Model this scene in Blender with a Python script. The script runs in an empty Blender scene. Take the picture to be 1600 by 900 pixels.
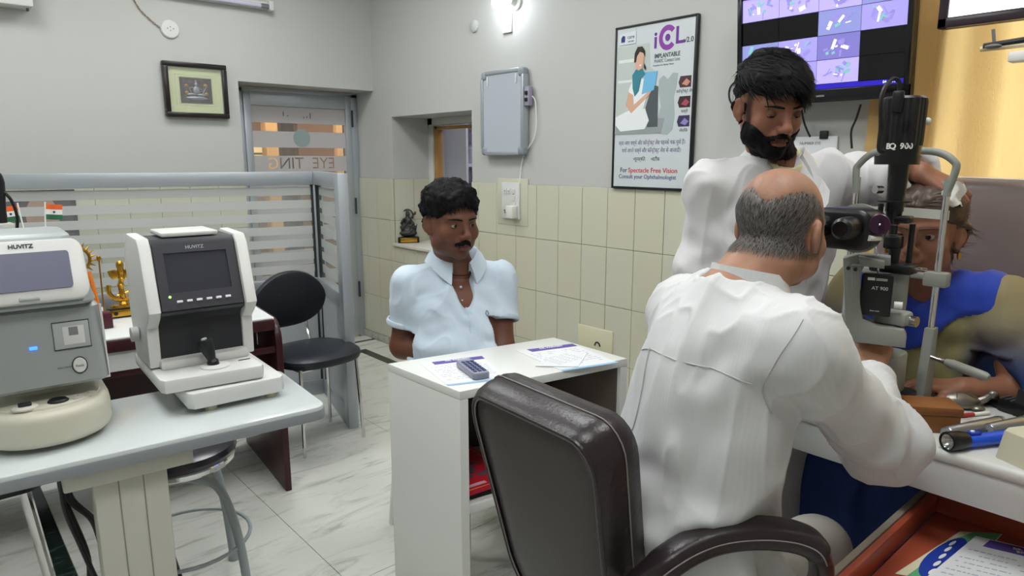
import bpy, bmesh, math, random
import numpy as np
from mathutils import Matrix, Vector, Euler

random.seed(7); rng = np.random.default_rng(7)
SC = bpy.context.scene
COL = SC.collection

# ------------------------------------------------------------------ camera
# world: +X runs along the picture wall to the right, +Y along the poster wall away from the viewer
FPX, YHOR, HCAM, AZ = 1060.0, 248.0, 1.37, math.radians(48.5)
PITCH = math.atan((450 - YHOR) / FPX)
FWH = Vector((math.cos(AZ), math.sin(AZ), 0)); RT = Vector((math.sin(AZ), -math.cos(AZ), 0)); UPZ = Vector((0, 0, 1))
FW = FWH * math.cos(PITCH) - UPZ * math.sin(PITCH); CU = UPZ * math.cos(PITCH) + FWH * math.sin(PITCH)
CPOS = Vector((0, 0, HCAM))
cd = bpy.data.cameras.new('camera'); cam = bpy.data.objects.new('camera', cd); COL.objects.link(cam)
cd.sensor_width = 36; cd.lens = FPX / 1600 * 36; cd.clip_start = .02
mw = Matrix((RT, CU, -FW)).transposed().to_4x4(); mw.translation = CPOS; cam.matrix_world = mw
SC.camera = cam

# ------------------------------------------------------------------ world, exposure
w = bpy.data.worlds.new('world'); SC.world = w; w.use_nodes = True
w.node_tree.nodes['Background'].inputs[0].default_value = (.85, .93, 1, 1)
w.node_tree.nodes['Background'].inputs[1].default_value = 4.2
vs = SC.view_settings; vs.view_transform = 'Standard'; vs.look = 'None'; vs.gamma = 1; vs.use_curve_mapping = False
vs.exposure = 0.0
LAMP_CEILING, LAMP_BULB, LAMP_HALL = 16.5, 45.0, 15.0      # emission strengths of the lamps built further down

def ray(x, y): return FW * FPX + RT * (x - 800) + CU * (450 - y)
def onz(x, y, z=0): d = ray(x, y); return CPOS + d * ((z - HCAM) / d.z)
def onx(x, y, X): d = ray(x, y); return CPOS + d * (X / d.x)
def ony(x, y, Y): d = ray(x, y); return CPOS + d * (Y / d.y)
def atd(x, y, t): d = ray(x, y); return CPOS + d * (t / d.dot(FWH))

# ------------------------------------------------------------------ materials
def lin(c):
    if isinstance(c, str):
        c = c.lstrip('#'); c = [int(c[i:i + 2], 16) / 255 for i in (0, 2, 4)]
    return tuple(((v / 12.92) if v <= .04045 else ((v + .055) / 1.055) ** 2.4) for v in c[:3]) + (1,)
MATS = {}
def mat(name, col='#808080', rough=.5, metal=0., noise=None, bump=None, emit=None, spec=.5, coat=0, alpha=1, trans=0, sheen=0, col2=None, attr=None, stretch=None, sss=0, ior=1.45):
    """noise=(scale, amount): mixes col towards col2 (or a darker tone); bump=(scale, strength)"""
    if name in MATS: return MATS[name]
    m = bpy.data.materials.new(name); MATS[name] = m; m.use_nodes = True
    nt = m.node_tree; b = nt.nodes['Principled BSDF']; L = nt.links.new
    b.inputs['Base Color'].default_value = lin(col); b.inputs['Roughness'].default_value = rough
    b.inputs['Metallic'].default_value = metal; b.inputs['Specular IOR Level'].default_value = spec
    b.inputs['Coat Weight'].default_value = coat; b.inputs['Alpha'].default_value = alpha
    b.inputs['Transmission Weight'].default_value = trans; b.inputs['IOR'].default_value = ior
    b.inputs['Sheen Weight'].default_value = sheen
    if sss:
        b.inputs['Subsurface Weight'].default_value = sss; b.inputs['Subsurface Radius'].default_value = (.012, .005, .003); b.inputs['Subsurface Scale'].default_value = 1
    m.diffuse_color = lin(col)
    tc = nt.nodes.new('ShaderNodeTexCoord'); vec = tc.outputs['Object']
    if stretch:
        mp = nt.nodes.new('ShaderNodeMapping'); mp.inputs['Scale'].default_value = stretch
        L(vec, mp.inputs['Vector']); vec = mp.outputs[0]
    base = None
    if attr:
        at = nt.nodes.new('ShaderNodeAttribute'); at.attribute_name = attr; base = at.outputs['Color']
        L(base, b.inputs['Base Color'])
    if noise:
        n = nt.nodes.new('ShaderNodeTexNoise'); n.inputs['Scale'].default_value = noise[0]; n.inputs['Detail'].default_value = 6
        L(vec, n.inputs['Vector'])
        r = nt.nodes.new('ShaderNodeMapRange'); r.inputs[1].default_value = 4.2; r.inputs[2].default_value = .7
        r.inputs[4].default_value = noise[1]; L(n.outputs['Fac'], r.inputs[0])
        mx = nt.nodes.new('ShaderNodeMix'); mx.data_type = 'RGBA'
        L(r.outputs[0], mx.inputs[0])
        if base: L(base, mx.inputs[6])
        else: mx.inputs[6].default_value = lin(col)
        c = lin(col2) if col2 else tuple(v * .55 for v in lin(col)[:3]) + (1,)
        if base and not col2:
            mx.blend_type = 'MULTIPLY'; c = (.55, .5, .5, 1)
        mx.inputs[7].default_value = c
        L(mx.outputs[2], b.inputs['Base Color'])
    if bump:
        n2 = nt.nodes.new('ShaderNodeTexNoise'); n2.inputs['Scale'].default_value = bump[0]; n2.inputs['Detail'].default_value = 4
        L(vec, n2.inputs['Vector'])
        bp = nt.nodes.new('ShaderNodeBump'); bp.inputs['Strength'].default_value = bump[1]; bp.inputs['Distance'].default_value = .01
        L(n2.outputs['Fac'], bp.inputs['Height']); L(bp.outputs[0], b.inputs['Normal'])
    if emit:
        b.inputs['Emission Color'].default_value = lin(emit[0]); b.inputs['Emission Strength'].default_value = emit[1]
    return m

def marble(name, base, vein, scale=3.0, rough=.22):
    m = mat(name, base, rough); nt = m.node_tree; b = nt.nodes['Principled BSDF']; L = nt.links.new
    tc = nt.nodes.new('ShaderNodeTexCoord'); g = nt.nodes.new('ShaderNodeNewGeometry')
    mp = nt.nodes.new('ShaderNodeMapping'); mp.inputs['Rotation'].default_value = (0, 0, .7); mp.inputs['Scale'].default_value = (1, 4.5, 1)
    L(g.outputs['Position'], mp.inputs[0])
    n = nt.nodes.new('ShaderNodeTexNoise'); n.inputs['Scale'].default_value = scale; n.inputs['Detail'].default_value = 9; n.inputs['Distortion'].default_value = 1.3; n.inputs['Roughness'].default_value = .65
    L(mp.outputs[0], n.inputs['Vector'])
    r = nt.nodes.new('ShaderNodeValToRGB'); e = r.color_ramp.elements
    e[0].position = .36; e[0].color = lin(vein); e[1].position = .5; e[1].color = lin(base)
    k = r.color_ramp.elements.new(.43); k.color = tuple((p + 2 * q) / 3 for p, q in zip(lin(vein), lin(base)))
    L(n.outputs['Fac'], r.inputs[0]); L(r.outputs[0], b.inputs['Base Color'])
    return m

# ------------------------------------------------------------------ mesh helpers
def T(x, y, z): return Matrix.Translation((x, y, z))
def RX(a): return Matrix.Rotation(math.radians(a), 4, 'X')
def RY(a): return Matrix.Rotation(math.radians(a), 4, 'Y')
def RZ(a): return Matrix.Rotation(math.radians(a), 4, 'Z')
def frame(o, x, y, z):
    m = Matrix((x, y, z)).transposed().to_4x4(); m.translation = o; return m

class G:
    """collects shapes for ONE mesh object"""
    def __init__(s): s.v = []; s.f = []; s.m = []
    def add(s, v, f, M=None, mi=0):
        o = len(s.v)
        if M is not None: v = [M @ Vector(p) for p in v]
        s.v += [tuple(p) for p in v]; s.f += [tuple(i + o for i in q) for q in f]; s.m += [mi] * len(f); return s
    def bm(s, b, M=None, mi=0):
        b.verts.index_update(); v = [x.co.copy() for x in b.verts]; f = [[x.index for x in q.verts] for q in b.faces]; b.free()
        return s.add(v, f, M, mi)
    def box(s, c, d, bev=0, seg=2, M=None, mi=0):
        b = bmesh.new(); bmesh.ops.create_cube(b, size=1, matrix=T(*c) @ Matrix.Diagonal((*d, 1)))
        if bev: bmesh.ops.bevel(b, geom=b.edges[:], offset=min(bev, min(d) * .49), segments=seg, profile=.5, affect='EDGES')
        return s.bm(b, M, mi)
    def prism(s, poly, h, M=None, mi=0, bev=0, seg=2):
        b = bmesh.new(); lo = [b.verts.new((x, y, 0)) for x, y in poly]; hi = [b.verts.new((x, y, h)) for x, y in poly]
        n = len(poly); b.faces.new(lo[::-1]); b.faces.new(hi)
        for i in range(n): b.faces.new((lo[i], lo[(i + 1) % n], hi[(i + 1) % n], hi[i]))
        bmesh.ops.recalc_face_normals(b, faces=b.faces[:])
        if bev:
            e = [x for x in b.edges if abs(x.verts[0].co.z - x.verts[1].co.z) < 1e-6]
            bmesh.ops.bevel(b, geom=e, offset=bev, segments=seg, profile=.5, affect='EDGES')
        return s.bm(b, M, mi)
    def loft(s, secs, M=None, mi=0, caps=True, closed=True):
        n = len(secs[0]); v = [p for q in secs for p in q]; f = []
        for i in range(len(secs) - 1):
            for j in range(n if closed else n - 1):
                a, b2 = i * n + j, i * n + (j + 1) % n
                f.append((a, b2, b2 + n, a + n))
        if caps and closed: f.append(tuple(range(n))[::-1]); f.append(tuple((len(secs) - 1) * n + j for j in range(n)))
        return s.add(v, f, M, mi)
    def tube(s, pts, r, n=10, M=None, mi=0, closed=False, flat=1.0):
        P = [Vector(p) for p in pts]; K = len(P); rs = r if isinstance(r, (list, tuple)) else [r] * K
        up = None; secs = []
        for i in range(K):
            if closed: t = P[(i + 1) % K] - P[i - 1]
            else: t = P[min(i + 1, K - 1)] - P[max(i - 1, 0)]
            t.normalize()
            if up is None:
                up = Vector((0, 0, 1)) if abs(t.z) < .95 else Vector((1, 0, 0))
            up = (up - t * up.dot(t)); up = up.normalized() if up.length > 1e-6 else t.orthogonal().normalized()
            sd = t.cross(up)
            secs.append([P[i] + (sd * math.cos(a) + up * math.sin(a) * flat) * rs[i] for a in [2 * math.pi * j / n for j in range(n)]])
        if closed: secs.append(secs[0])
        return s.loft(secs, M, mi, caps=not closed)
    def cyl(s, p0, p1, r0, r1=None, n=20, M=None, mi=0):
        return s.tube([p0, p1], [r0, r0 if r1 is None else r1], n, M, mi)
    def lathe(s, prof, n=28, M=None, mi=0, caps=True):
        secs = [[(r * math.cos(2 * math.pi * j / n), r * math.sin(2 * math.pi * j / n), z) for j in range(n)] for r, z in prof]
        return s.loft(secs, M, mi, caps)
    def ell(s, c, r, n=16, M=None, mi=0):
        b = bmesh.new(); bmesh.ops.create_uvsphere(b, u_segments=n, v_segments=max(6, n // 2 + 2), radius=1, matrix=T(*c) @ Matrix.Diagonal((*r, 1)))
        return s.bm(b, M, mi)
    def build(s, name, mats, parent=None, smooth=True, M=None, angle=35):
        me = bpy.data.meshes.new(name)
        v = s.v if M is None else [tuple(M @ Vector(p)) for p in s.v]
        me.from_pydata(v, [], s.f)
        if not isinstance(mats, (list, tuple)): mats = [mats]
        for m in mats: me.materials.append(m)
        if len(mats) > 1: me.polygons.foreach_set('material_index', s.m)
        if smooth:
            me.polygons.foreach_set('use_smooth', [True] * len(me.polygons)); me.set_sharp_from_angle(angle=math.radians(angle))
        me.update()
        o = bpy.data.objects.new(name, me); COL.objects.link(o)
        if parent is not None: o.parent = parent
        return o

def rrect(w, h, r, n=5, cx=0, cy=0):
    p = []
    for sx, sy, a0 in ((1, 1, 0), (-1, 1, 90), (-1, -1, 180), (1, -1, 270)):
        for i in range(n + 1):
            a = math.radians(a0 + 90 * i / n); p.append((cx + sx * (w / 2 - r) + r * math.cos(a), cy + sy * (h / 2 - r) + r * math.sin(a)))
    return p
def arc(c, r, a0, a1, n=10): return [(c[0] + r * math.cos(math.radians(a0 + (a1 - a0) * i / n)), c[1] + r * math.sin(math.radians(a0 + (a1 - a0) * i / n))) for i in range(n + 1)]
def spline(pts, n=8):
    P = [Vector(p) for p in pts]; out = []
    for i in range(len(P) - 1):
        a, b, c, d = P[max(i - 1, 0)], P[i], P[i + 1], P[min(i + 2, len(P) - 1)]
        for k in range(n):
            t = k / n; out.append(.5 * ((2 * b) + (c - a) * t + (2 * a - 5 * b + 4 * c - d) * t * t + (3 * b - a - 3 * c + d) * t ** 3))
    out.append(P[-1]); return out

def tag(o, label, cat, group=None):
    o['label'] = label; o['category'] = cat
    if group: o['group'] = group
    return o
def thing(name, label, cat, loc=(0, 0, 0), rz=0, group=None):
    o = bpy.data.objects.new(name, None); COL.objects.link(o); o.location = loc; o.rotation_euler = (0, 0, math.radians(rz)); o.empty_display_size = .1
    return tag(o, label, cat, group)
def struct(o): o['kind'] = 'structure'; return o
def copy_part(o, parent, M):
    c = o.copy(); COL.objects.link(c); c.parent = parent; c.matrix_local = M; return c

def text(s, size, M, m, parent, name='lettering', width=None, bold=0, align='CENTER', ext=.0004):
    """flat print: lettering a fraction of a millimetre proud, in the XY plane of M"""
    cu = bpy.data.curves.new(name, 'FONT'); cu.body = s; cu.size = size; cu.align_x = align; cu.align_y = 'CENTER'; cu.extrude = ext; cu.offset = bold; cu.resolution_u = 3
    ob = bpy.data.objects.new('tmp', cu); me = bpy.data.meshes.new_from_object(ob); me.name = name
    bpy.data.objects.remove(ob); bpy.data.curves.remove(cu)
    if not len(me.vertices): return None
    if width:
        xs = [v.co.x for v in me.vertices]; k = width / (max(xs) - min(xs)); me.transform(Matrix.Diagonal((k, 1, 1, 1)))
    me.transform(M); me.materials.clear(); me.materials.append(m)
    o = bpy.data.objects.new(name, me); COL.objects.link(o); o.parent = parent
    return o
# ================================================================== THE ROOM
XW, YW, YD, ZC = 2.585, 4.418, 4.68, 2.75
X0, Y0 = -1.15, -1.45
paint = mat('wall_paint', '#c0c1bd', .7, noise=(2.2, .12), bump=(60, .03))
grout = mat('tile_grout', '#8f8d80', .9)
tile_m = mat('glazed_tile', '#c9c9b6', .25, noise=(5, .12), col2='#c9c8b2')
tile_m2 = mat('glazed_tile_warm', '#cac8b3', .25, noise=(6, .12), col2='#c6c4ac')
alu = mat('aluminium', '#b4bac0', .38, .55, noise=(9, .1))
alu_d = mat('aluminium_shadow_gap', '#2c2f31', .6)
glass = mat('clear_glass', '#dfe8e6', .03, alpha=.10, spec=.6)
frost = mat('frosted_film', '#cfd1cf', .75, alpha=.74)
frost_door = mat('frosted_film_door', '#c6c3c4', .7, alpha=.86)
white_lam = mat('white_laminate', '#d9dcdb', .28, noise=(3, .06))
black_pl = mat('black_plastic', '#15161a', .42)
chrome = mat('chrome', '#d8d8d8', .12, 1.0)
skirt_m = marble('skirting_marble', '#b9b9ad', '#8b8c80', 6)
floor_m = marble('white_marble', '#d6d7d0', '#b2b5ac', 2.6)
green_m = marble('dark_green_marble', '#1d2a26', '#3c4c45', 5)

# --- floor with marble slabs
g = G(); g.box(((X0 + XW) / 2, (Y0 + YD) / 2 + .1, -.04), (XW - X0, YD - Y0 + .2, .06)); fl = struct(g.build('floor', mat('floor_bed', '#77786f', .8)))
slab_mesh = {}
def slab(x0, x1, y0, y1, m, name='slab', j=.0012):
    g = G(); g.box(((x0 + x1) / 2, (y0 + y1) / 2, -.006), (x1 - x0 - 2 * j, y1 - y0 - 2 * j, .012)); g.build(name, m, fl, smooth=False)
xs = [X0, -.47, .2, .27, .93, 1.69, 2.31, 2.38, XW]; ys = [Y0, -.35, .75, 1.85, 2.95, 4.24, 4.31, 4.50, 4.535, YD + .2]
for i in range(len(xs) - 1):
    for j in range(len(ys) - 1):
        dark = (xs[i] in (.2, 2.31) and ys[j] < 4.3) or (ys[j] == 4.24 and .2 <= xs[i] <= 2.31) or (ys[j] == 4.50)
        slab(xs[i], xs[i + 1], ys[j], ys[j + 1], green_m if dark else floor_m, 'border_strip' if dark else 'slab')

# --- ceiling with recessed lamp panels
g = G(); g.box(((X0 + XW) / 2, (Y0 + YW) / 2, ZC + .05), (XW - X0 + .3, YW - Y0 + .3, .1)); struct(g.build('ceiling', mat('ceiling_paint', '#dedfdc', .8)))
lamp_white = mat('lamp_diffuser', '#ffffff', .5, emit=('#f8faf9', LAMP_CEILING))
for i, (x, y) in enumerate([(.1, .35), (1.45, .35), (.1, 1.9), (1.45, 1.9), (.1, 3.4), (1.45, 3.4)]):
    t = thing('ceiling_light', 'square recessed ceiling lamp panel above the ' + ['camera', 'examination table', 'instrument table', 'white desk', 'far desk', 'glass partition'][i], 'lamp', (x, y, ZC), 0, 'ceiling lamp panels')
    g = G()
    for sx, sy, dx, dy in ((.3, 0, .03, .63), (-.3, 0, .03, .63), (0, .3, .57, .03), (0, -.3, .57, .03)): g.box((sx, sy, -.012), (dx, dy, .024))
    g.build('frame', alu, t, smooth=False)
    g = G(); g.box((0, 0, -.006), (.57, .57, .008)); g.build('diffuser', lamp_white, t, smooth=False)

# --- right-hand wall (poster wall) with the window recess
NY0, NY1, NZ0, NZ1, NX = 3.285, 4.182, .77, 1.655, 2.907
g = G(); D = .36
W2Y0, W2Y1, W2Z0, W2Z1 = -.75, .78, .95, 2.35      # curtained window
g.box((XW + D / 2, (W2Y1 + NY0) / 2, ZC / 2), (D, NY0 - W2Y1, ZC)); g.box((XW + D / 2, (Y0 + W2Y0) / 2, ZC / 2), (D, W2Y0 - Y0, ZC))
g.box((XW + D / 2, (W2Y0 + W2Y1) / 2, W2Z0 / 2), (D, W2Y1 - W2Y0, W2Z0)); g.box((XW + D / 2, (W2Y0 + W2Y1) / 2, (W2Z1 + ZC) / 2), (D, W2Y1 - W2Y0, ZC - W2Z1)); g.box((XW + D / 2, (NY1 + YD + .1) / 2, ZC / 2), (D, YD + .1 - NY1, ZC))
g.box((XW + D / 2, (NY0 + NY1) / 2, NZ0 / 2), (D, NY1 - NY0, NZ0)); g.box((XW + D / 2, (NY0 + NY1) / 2, (NZ1 + ZC) / 2), (D, NY1 - NY0, ZC - NZ1))
TZ, TH, TW = 1.23, .294, .1692
g.box((XW - .001, (Y0 + NY0) / 2, TZ / 2), (.004, NY0 - Y0, TZ), mi=1); g.box((XW - .001, (NY1 + YD) / 2, TZ / 2), (.004, YD - NY1, TZ), mi=1)
g.box((XW - .001, (NY0 + NY1) / 2, NZ0 / 2), (.004, NY1 - NY0, NZ0), mi=1)
g.box(((XW + NX) / 2, NY1 - .001, (NZ0 + TZ) / 2), (NX - XW, .004, TZ - NZ0), mi=1)
wr = struct(g.build('wall_right', [paint, grout], smooth=False))
tcache = {}
def tile(parent, axis, pos, u0, u1, z0, z1, name='tile'):
    """axis 'x': tile lies on a wall facing -X at x=pos, u = y; axis 'y': on a wall facing -Y, u = x"""
    du, dz = round(u1 - u0, 4), round(z1 - z0, 4)
    if du < .012 or dz < .012: return
    key = (axis, du, dz, random.random() < .3)
    if key not in tcache:
        g = G(); s = (.008, du - .0028, dz - .0028) if axis == 'x' else (du - .0028, .008, dz - .0028)
        g.box((0, 0, 0), s, .0012, 1); o = g.build(name, tile_m2 if key[3] else tile_m, parent, smooth=False); tcache[key] = o.data
    else:
        o = bpy.data.objects.new(name, tcache[key]); COL.objects.link(o); o.parent = parent
    u = (u0 + u1) / 2; z = (z0 + z1) / 2; e = random.uniform(-.0006, .0006)
    o.location = (pos - .004 + e, u, z) if axis == 'x' else (u, pos - .004 + e, z)
rows = [(TZ - TH * (k + 1), TZ - TH * k) for k in range(4)]
k0 = -15
for k in range(k0, 13):
    y0, y1 = 2.711 + k * TW, 2.711 + (k + 1) * TW
    y1 = min(y1, YD)
    for z0, z1 in rows:
        if y1 <= NY0 or y0 >= NY1 or z1 <= NZ0: tile(wr, 'x', XW, y0, y1, z0, z1); continue
        if y0 < NY0: tile(wr, 'x', XW, y0, NY0, z0, z1)
        if y1 > NY1: tile(wr, 'x', XW, NY1, y1, z0, z1)
        if z0 < NZ0: tile(wr, 'x', XW, max(y0, NY0), min(y1, NY1), z0, NZ0)
for k in range(2):
    for z0, z1 in ((.936, 1.23), (.77, .936)): tile(wr, 'y', NY1, XW + k * .161, XW + (k + 1) * .161, z0, z1)
g = G(); g.box(((XW + NX) / 2 - .012, (NY0 + NY1) / 2, NZ0 - .004), (NX - XW + .03, NY1 - NY0, .02), .003); g.build('window_ledge', mat('ledge_tile', '#d5d6c9', .3), wr)
g = G(); g.box((XW - .008, (Y0 + YD) / 2, .027), (.02, YD - Y0, .054), .002); struct(g.build('baseboard_right', skirt_m))
# plaster patch round the switches, blank junction plate with its finger hole
g = G(); g.box((XW - .006, 2.905, 1.128), (.012, .255, .262), .002); g.build('plaster_patch', mat('plaster_patch', '#cfcdb9', .6, noise=(12, .2)), wr)
p = onx(932, 530, XW)
g = G(); g.box((XW - .009, p.y, p.z), (.012, .235, .125), .002)
pl = g.build('junction_plate', mat('cream_plate', '#d6d2b4', .4), wr)
g = G(); g.tube([(XW - .0155, p.y + .035 * math.cos(a) * .5 - .02, p.z + .02 * math.sin(a) - .03) for a in [math.pi * i / 8 for i in range(9)]], .004, 6); g.build('finger_hole', mat('dark_hole', '#2a2723', .8), pl)

# --- left-hand far wall (picture wall) with the door recess
g = G(); LX = ony(372, 130, YW).x
g.box(((X0 + LX) / 2, YW + .18, ZC / 2), (LX - X0, .36, ZC)); g.box(((LX + XW) / 2, YW + .18, (1.845 + ZC) / 2), (XW - LX, .36, ZC - 1.845))
g.box(((X0 + LX) / 2, YW - .001, TZ / 2), (LX - X0, .004, TZ), mi=1)
wb = struct(g.build('wall_back', [paint, grout], smooth=False))
for k in range(17):
    x1 = LX - k * TW; x0 = x1 - TW
    for z0, z1 in rows: tile(wb, 'y', YW, x0, x1, z0, z1)
g = G(); g.box(((X0 + LX) / 2, YW - .008, .027), (LX - X0, .02, .054), .002); struct(g.build('baseboard_back', skirt_m))
# walls behind and beside the viewer
g = G(); g.box((X0 - .05, (Y0 + YW) / 2, ZC / 2), (.1, YW - Y0, ZC)); struct(g.build('wall_left', paint, smooth=False))
g = G(); g.box(((X0 + XW) / 2, Y0 - .05, ZC / 2), (XW - X0, .1, ZC)); struct(g.build('wall_front', paint, smooth=False))

# --- glazed door
DX0, DX1, DT = 1.70, 2.585, 1.835
g = G()
g.box((DX0 + .02, YD, DT / 2), (.04, .05, DT), .003); g.box((2.557, YD, DT / 2), (.05, .05, DT), .003); g.box(((DX0 + DX1) / 2, YD, DT - .012), (DX1 - DX0, .05, .03), .003)
dr = struct(g.build('door_1', alu))
g = G(); yl = YD - .01
g.box((1.765, yl, .92), (.048, .045, 1.80), .003); g.box((2.507, yl, .92), (.048, .045, 1.80), .003)
g.box((2.136, yl, 1.768), (.70, .045, .09), .003); g.box((2.136, yl, .10), (.70, .045, .17), .003)
g.build('leaf_frame', alu, dr)
g = G(); g.box((2.136, yl, .95), (.70, .006, 1.56)); g.build('glass_pane', glass, dr, smooth=False)
zt = 1.722; bands = []
for k in range(9):
    h = .11
    bands.append((zt - h, zt)); zt -= h + .056
def cutout_band(w, h, s, size, M, m, parent, name):
    """film band with letters cut out of it (outline curve filled with the letters as holes)"""
    cu = bpy.data.curves.new(name, 'FONT'); cu.body = s; cu.size = size; cu.align_x = 'CENTER'; cu.align_y = 'CENTER'; cu.resolution_u = 3
    ob = bpy.data.objects.new(name, cu); COL.objects.link(ob)
    for o in bpy.context.selected_objects: o.select_set(False)
    ob.select_set(True); bpy.context.view_layer.objects.active = ob
    bpy.ops.object.convert(target='CURVE')
    ob = bpy.context.view_layer.objects.active; c = ob.data; c.dimensions = '2D'; c.fill_mode = 'BOTH'
    sp = c.splines.new('POLY'); sp.points.add(3)
    for i, (x, y) in enumerate(((-w / 2, -h / 2), (w / 2, -h / 2), (w / 2, h / 2), (-w / 2, h / 2))): sp.points[i].co = (x, y, 0, 1)
    sp.use_cyclic_u = True; c.extrude = .0004
    me = bpy.data.meshes.new_from_object(ob); bpy.data.objects.remove(ob)
    me.transform(M); me.materials.clear(); me.materials.append(m); o = bpy.data.objects.new(name, me); COL.objects.link(o); o.parent = parent; return o
for k, (z0, z1) in enumerate(bands):
    if k == 2:
        cutout_band(.70, z1 - z0, 'EYE  TING', .112, frame((2.136, yl - .005, (z0 + z1) / 2), (-1, 0, 0), (0, 0, 1), (0, 1, 0)), frost_door, dr, 'frosted_band')
        continue
    g = G(); g.box((2.136, yl - .005, (z0 + z1) / 2), (.70, .001, z1 - z0)); g.build('frosted_band', frost_door, dr, smooth=False)
q = ony(471, 216, yl); g = G(); g.cyl((q.x, yl - .009, q.z), (q.x, yl - .006, q.z), .062, n=32); g.build('sticker_disc', mat('grey_green_sticker', '#93a3a3', .5), dr)
g = G()
for px, py, s in ((442, 178, .03), (449, 181, .01), (474, 184, .012), (479, 183, .012), (484, 181, .04)):
    q = ony(px, py, yl); g.box((q.x, yl - .0065, q.z), (.007, .001, s))
g.build('film_marks', mat('grey_mark', '#6c6a6a', .6), dr, smooth=False)
for z in (1.66, 1.02, .38):
    g = G(); g.cyl((2.533, yl - .028, z - .06), (2.533, yl - .028, z + .06), .007, n=10); g.build('hinge', alu_d, dr)

# --- hall seen through the glass door, warm lamps
hw = mat('hall_wall', '#ab8a6c', .8, noise=(2, .2)); hw2 = mat('hall_wood', '#5d4533', .5, noise=(3, .3)); hp = mat('hall_post', '#e8c793', .5)
g = G(); HX0, HX1, HY = 1.2, 4.6, 7.0
g.box(((HX0 + HX1) / 2, HY, 1.25), (HX1 - HX0, .1, 2.5)); struct(g.build('wall_hall_back', hw, smooth=False))
g = G(); g.box((HX0, (YD + HY) / 2 + .2, 1.25), (.1, HY - YD - .4, 2.5)); struct(g.build('wall_hall_left', hw, smooth=False))
g = G(); g.box((HX1, (YD + HY) / 2 + .1, 1.25), (.1, HY - YD - .2, 2.5)); struct(g.build('wall_hall_right', hw2, smooth=False))
g = G(); g.box(((HX0 + HX1) / 2, (YD + HY) / 2 + .2, 2.5), (HX1 - HX0, HY - YD, .1)); struct(g.build('ceiling_hall', mat('hall_ceiling', '#d8b48a', .8), smooth=False))
g = G(); g.box(((HX0 + HX1) / 2, (YD + HY) / 2 + .2, -.05), (HX1 - HX0, HY - YD - .1, .08)); struct(g.build('floor_hall', mat('hall_floor', '#b3a08a', .4), smooth=False))
warm = mat('hall_lamp', '#ffe2ad', .5, emit=('#ffdfae', LAMP_HALL))
for i, x in enumerate((2.3, 3.5)):
    g = G(); g.box((x, 5.9, 2.43), (.5, .5, .03), .004); tag(g.build('hall_lamp', warm), ['warm square lamp panel in the hall ceiling near the door', 'warm square lamp panel deeper in the hall'][i], 'lamp', 'hall lamp panels')
cab = thing('hall_cabinet', 'brown wooden cabinet seen through the glass door', 'cabinet', (3.5, 6.75, 0))
for i, (x, wd) in enumerate(((-.3, .5), (.32, .6))):
    g = G(); g.box((x, 0, 1.0), (wd, .3, 2.0), .006); b = g.build('carcass', hw2, cab)
    g = G(); g.box((x, -.16, 1.0), (wd - .06, .02, 1.9), .004); b2 = g.build('cabinet_door', mat('hall_door_wood', '#86664c', .5, noise=(4, .3)), cab)
g = G(); g.box((2.62, 6.4, 1.1), (.12, .12, 2.2), .01); tag(g.build('hall_post', hp), 'pale cream post in the hall left of the brown cabinet', 'post', 'hall posts')
g = G(); g.box((3.22, 6.2, 1.1), (.07, .07, 2.2), .01); tag(g.build('hall_post', hp), 'pale cream post in the hall right of the brown cabinet', 'post', 'hall posts')
nb = thing('notice_board', 'bright yellow-white notice on the hall wall behind the door glass', 'notice', (2.70, 6.925, 1.42))
g = G(); g.box((0, .02, 0), (.36, .03, .24), .004); g.build('board', mat('notice_paper_glow', '#f1e6b8', .6, emit=('#ffe9a8', .5)), nb)  # faint emission added to the paper board, which is no lamp
g = G(); g.box((0, 0, 0), (.16, .01, .02)); g.build('print_line', mat('notice_print', '#8a8058', .7), nb)

# --- recess window with a gilt jamb, and the white room behind it
wn_m = mat('window_frame_paint', '#c9ccc6', .5)
g = G(); wx = NX + .0
for c, s in (((wx, NY1 - .03, 1.21), (.05, .06, .89)), ((wx, NY0 + .03, 1.21), (.05, .06, .89)), ((wx, 3.735, 1.63), (.05, .9, .05)), ((wx, 3.735, .80), (.05, .9, .06))): g.box(c, s, .004)
wn = struct(g.build('window_1', wn_m))
q = onx(686, 230, wx); g = G(); g.box((wx - .005, q.y, 1.2), (.05, .045, .80), .003); g.box((wx - .005, q.y - .2, 1.585), (.05, .42, .022), .003); g.build('gilt_jamb', mat('gilt_wood', '#b48a50', .45, noise=(20, .3)), wn)
g = G(); g.box((wx + .01, q.y - .17, 1.2), (.005, .32, .78)); g.build('pane', glass, wn, smooth=False)
q2 = onx(725, 230, wx - .03); g = G(); g.box((wx - .03, 3.42, 1.2), (.006, q2.y + .03 - 3.32, .84)); g.build('sliding_pane', mat('grey_glass', '#9aa5a4', .1, alpha=.45), wn, smooth=False)
g = G(); g.cyl((wx - .04, 3.40, 1.52), (wx - .02, 3.40, 1.52), .012); g.build('pane_knob', black_pl, wn)
iw = mat('inner_room_paint', '#c7c3cc', .7)
g = G(); g.box((4.3, 3.75, 1.3), (.06, 2.2, 2.6)); struct(g.build('wall_inner_back', iw, smooth=False))
g = G(); g.box((3.62, 4.62, 1.3), (1.3, .04, 2.6)); struct(g.build('wall_inner_left', iw, smooth=False))
g = G(); g.box((3.62, 2.7, 1.3), (1.3, .04, 2.6)); struct(g.build('wall_inner_right', iw, smooth=False))
g = G(); g.box((3.62, 3.7, 2.6), (1.4, 2, .06)); struct(g.build('ceiling_inner', iw, smooth=False))
g = G(); g.box((3.62, 3.7, -.03), (1.4, 2, .06)); struct(g.build('floor_inner', iw, smooth=False))
t = thing('inner_lamp', 'ceiling lamp in the small white room behind the recess window', 'lamp', (3.6, 3.8, 2.56))
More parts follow.
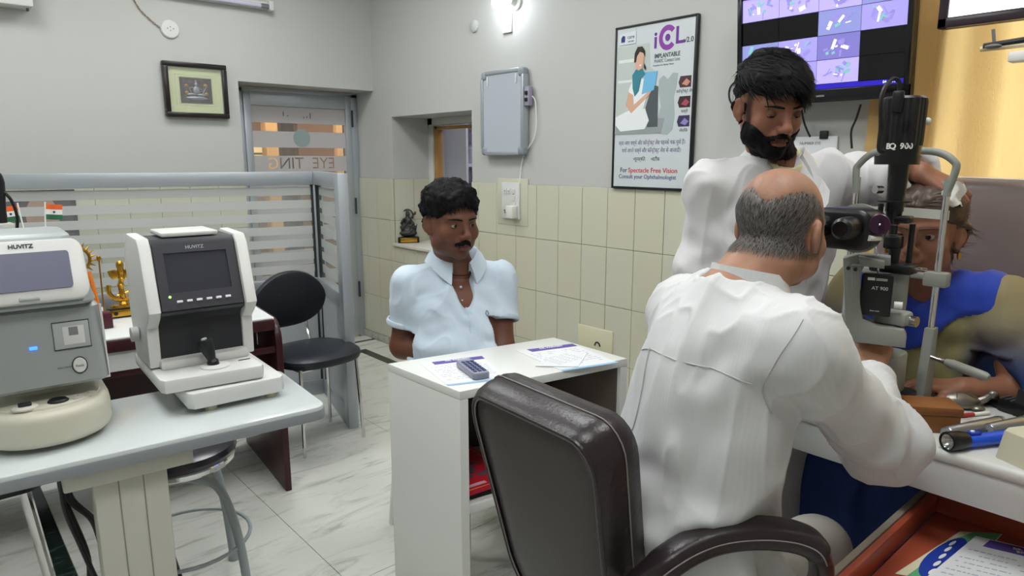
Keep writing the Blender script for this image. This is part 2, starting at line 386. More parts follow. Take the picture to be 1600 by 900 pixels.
g = G(); g.box((0, 0, 0), (.4, .4, .02), .003); g.build('diffuser', mat('inner_lamp_diffuser', '#ffffff', emit=('#f4f0ff', 22)), t)
sh = thing('inner_shelf', 'white shelf unit with small jars behind the recess window', 'shelf', (3.6, 4.46, 0), -90)
for y_ in (.25, -.25):
    g = G(); g.box((0, y_, 1.1), (.28, .02, 2.1)); g.build('side_panel', white_lam, sh, smooth=False)
for z in (.7, 1.02, 1.32, 1.62, 1.9):
    g = G(); g.box((0, 0, z), (.28, .48, .025)); g.build('shelf_board', white_lam, sh, smooth=False)
for i, (y, z, h, c) in enumerate(((3.44, 1.035, .14, '#6f747c'), (3.54, 1.035, .10, '#8b7f86'), (3.45, 1.335, .15, '#9fa4ac'), (3.56, 1.335, .1, '#6c6a70'))):
    g = G(); g.lathe([(.001, 0), (.04, 0), (.042, h * .75), (.025, h * .85), (.025, h), (.001, h)], 16); o = g.build('jar', mat('jar_%d' % i, c, .3)); o.location = (y, 4.42, z)
    tag(o, ['taller grey jar on the lower inner shelf', 'short mauve-grey jar on the lower inner shelf', 'tall pale jar on the upper inner shelf', 'short dark jar on the upper inner shelf'][i], 'jar', 'jars on the inner shelf')

g = G(); wx2 = XW + .18
for c, s in (((wx2, W2Y0 + .025, 1.65), (.05, .05, 1.4)), ((wx2, W2Y1 - .025, 1.65), (.05, .05, 1.4)), ((wx2, .015, .975), (.05, 1.5, .05)), ((wx2, .015, 2.325), (.05, 1.5, .05)), ((wx2, .015, 1.65), (.045, .05, 1.3))): g.box(c, s, .004)
w2 = struct(g.build('window_2', wn_m))
for yc_ in (-.36, .39):
    g = G(); g.box((wx2, yc_, 1.65), (.005, .70, 1.3)); g.build('pane', glass, w2, smooth=False)
# --- free-standing partition of aluminium and banded glass
pt = thing('partition_screen', 'waist-high aluminium partition with frosted-band glass in front of the far wall', 'partition', (1.74, 3.632, 0), -14.5)
PH, PL, PS = 1.30, 2.05, .59
lam_grey = mat('grey_laminate', '#b3b8bb', .4, noise=(5, .08))
def post(x, y, w=.05, d=.05): g = G(); g.box((x, y, PH / 2), (w, d, PH), .003); g.build('post', alu, pt)
post(0, 0); post(0, -PS, .05, .09); post(-PL, 0)
def rail(x0, x1, y0, y1, z0, z1, d=.05):
    g = G(); hx, hy = abs(x1 - x0), abs(y1 - y0); g.box(((x0 + x1) / 2, (y0 + y1) / 2, (z0 + z1) / 2), (hx or d, hy or d, z1 - z0), .003); g.build('rail', alu, pt)
for a, b2 in ((-PL + .025, -.025),):
    rail(a, b2, 0, 0, PH - .072, PH, .055); rail(a, b2, 0, 0, .63, .70); rail(a, b2, 0, 0, 0, .09)
rail(0, 0, -PS + .045, -.025, PH - .072, PH); rail(0, 0, -PS + .045, -.025, .63, .70); rail(0, 0, -PS + .045, -.025, 0, .09)
for vert, a, b2 in ((0, -PL + .025, -.025), (1, -PS + .045, -.025)):
    c, l = (a + b2) / 2, b2 - a
    bxs = lambda z0, z1, d, off=0: ((c, off, (z0 + z1) / 2), (l, d, z1 - z0)) if not vert else ((off, c, (z0 + z1) / 2), (d, l, z1 - z0))
    g = G(); g.box(*bxs(.70, PH - .072, .005)); g.build('glass_pane', glass, pt, smooth=False)
    g = G(); g.box(*bxs(.09, .63, .018)); g.build('lower_panel', lam_grey, pt, smooth=False)
    for u in (a + .006, b2 - .006):
        for z0, z1 in ((.70, PH - .072), (.09, .63)):
            g = G(); g.box((u, 0, (z0 + z1) / 2) if not vert else (0, u, (z0 + z1) / 2), (.010, .03, z1 - z0) if not vert else (.03, .010, z1 - z0))
            g.build('gasket', alu_d, pt, smooth=False)
    z = PH - .072 - .012
    while z > .72:
        g = G(); g.box(*bxs(max(z - .045, .705), z, .001, -.0035 if not vert else .0035)); g.build('frosted_band', frost, pt, smooth=False); z -= .073
# ================================================================== LEFT SIDE: INSTRUMENT TABLE AND FAR DESK
beige = mat('beige_enamel', '#c9c8be', .35, noise=(8, .08)); offw = mat('offwhite_plastic', '#d6d7d4', .35, noise=(6, .06)); cream = mat('aged_plastic', '#d3d1c2', .4, noise=(7, .2), col2='#b9b39a')
silver = mat('silver_plastic', '#9fa5a5', .42, .25); dk_grey = mat('charcoal_plastic', '#2b2c31', .38); screen_off = mat('dark_screen', '#3a3b44', .12, spec=.6); screen_b = mat('blue_grey_screen', '#74768a', .15)
grey_e = mat('grey_enamel', '#9fa7aa', .35); rubber = mat('rubber_foot', '#b5b09a', .7)
# --- instrument table
it = thing('instrument_table', 'pale grey motorised instrument table on a beige column carrying two eye machines', 'table', (.19, 1.872, 0), -4.6)
g = G(); g.prism(rrect(1.208, .398, .035), .034, T(0, 0, .686), bev=.005); g.build('table_top', mat('table_laminate', '#cfd6d6', .18, noise=(3, .05)), it)
g = G(); g.prism(rrect(1.212, .402, .037), .027, T(0, 0, .683), bev=.002); g.build('edge_band', mat('table_edge_grey', '#8d9297', .4), it)
q = ony(206, 800, 1.79); cx = (q.x - .19) * math.cos(math.radians(4.6)) + .006
g = G(); g.box((cx, -.09, .36), (.155, .11, .65), .006)
cl = g.build('column', beige, it)
for dx in (-.027, .025):
    g = G(); g.box((cx + dx, -.1455, .36), (.0025, .002, .64)); g.build('groove', mat('groove_shadow', '#8d8b80', .8), cl, smooth=False)
g = G(); g.box((cx, -.12, .657), (.27, .09, .045), .005); g.build('bracket', beige, it)
g = G(); g.box((cx, -.147, .642), (.085, .002, .014)); lb = g.build('maker_sticker', mat('sticker_white', '#e4e5e2', .5), cl, smooth=False)
g = G(); random.seed(3)
for i in range(16): g.box((cx - .038 + i * .0048, -.1485, .642), (.003 * random.uniform(.5, 1), .0006, .005))
g.build('fine_print', mat('print_black', '#33343a', .6), lb, smooth=False)
g = G(); g.box((cx, -.02, .03), (.5, .09, .05), .015); g.build('foot_beam', beige, it)
g = G(); g.box((cx, -.02, .06), (.2, .3, .03), .01); g.build('foot_plate', beige, it)

# --- right eye machine (autorefractor with joystick)
ar = thing('autorefractor', 'white autorefractor with dark tilted screen, six keys and black joystick on the table', 'eye machine', (.598, 1.772, .72), -3); ar.scale = (.9, .9, .9)
g = G()
g.prism([(-.125, 0), (.125, 0), (.14, .02), (.14, .36), (-.14, .36), (-.14, .02)], .05, T(0, 0, .016), bev=.007); g.build('lower_base', offw, ar)
for x, y in ((-.075, .03), (.10, .03), (-.09, .32), (.10, .32)):
    g = G(); g.cyl((x, y, 0), (x, y, .018), .016); g.build('rubber_foot', rubber, ar)
g = G(); g.prism([(-.19, .03), (.075, .01), (.085, .03), (.085, .38), (-.20, .40), (-.20, .05)], .042, T(0, 0, .068), bev=.008); ub = g.build('upper_base', offw, ar)
HXc = -.05
g = G(); g.prism([(-.125, .13), (.125, .13), (.13, .36), (-.13, .36)], .03, T(HXc, 0, .108), bev=.01); g.build('plinth', offw, ar)
prof = [(.165, .12), (.165, .245), (.15, .262), (.118, .275), (.112, .285), (.175, .478), (.19, .49), (.33, .49), (.38, .44), (.38, .25), (.35, .12)]
def sidep(g, x0, x1, P, M=None, bev=0): return g.prism(P, x1 - x0, (M or Matrix()) @ frame((x0, 0, 0), (0, 1, 0), (0, 0, 1), (1, 0, 0)), bev=bev)
g = G(); sidep(g, HXc - .118, HXc + .118, prof); g.build('front_housing', dk_grey, ar)
prof2 = [(.16, .115), (.155, .235), (.12, .262), (.095, .29), (.155, .47), (.18, .496), (.33, .5), (.39, .44), (.39, .25), (.36, .11)]
for sgn in (-1, 1):
    g = G(); a = HXc + sgn * .118; b2 = HXc + sgn * .152; sidep(g, min(a, b2), max(a, b2), prof2, bev=.006); g.build('side_cheek', offw, ar)
g = G(); g.box((HXc, .28, .50), (.16, .16, .014), .005); g.build('top_cover', offw, ar)
# tilted screen frame: plane through (y .112,z .285)-(.175,.478)
tl = math.atan2(.063, .193); SM = frame((HXc, .1435, .3815), (1, 0, 0), (0, math.sin(tl), math.cos(tl)), (0, -math.cos(tl), math.sin(tl)))
g = G(); ow, oh, iw_, ih = .226, .196, .175, .118; zc = .012
for c, s in (((0, (oh / 2 + ih / 2 + zc) / 2, 0), (ow, oh / 2 - ih / 2 - zc, .012)), ((0, (-oh / 2 - ih / 2 + zc) / 2, 0), (ow, oh / 2 - ih / 2 + zc, .012)), ((-(ow + iw_) / 4, zc, 0), ((ow - iw_) / 2, ih, .012)), (((ow + iw_) / 4, zc, 0), ((ow - iw_) / 2, ih, .012))): g.box(c, s, M=SM)
g.build('screen_bezel', mat('bezel_graphite', '#3d3d44', .35), ar, smooth=False)
g = G(); g.box((0, zc, -.001), (iw_, ih, .004), M=SM); g.build('screen', screen_off, ar, smooth=False)
for i in range(6):
    g = G(); g.box((-.064 + i * .027, -.074, .008), (.016, .007, .005), .0015, M=SM); g.build('key', mat('key_white', '#e2e2e2', .4), ar)
g = G(); g.ell((-.088, -.058, .007), (.004, .004, .003), M=SM); g.build('indicator', mat('led_green', '#9fe07a', .3, emit=('#a8f070', 1.2)), ar)
text('HUVITZ', .014, SM @ T(0, .085, .0065), mat('print_silver', '#b9bcc4', .4, .3), ar, width=.05)
g = G(); g.lathe([(.001, .108), (.042, .108), (.042, .114), (.03, .118), (.001, .118)], 24, T(HXc + .01, .085, 0)); g.build('joystick_collar', offw, ar)
JM = T(HXc + .008, .085, .112) @ RY(-14) @ RX(-6)
g = G(); g.lathe([(.001, 0), (.016, 0), (.017, .015), (.012, .022), (.014, .03), (.02, .055), (.021, .075), (.018, .085), (.001, .086)], 20, JM); js = g.build('joystick', black_pl, ar)
g = G(); g.lathe([(.001, .086), (.009, .086), (.008, .09), (.001, .091)], 14, JM); g.build('joystick_button', mat('button_grey', '#a9aaad', .3), js)
g = G(); g.box((.05, .1, .1112), (.035, .004, .002)); g.build('vent_slot', mat('slot_dark', '#4a4a4c', .6), ar, smooth=False)
g = G(); g.cyl((HXc - .155, .27, .2), (HXc - .175, .27, .2), .022, n=20); g.build('side_knob', mat('knob_grey', '#b5b7b4', .5), ar)

# --- left eye machine (older unit with printer window)
lm = thing('tonometer', 'older silver and cream eye machine with printer window and blue light at table end', 'eye machine', (.178, 1.745, .72), -3); lm.scale = (.76, .92, .97)
pts = [(.17, .36), (-.17, .36)] + [(-.17 * math.cos(math.radians(a)), .17 - .165 * math.sin(math.radians(a)) ** .8) for a in range(0, 181, 12)]
g = G(); g.prism([(x * 1.03, y) for x, y in pts], .085, T(0, 0, .012), bev=.022, seg=4); bs = g.build('base', cream, lm)
g = G(); g.prism([(x * .9, .36 + (y - .36) * .9) for x, y in pts], .01, T(0, 0, .092), bev=.004); g.build('deck', cream, lm)
for x, y, rx, ry in ((-.055, .065, .034, .022), (.028, .075, .028, .02)):
    g = G(); g.lathe([(.001, .101), (1, .101), (1, .105), (.8, .109), (.001, .109)], 24, T(x, y, 0) @ Matrix.Diagonal((rx, ry, 1, 1))); g.build('control_dial' if x < 0 else 'track_knob', mat('dial_cream', '#d8d6ca', .4) if x < 0 else black_pl, lm)
g = G(); g.box((-.055, .065, .112), (.034, .022, .006), .003); g.build('lens_switch', dk_grey, lm)
for x, y in ((.075, .07), (.09, .088), (.108, .083), (.118, .10)):
    g = G(); g.lathe([(.001, .101), (.011, .101), (.010, .106), (.001, .107)], 16, T(x, y, 0) @ Matrix.Diagonal((1, .6, 1, 1))); g.build('control_button', mat('button_stone', '#bdbcb2', .5), lm)
g = G(); g.box((-.0, .24, .115), (.16, .14, .06), .01); g.build('neck', cream, lm)
def face(w0, w1, z0, z1, y0, y1, d, r):    # tapered upright block: width w, depth d, front at y
    secs = []
    for t in (0, .04, .5, .96, 1):
        e = -.008 if t in (0, 1) else 0; wd = w0 + (w1 - w0) * t + 2 * e; yy = y0 + (y1 - y0) * t - e; z = z0 + (z1 - z0) * t
        secs.append([(x, yy + (d + 2 * e) / 2 + y, z) for x, y in rrect(wd, d + 2 * e, r)])
    return secs
g = G(); g.loft(face(.35, .335, .135, .325, .075, .105, .26, .03)); bd = g.build('body', silver, lm)
g = G(); g.tube([(x * 1.0, y, z) for x, y, z in [(-.172, .09, .14), (.172, .09, .14), (.17, .11, .32)]], .004, 6); g.build('edge_trim', offw, lm)
g = G(); g.loft(face(.325, .235, .33, .495, .07, .14, .24, .045)); g.build('head_housing', silver, lm)
tl2 = math.atan2(.07, .165); HM = frame((0, .062 + .033, .408), (1, 0, 0), (0, math.sin(tl2), math.cos(tl2)), (0, -math.cos(tl2), math.sin(tl2)))
g = G(); g.prism([(x * (1 - .55 * max(0, y)), y) for x, y in rrect(.29, .15, .03)], .02, HM @ T(0, .004, -.004), bev=.007); g.build('screen_bezel', offw, lm)
g = G(); g.prism(rrect(.215, .09, .008), .003, HM @ T(-.005, .002, .0165)); g.build('screen', screen_b, lm)
g = G(); g.box((-.01, -.062, .018), (.05, .008, .004), .001, M=HM); g.build('latch', silver, lm)
text('HUVITZ', .013, HM @ T(-.012, .063, .0168), mat('print_black', '#33343a'), lm, width=.06, bold=.0004)
for i in range(5):
    g = G(); g.box((.128, -.005 + i * .012, .006), (.018, .004, .006), .001, M=HM @ RZ(-20)); g.build('vent_rib', mat('vent_grey', '#8b9092', .5), lm)
fb = math.atan2(.03, .19); FM = frame((0, .09, .23), (1, 0, 0), (0, math.sin(fb), math.cos(fb)), (0, -math.cos(fb), math.sin(fb)))
g = G(); g.box((.085, .025, .001), (.092, .062, .004), .001, M=FM); pr = g.build('printer_door', mat('printer_grey', '#a9aeae', .4), lm)
g = G(); g.box((.09, .024, .0035), (.056, .044, .003), .001, M=FM); g.build('printer_window', mat('printer_window', '#d1d1cf', .15), pr)
g = G(); g.box((.09, .034, .0055), (.024, .02, .001), M=FM); g.build('paper_print', mat('slot_grey', '#7c7c7e', .6), pr, smooth=False)
for pts2 in ([(.037, .058), (.133, .058), (.133, -.008), (.037, -.008)],):
    g = G(); g.tube([FM @ Vector((x, y, .002)) for x, y in pts2], .0012, 5, closed=True); g.build('door_gap', alu_d, lm)
g = G(); g.lathe([(.001, 0), (.018, 0), (.018, .004), (.016, .006), (.001, .006)], 28, FM @ T(.095, -.05, 0)); rb = g.build('ready_button', offw, lm)
g = G(); g.tube([FM @ Vector((.095 + .0195 * math.cos(a), -.05 + .0195 * math.sin(a), .002)) for a in [i * math.pi / 12 for i in range(24)]], .0014, 5, closed=True); g.build('button_ring', dk_grey, lm)
text('Ready', .009, FM @ T(.095, -.051, .0063), mat('print_grey', '#77787a'), rb)
text('Auto Adjust', .007, FM @ T(.055, -.05, .0012), mat('print_grey', '#77787a'), lm)
g = G(); g.box((-.015, .005, .002), (.02, .008, .004), .002, M=FM); g.build('power_light', mat('led_blue', '#3a6bff', .3, emit=('#2f6bff', 3.5)), lm)

# --- stool under the table, and a chrome-legged stool at the frame edge
st = thing('round_stool', 'round stool with dark vinyl seat and grey tubular legs under instrument table', 'stool', (.525, 2.13, 0), 0)
g = G(); g.lathe([(.001, .455), (.15, .455), (.158, .462), (.16, .475), (.155, .482), (.001, .482)], 36); g.build('seat_rim', chrome, st)
g = G(); g.lathe([(.001, .48), (.158, .48), (.165, .495), (.16, .512), (.13, .522), (.001, .525)], 36); g.build('seat_cushion', mat('dark_vinyl', '#3a3440', .22), st)
for k in range(2):
    c, s = math.cos(math.radians(35 + 90 * k)), math.sin(math.radians(35 + 90 * k)); zz = .43 - .024 * k
    pp = spline([(.21, 0, 0), (.19, 0, .2), (.16, 0, zz - .08), (.12, 0, zz - .01), (.05, 0, zz), (-.05, 0, zz), (-.12, 0, zz - .01), (-.16, 0, zz - .08), (-.19, 0, .2), (-.21, 0, 0)], 4)
    g = G(); g.tube([(p.x * c, p.x * s, p.z) for p in pp], .0135, 12); g.build('leg_hoop', grey_e, st)
g = G(); g.tube([(.185 * math.cos(a), .185 * math.sin(a), .2) for a in [i * math.pi / 16 for i in range(32)]], .006, 8, closed=True); g.build('foot_ring', grey_e, st)
for k in range(4):
    a = math.radians(35 + 90 * k); g = G(); g.lathe([(.001, 0), (.019, 0), (.018, .03), (.001, .03)], 12, T(.21 * math.cos(a), .21 * math.sin(a), 0)); g.build('foot_cap', grey_e, st)
s2 = thing('chrome_stool', 'stool with slanting chrome legs and black seat at the left frame edge', 'stool', (.02, 2.25, 0), 0)
g = G(); g.prism(rrect(.34, .34, .06), .05, T(0, 0, .50), bev=.018); g.build('seat', mat('black_vinyl', '#191a1e', .35), s2)
for sx, sy in ((1, 1), (1, -1), (-1, 1), (-1, -1)):
    g = G(); g.tube([(sx * .12, sy * .12, .5), (sx * .17, sy * .17, 0)], .012, 10); g.build('leg', chrome, s2)

# --- cables behind the column
for i, pts in enumerate([[(95, 722), (100, 790), (125, 850), (150, 905)], [(98, 722), (108, 780), (145, 815), (165, 880)], [(93, 722), (97, 770), (135, 860), (140, 905)], [(102, 722), (110, 775), (140, 805), (160, 825)]]):
    g = G(); g.tube(spline([ony(x, y, 1.93 + .012 * i) for x, y in pts], 6), .0065, 8)
    tag(g.build('power_cable', black_pl), ['black cable hanging behind beige column, the outermost loop', 'black cable looping close to the beige column', 'black cable falling lowest beside the beige column', 'short black cable bending into the beige column'][i], 'cable', 'black cables under the instrument table')
g = G(); g.tube(spline([onz(262, 845, .25), onz(275, 880, .12), onz(283, 905, .05)], 6), .006, 8); tag(g.build('floor_cable', black_pl), 'black cable on the floor right of the beige column', 'cable')
g = G(); g.tube(spline([ony(330, 672, 2.26), ony(360, 683, 2.35), ony(400, 678, 2.42), ony(440, 660, 2.45)], 6), .006, 8); tag(g.build('grey_cable', grey_e), 'thin grey cable sagging under the instrument table', 'cable')

# --- far desk
maroon = mat('maroon_wood', '#3c161a', .35, noise=(6, .4), stretch=(1, 1, 6))
fd = thing('office_desk', 'dark maroon desk with white top and locked drawer behind the eye machines', 'desk', (.36, 2.98, 0), -6)
g = G(); g.box((0, 0, .742), (1.42, .62, .016), .003); g.build('desk_top', white_lam, fd)
g = G(); g.box((0, -.312, .722), (1.42, .02, .045), .008); g.build('front_edge', maroon, fd)
end = [(-.31, 0), (.31, 0), (.31, .735), (-.22, .735)] + [(-.22 + .09 * math.cos(math.radians(a)), .645 + .09 * math.sin(math.radians(a))) for a in range(100, 181, 10)]
for x in (-.73, .71):
    g = G(); g.prism(end, .028, frame((x, 0, 0), (0, 1, 0), (0, 0, 1), (1, 0, 0)), bev=.006); g.build('end_panel', maroon, fd)
g = G(); g.box((0, .28, .4), (1.40, .02, .65)); g.build('modesty_panel', maroon, fd, smooth=False)
g = G(); g.box((.02, -.295, .663), (.95, .018, .072), .002); dw = g.build('drawer', white_lam, fd)
q = ony(172, 546, 2.68); g = G(); g.cyl((q.x - .36, -.312, .655), (q.x - .36, -.304, .655), .012, n=18); g.build('drawer_lock', black_pl, dw)
g = G(); g.box((.02, -.29, .615), (1.40, .02, .025), .003); g.build('lower_rail', maroon, fd)
g = G(); g.box((.705, -.05, .62), (.004, .022, .075), .001); g.build('hinge_plate', chrome, fd)

# --- things on the far desk
gold = mat('gold', '#c99a3a', .25, 1.0, noise=(30, .2)); gold_d = mat('antique_gold', '#a9802f', .35, .9, noise=(40, .35)); wood_blk = mat('black_lacquer', '#17110f', .3)
zt = .75
def onface(px, py, Y): return ony(px, py, Y)
q = ony(193, 470, 3.02)
tr = thing('gold_trophy', 'gold winged trophy with curved hook on a black plinth with gold plate', 'trophy', (q.x, 3.02, zt), -4)
g = G(); g.box((0, 0, .02), (.13, .07, .04), .003); g.build('plinth', wood_blk, tr)
g = G(); g.box((0, -.036, .02), (.105, .003, .026), .001); g.build('name_plate', gold, tr)
g = G(); g.ell((-.035, -.038, .02), (.008, .002, .008), 12); g.build('plate_emblem', wood_blk, tr)
g = G(); g.lathe([(.001, .04), (.05, .04), (.046, .048), (.02, .05), (.012, .06), (.001, .062)], 20, Matrix.Diagonal((1, .55, 1, 1)).to_4x4()); g.build('foot', gold, tr)
g = G(); g.tube(spline([(-.045, 0, .13), (-.047, 0, .1), (-.03, 0, .075), (0, 0, .068), (.03, 0, .075), (.042, 0, .088), (.044, 0, .1)], 6), .009, 10); g.build('hook', gold, tr)
g = G(); g.tube(spline([(0, 0, .07), (-.004, 0, .12), (.002, 0, .16), (0, 0, .2)], 6), [.01, .01, .011, .013] * 4 + [.012] * 3, 10); g.tube([(-.02, 0, .085), (.028, 0, .1)], .006, 8); g.ell((0, 0, .205), (.014, .012, .02), 12); g.build('stem_figure', gold, tr)
for s in (-1, 1):
    g = G(); g.prism([(0, .18), (s * .02, .19), (s * .045, .185), (s * .04, .165), (s * .03, .15), (s * .01, .155)][::s], .006, frame((0, .003, 0), (1, 0, 0), (0, 0, 1), (0, -1, 0)), bev=.0015); g.build('wing', gold, tr)
q = ony(161, 488, 2.85); g = G(); g.box((0, 0, .03), (.05, .05, .06), .004); o = g.build('maroon_box', mat('maroon_card', '#4a1622', .4)); o.location = (q.x, 2.85, zt); tag(o, 'small maroon box beside the gold trophy plinth', 'box')
q = ony(124, 440, 2.98)
idl = thing('gold_idol', 'gold idol with sun-ray halo and orange garland behind the silver machine', 'statue', (q.x, 2.98, zt), 0)
ray_m = gold_d
g = G(); g.lathe([(.001, 0), (.06, 0), (.055, .02), (.03, .035), (.02, .06), (.03, .10), (.035, .14), (.025, .19), (.02, .21), (.001, .215)], 18); g.build('figure', gold_d, idl)
g = G(); g.ell((0, -.005, .24), (.024, .022, .032)); g.tube([(0, 0, .27), (0, 0, .30)], [.02, .004], 10); g.build('head', gold_d, idl)
g = G(); g.tube([(.045 * math.cos(a), .012, .245 + .045 * math.sin(a)) for a in [i * math.pi / 14 for i in range(28)]], .006, 8, closed=True); hal = g.build('halo', gold_d, idl)
for i in range(18):
    a = math.radians(-60 + i * 300 / 17); g = G(); g.tube([(.045 * math.cos(a), .012, .245 + .045 * math.sin(a)), (.068 * math.cos(a), .012, .245 + .068 * math.sin(a))], [.006, .001], 6); g.build('halo_ray', gold_d, hal)
g = G(); g.tube(spline([(.03, -.02, .2), (.04, -.03, .13), (.045, -.03, .07), (.05, -.03, .03)], 6), [.008] * 19, 8); g.ell((.05, -.03, .02), (.016, .014, .02)); g.build('garland', mat('marigold', '#e07a1a', .7, bump=(200, .6)), idl)
g = G(); g.tube([(.07, 0, .0), (.072, 0, .24)], .003, 6); g.ell((.072, 0, .245), (.008, .006, .012)); g.build('staff', gold_d, idl)
# crossed desk flags
saff = mat('flag_saffron', '#e8682c', .7); fwh = mat('flag_white', '#e9e9e4', .7); fgr = mat('flag_green', '#2f6b4a', .7); navy = mat('flag_navy', '#2a3a78', .7)
q = ony(52, 340, 2.9)
ds = thing('desk_flags', 'pair of small crossed tricolour flags on a stand behind the silver machine', 'flags', (q.x, 2.9, zt), 0)
g = G(); g.lathe([(.001, 0), (.04, 0), (.035, .012), (.008, .02), (.001, .02)], 18); g.build('stand', wood_blk, ds)
for s in (-1, 1):
    R = frame((0, .004 * s, .01), (1, 0, 0), (0, 1, 0), (0, 0, 1)) @ RY(s * 5); zq = q.z - .75 + .045
    g = G(); g.tube([(0, 0, 0), (0, 0, zq)], .0025, 8, M=R); pl = g.build('flag_pole', fwh, ds)
    for k, m in enumerate((saff, fwh, fgr)):
        z0 = zq - .008 - .018 * k; n = 9; v = []
        for i in range(n):
            x = s * .052 * i / (n - 1); y = .004 * math.sin(i * .9)
            v += [(x, y - .0006, z0), (x, y - .0006, z0 - .018)]
        g = G(); g.add(v, [(2 * i, 2 * i + 2, 2 * i + 3, 2 * i + 1) for i in range(n - 1)], R); g.build('flag_stripe', m, pl)
    g = G(); g.ell((s * .026, -.004, zq - .035), (.004, .001, .004), 10, M=R); g.build('wheel_emblem', navy, pl)
# framed portrait on the tiled wall, seen between the frosted bands
q = ony(62, 335, YW)
fp = thing('framed_portrait', 'dark-framed portrait print hanging low behind the frosted partition', 'picture', (q.x, YW - .012, q.z - .05), 0)
g = G(); g.box((0, 0, 0), (.34, .018, .36), .004); g.build('frame', wood_blk, fp)
g = G(); g.box((0, -.01, 0), (.30, .004, .32)); g.build('print', mat('print_dark', '#2a2426', .5, noise=(9, .6), col2='#4a3b38'), fp, smooth=False)
g = G(); g.lathe([(.001, 0), (1, 0), (1, .003), (.001, .004)], 24, frame((.01, -.012, .04), (.075, 0, 0), (0, 0, .11), (0, -1, 0))); g.build('printed_face', mat('print_skin', '#a88472', .6), fp)
g = G(); g.box((0, -.0125, -.13), (.26, .002, .05)); g.build('printed_caption', mat('print_blue', '#4b4f86', .6, noise=(60, .7), col2='#d9d9e4'), fp, smooth=False)
# instrument on a stand at the left frame edge
q = ony(3, 300, 2.55)
cs = thing('wall_scope', 'black handheld scope in a pale cradle with curly cable at the left frame edge', 'instrument', (q.x - .012, 2.55, zt), 0)
g = G(); g.box((0, .05, .19), (.06, .05, .38), .01); g.lathe([(.001, 0), (.06, 0), (.055, .015), (.001, .02)], 20, T(0, .05, 0)); g.build('stand', mat('stand_grey', '#8f918e', .5), cs)
g = G(); g.box((.004, 0, .40), (.05, .06, .06), .006); g.build('cradle', mat('cradle_glass', '#bfc2bb', .2), cs)
g = G(); g.tube(spline([(.0, 0, .43), (0, 0, .5), (.004, -.005, .55), (.0, -.01, .58)], 4), [.016, .017, .017, .018, .019, .019, .019, .018, .018, .017, .016, .014, .01], 12); g.build('scope', black_pl, cs)
g = G(); g.tube(spline([(.008, -.01, .53), (.03, -.01, .5), (.04, -.01, .45), (.035, 0, .40), (.03, .01, .36)], 6), .0045, 8); g.build('cable', black_pl, cs)

# --- black visitor chair beside the partition
vinyl = mat('black_leatherette', '#22252b', .38, bump=(90, .12))
bc = thing('visitor_chair', 'black padded visitor chair with thin chrome legs beside the partition', 'chair', (1.385, 3.02, 0), 6)
secs = []
for t, sc in ((0, .93), (.012, 1), (.03, 1), (.045, .9)):
    secs.append([(x * sc, y * sc, .42 + t) for x, y in [(.20 * math.cos(a) * (1 + .08 * math.sin(a)), .205 * math.sin(a)) for a in [i * math.pi / 18 for i in range(36)]]])
def sq(pts, e): return pts
g = G(); ring = []
for sc, z in ((.9, .415), (.99, .422), (1.02, .44), (1, .455), (.93, .466), (.6, .47), (.05, .47)):
    ring.append([(math.copysign(abs(math.cos(a)) ** .75, math.cos(a)) * .205 * sc, math.copysign(abs(math.sin(a)) ** .75, math.sin(a)) * .2 * sc, z) for a in [i * math.pi / 20 for i in range(40)]])
g.loft(ring); g.build('seat', vinyl, bc)
BMx = T(0, .215, .68) @ RX(14)
g = G(); ring = []
for sc, z in ((.85, -.022), (.97, -.018), (1.0, 0), (.98, .012), (.9, .02), (.5, .023), (.04, .024)):
    row = []
    for i in range(40):
        a = i * math.pi / 20; x = math.copysign(abs(math.cos(a)) ** .8, math.cos(a)); y = math.copysign(abs(math.sin(a)) ** .85, math.sin(a))
        x *= .205 * (1 - .28 * max(y, 0) ** 1.3) * sc; yy = y * .15 * sc
        row.append((x, -z + .35 * x * x * -1.0, yy))
    ring.append(row)
g.loft(ring, BMx); bk = g.build('backrest', vinyl, bc)
for x in (-.06, .06):
    g = G(); g.ell((x, -.026, .04), (.006, .004, .006), 10, M=BMx); g.build('button', vinyl, bk)
for s in (-1, 1):
    g = G(); g.tube(spline([(s * .1, .17, .41), (s * .105, .225, .5), (s * .11, .245, .58), (s * .11, .25, .66)], 5), .008, 8); g.build('back_strut', chrome, bc)
    for sy in (-1, 1):
        g = G(); g.tube([(s * .15, sy * .13, .43), (s * .165, sy * .15, 0)], .0085, 8); g.build('leg', chrome, bc)
g = G(); g.tube([(.15, .13, .41), (-.15, .13, .41), (-.15, -.13, .41), (.15, -.13, .41)], .008, 8, closed=True); g.build('seat_frame', chrome, bc)
# ================================================================== WALL FIXTURES
def wallx(px, py, off=0): return onx(px, py, XW - off)
ink = mat('print_ink', '#22242c', .6)
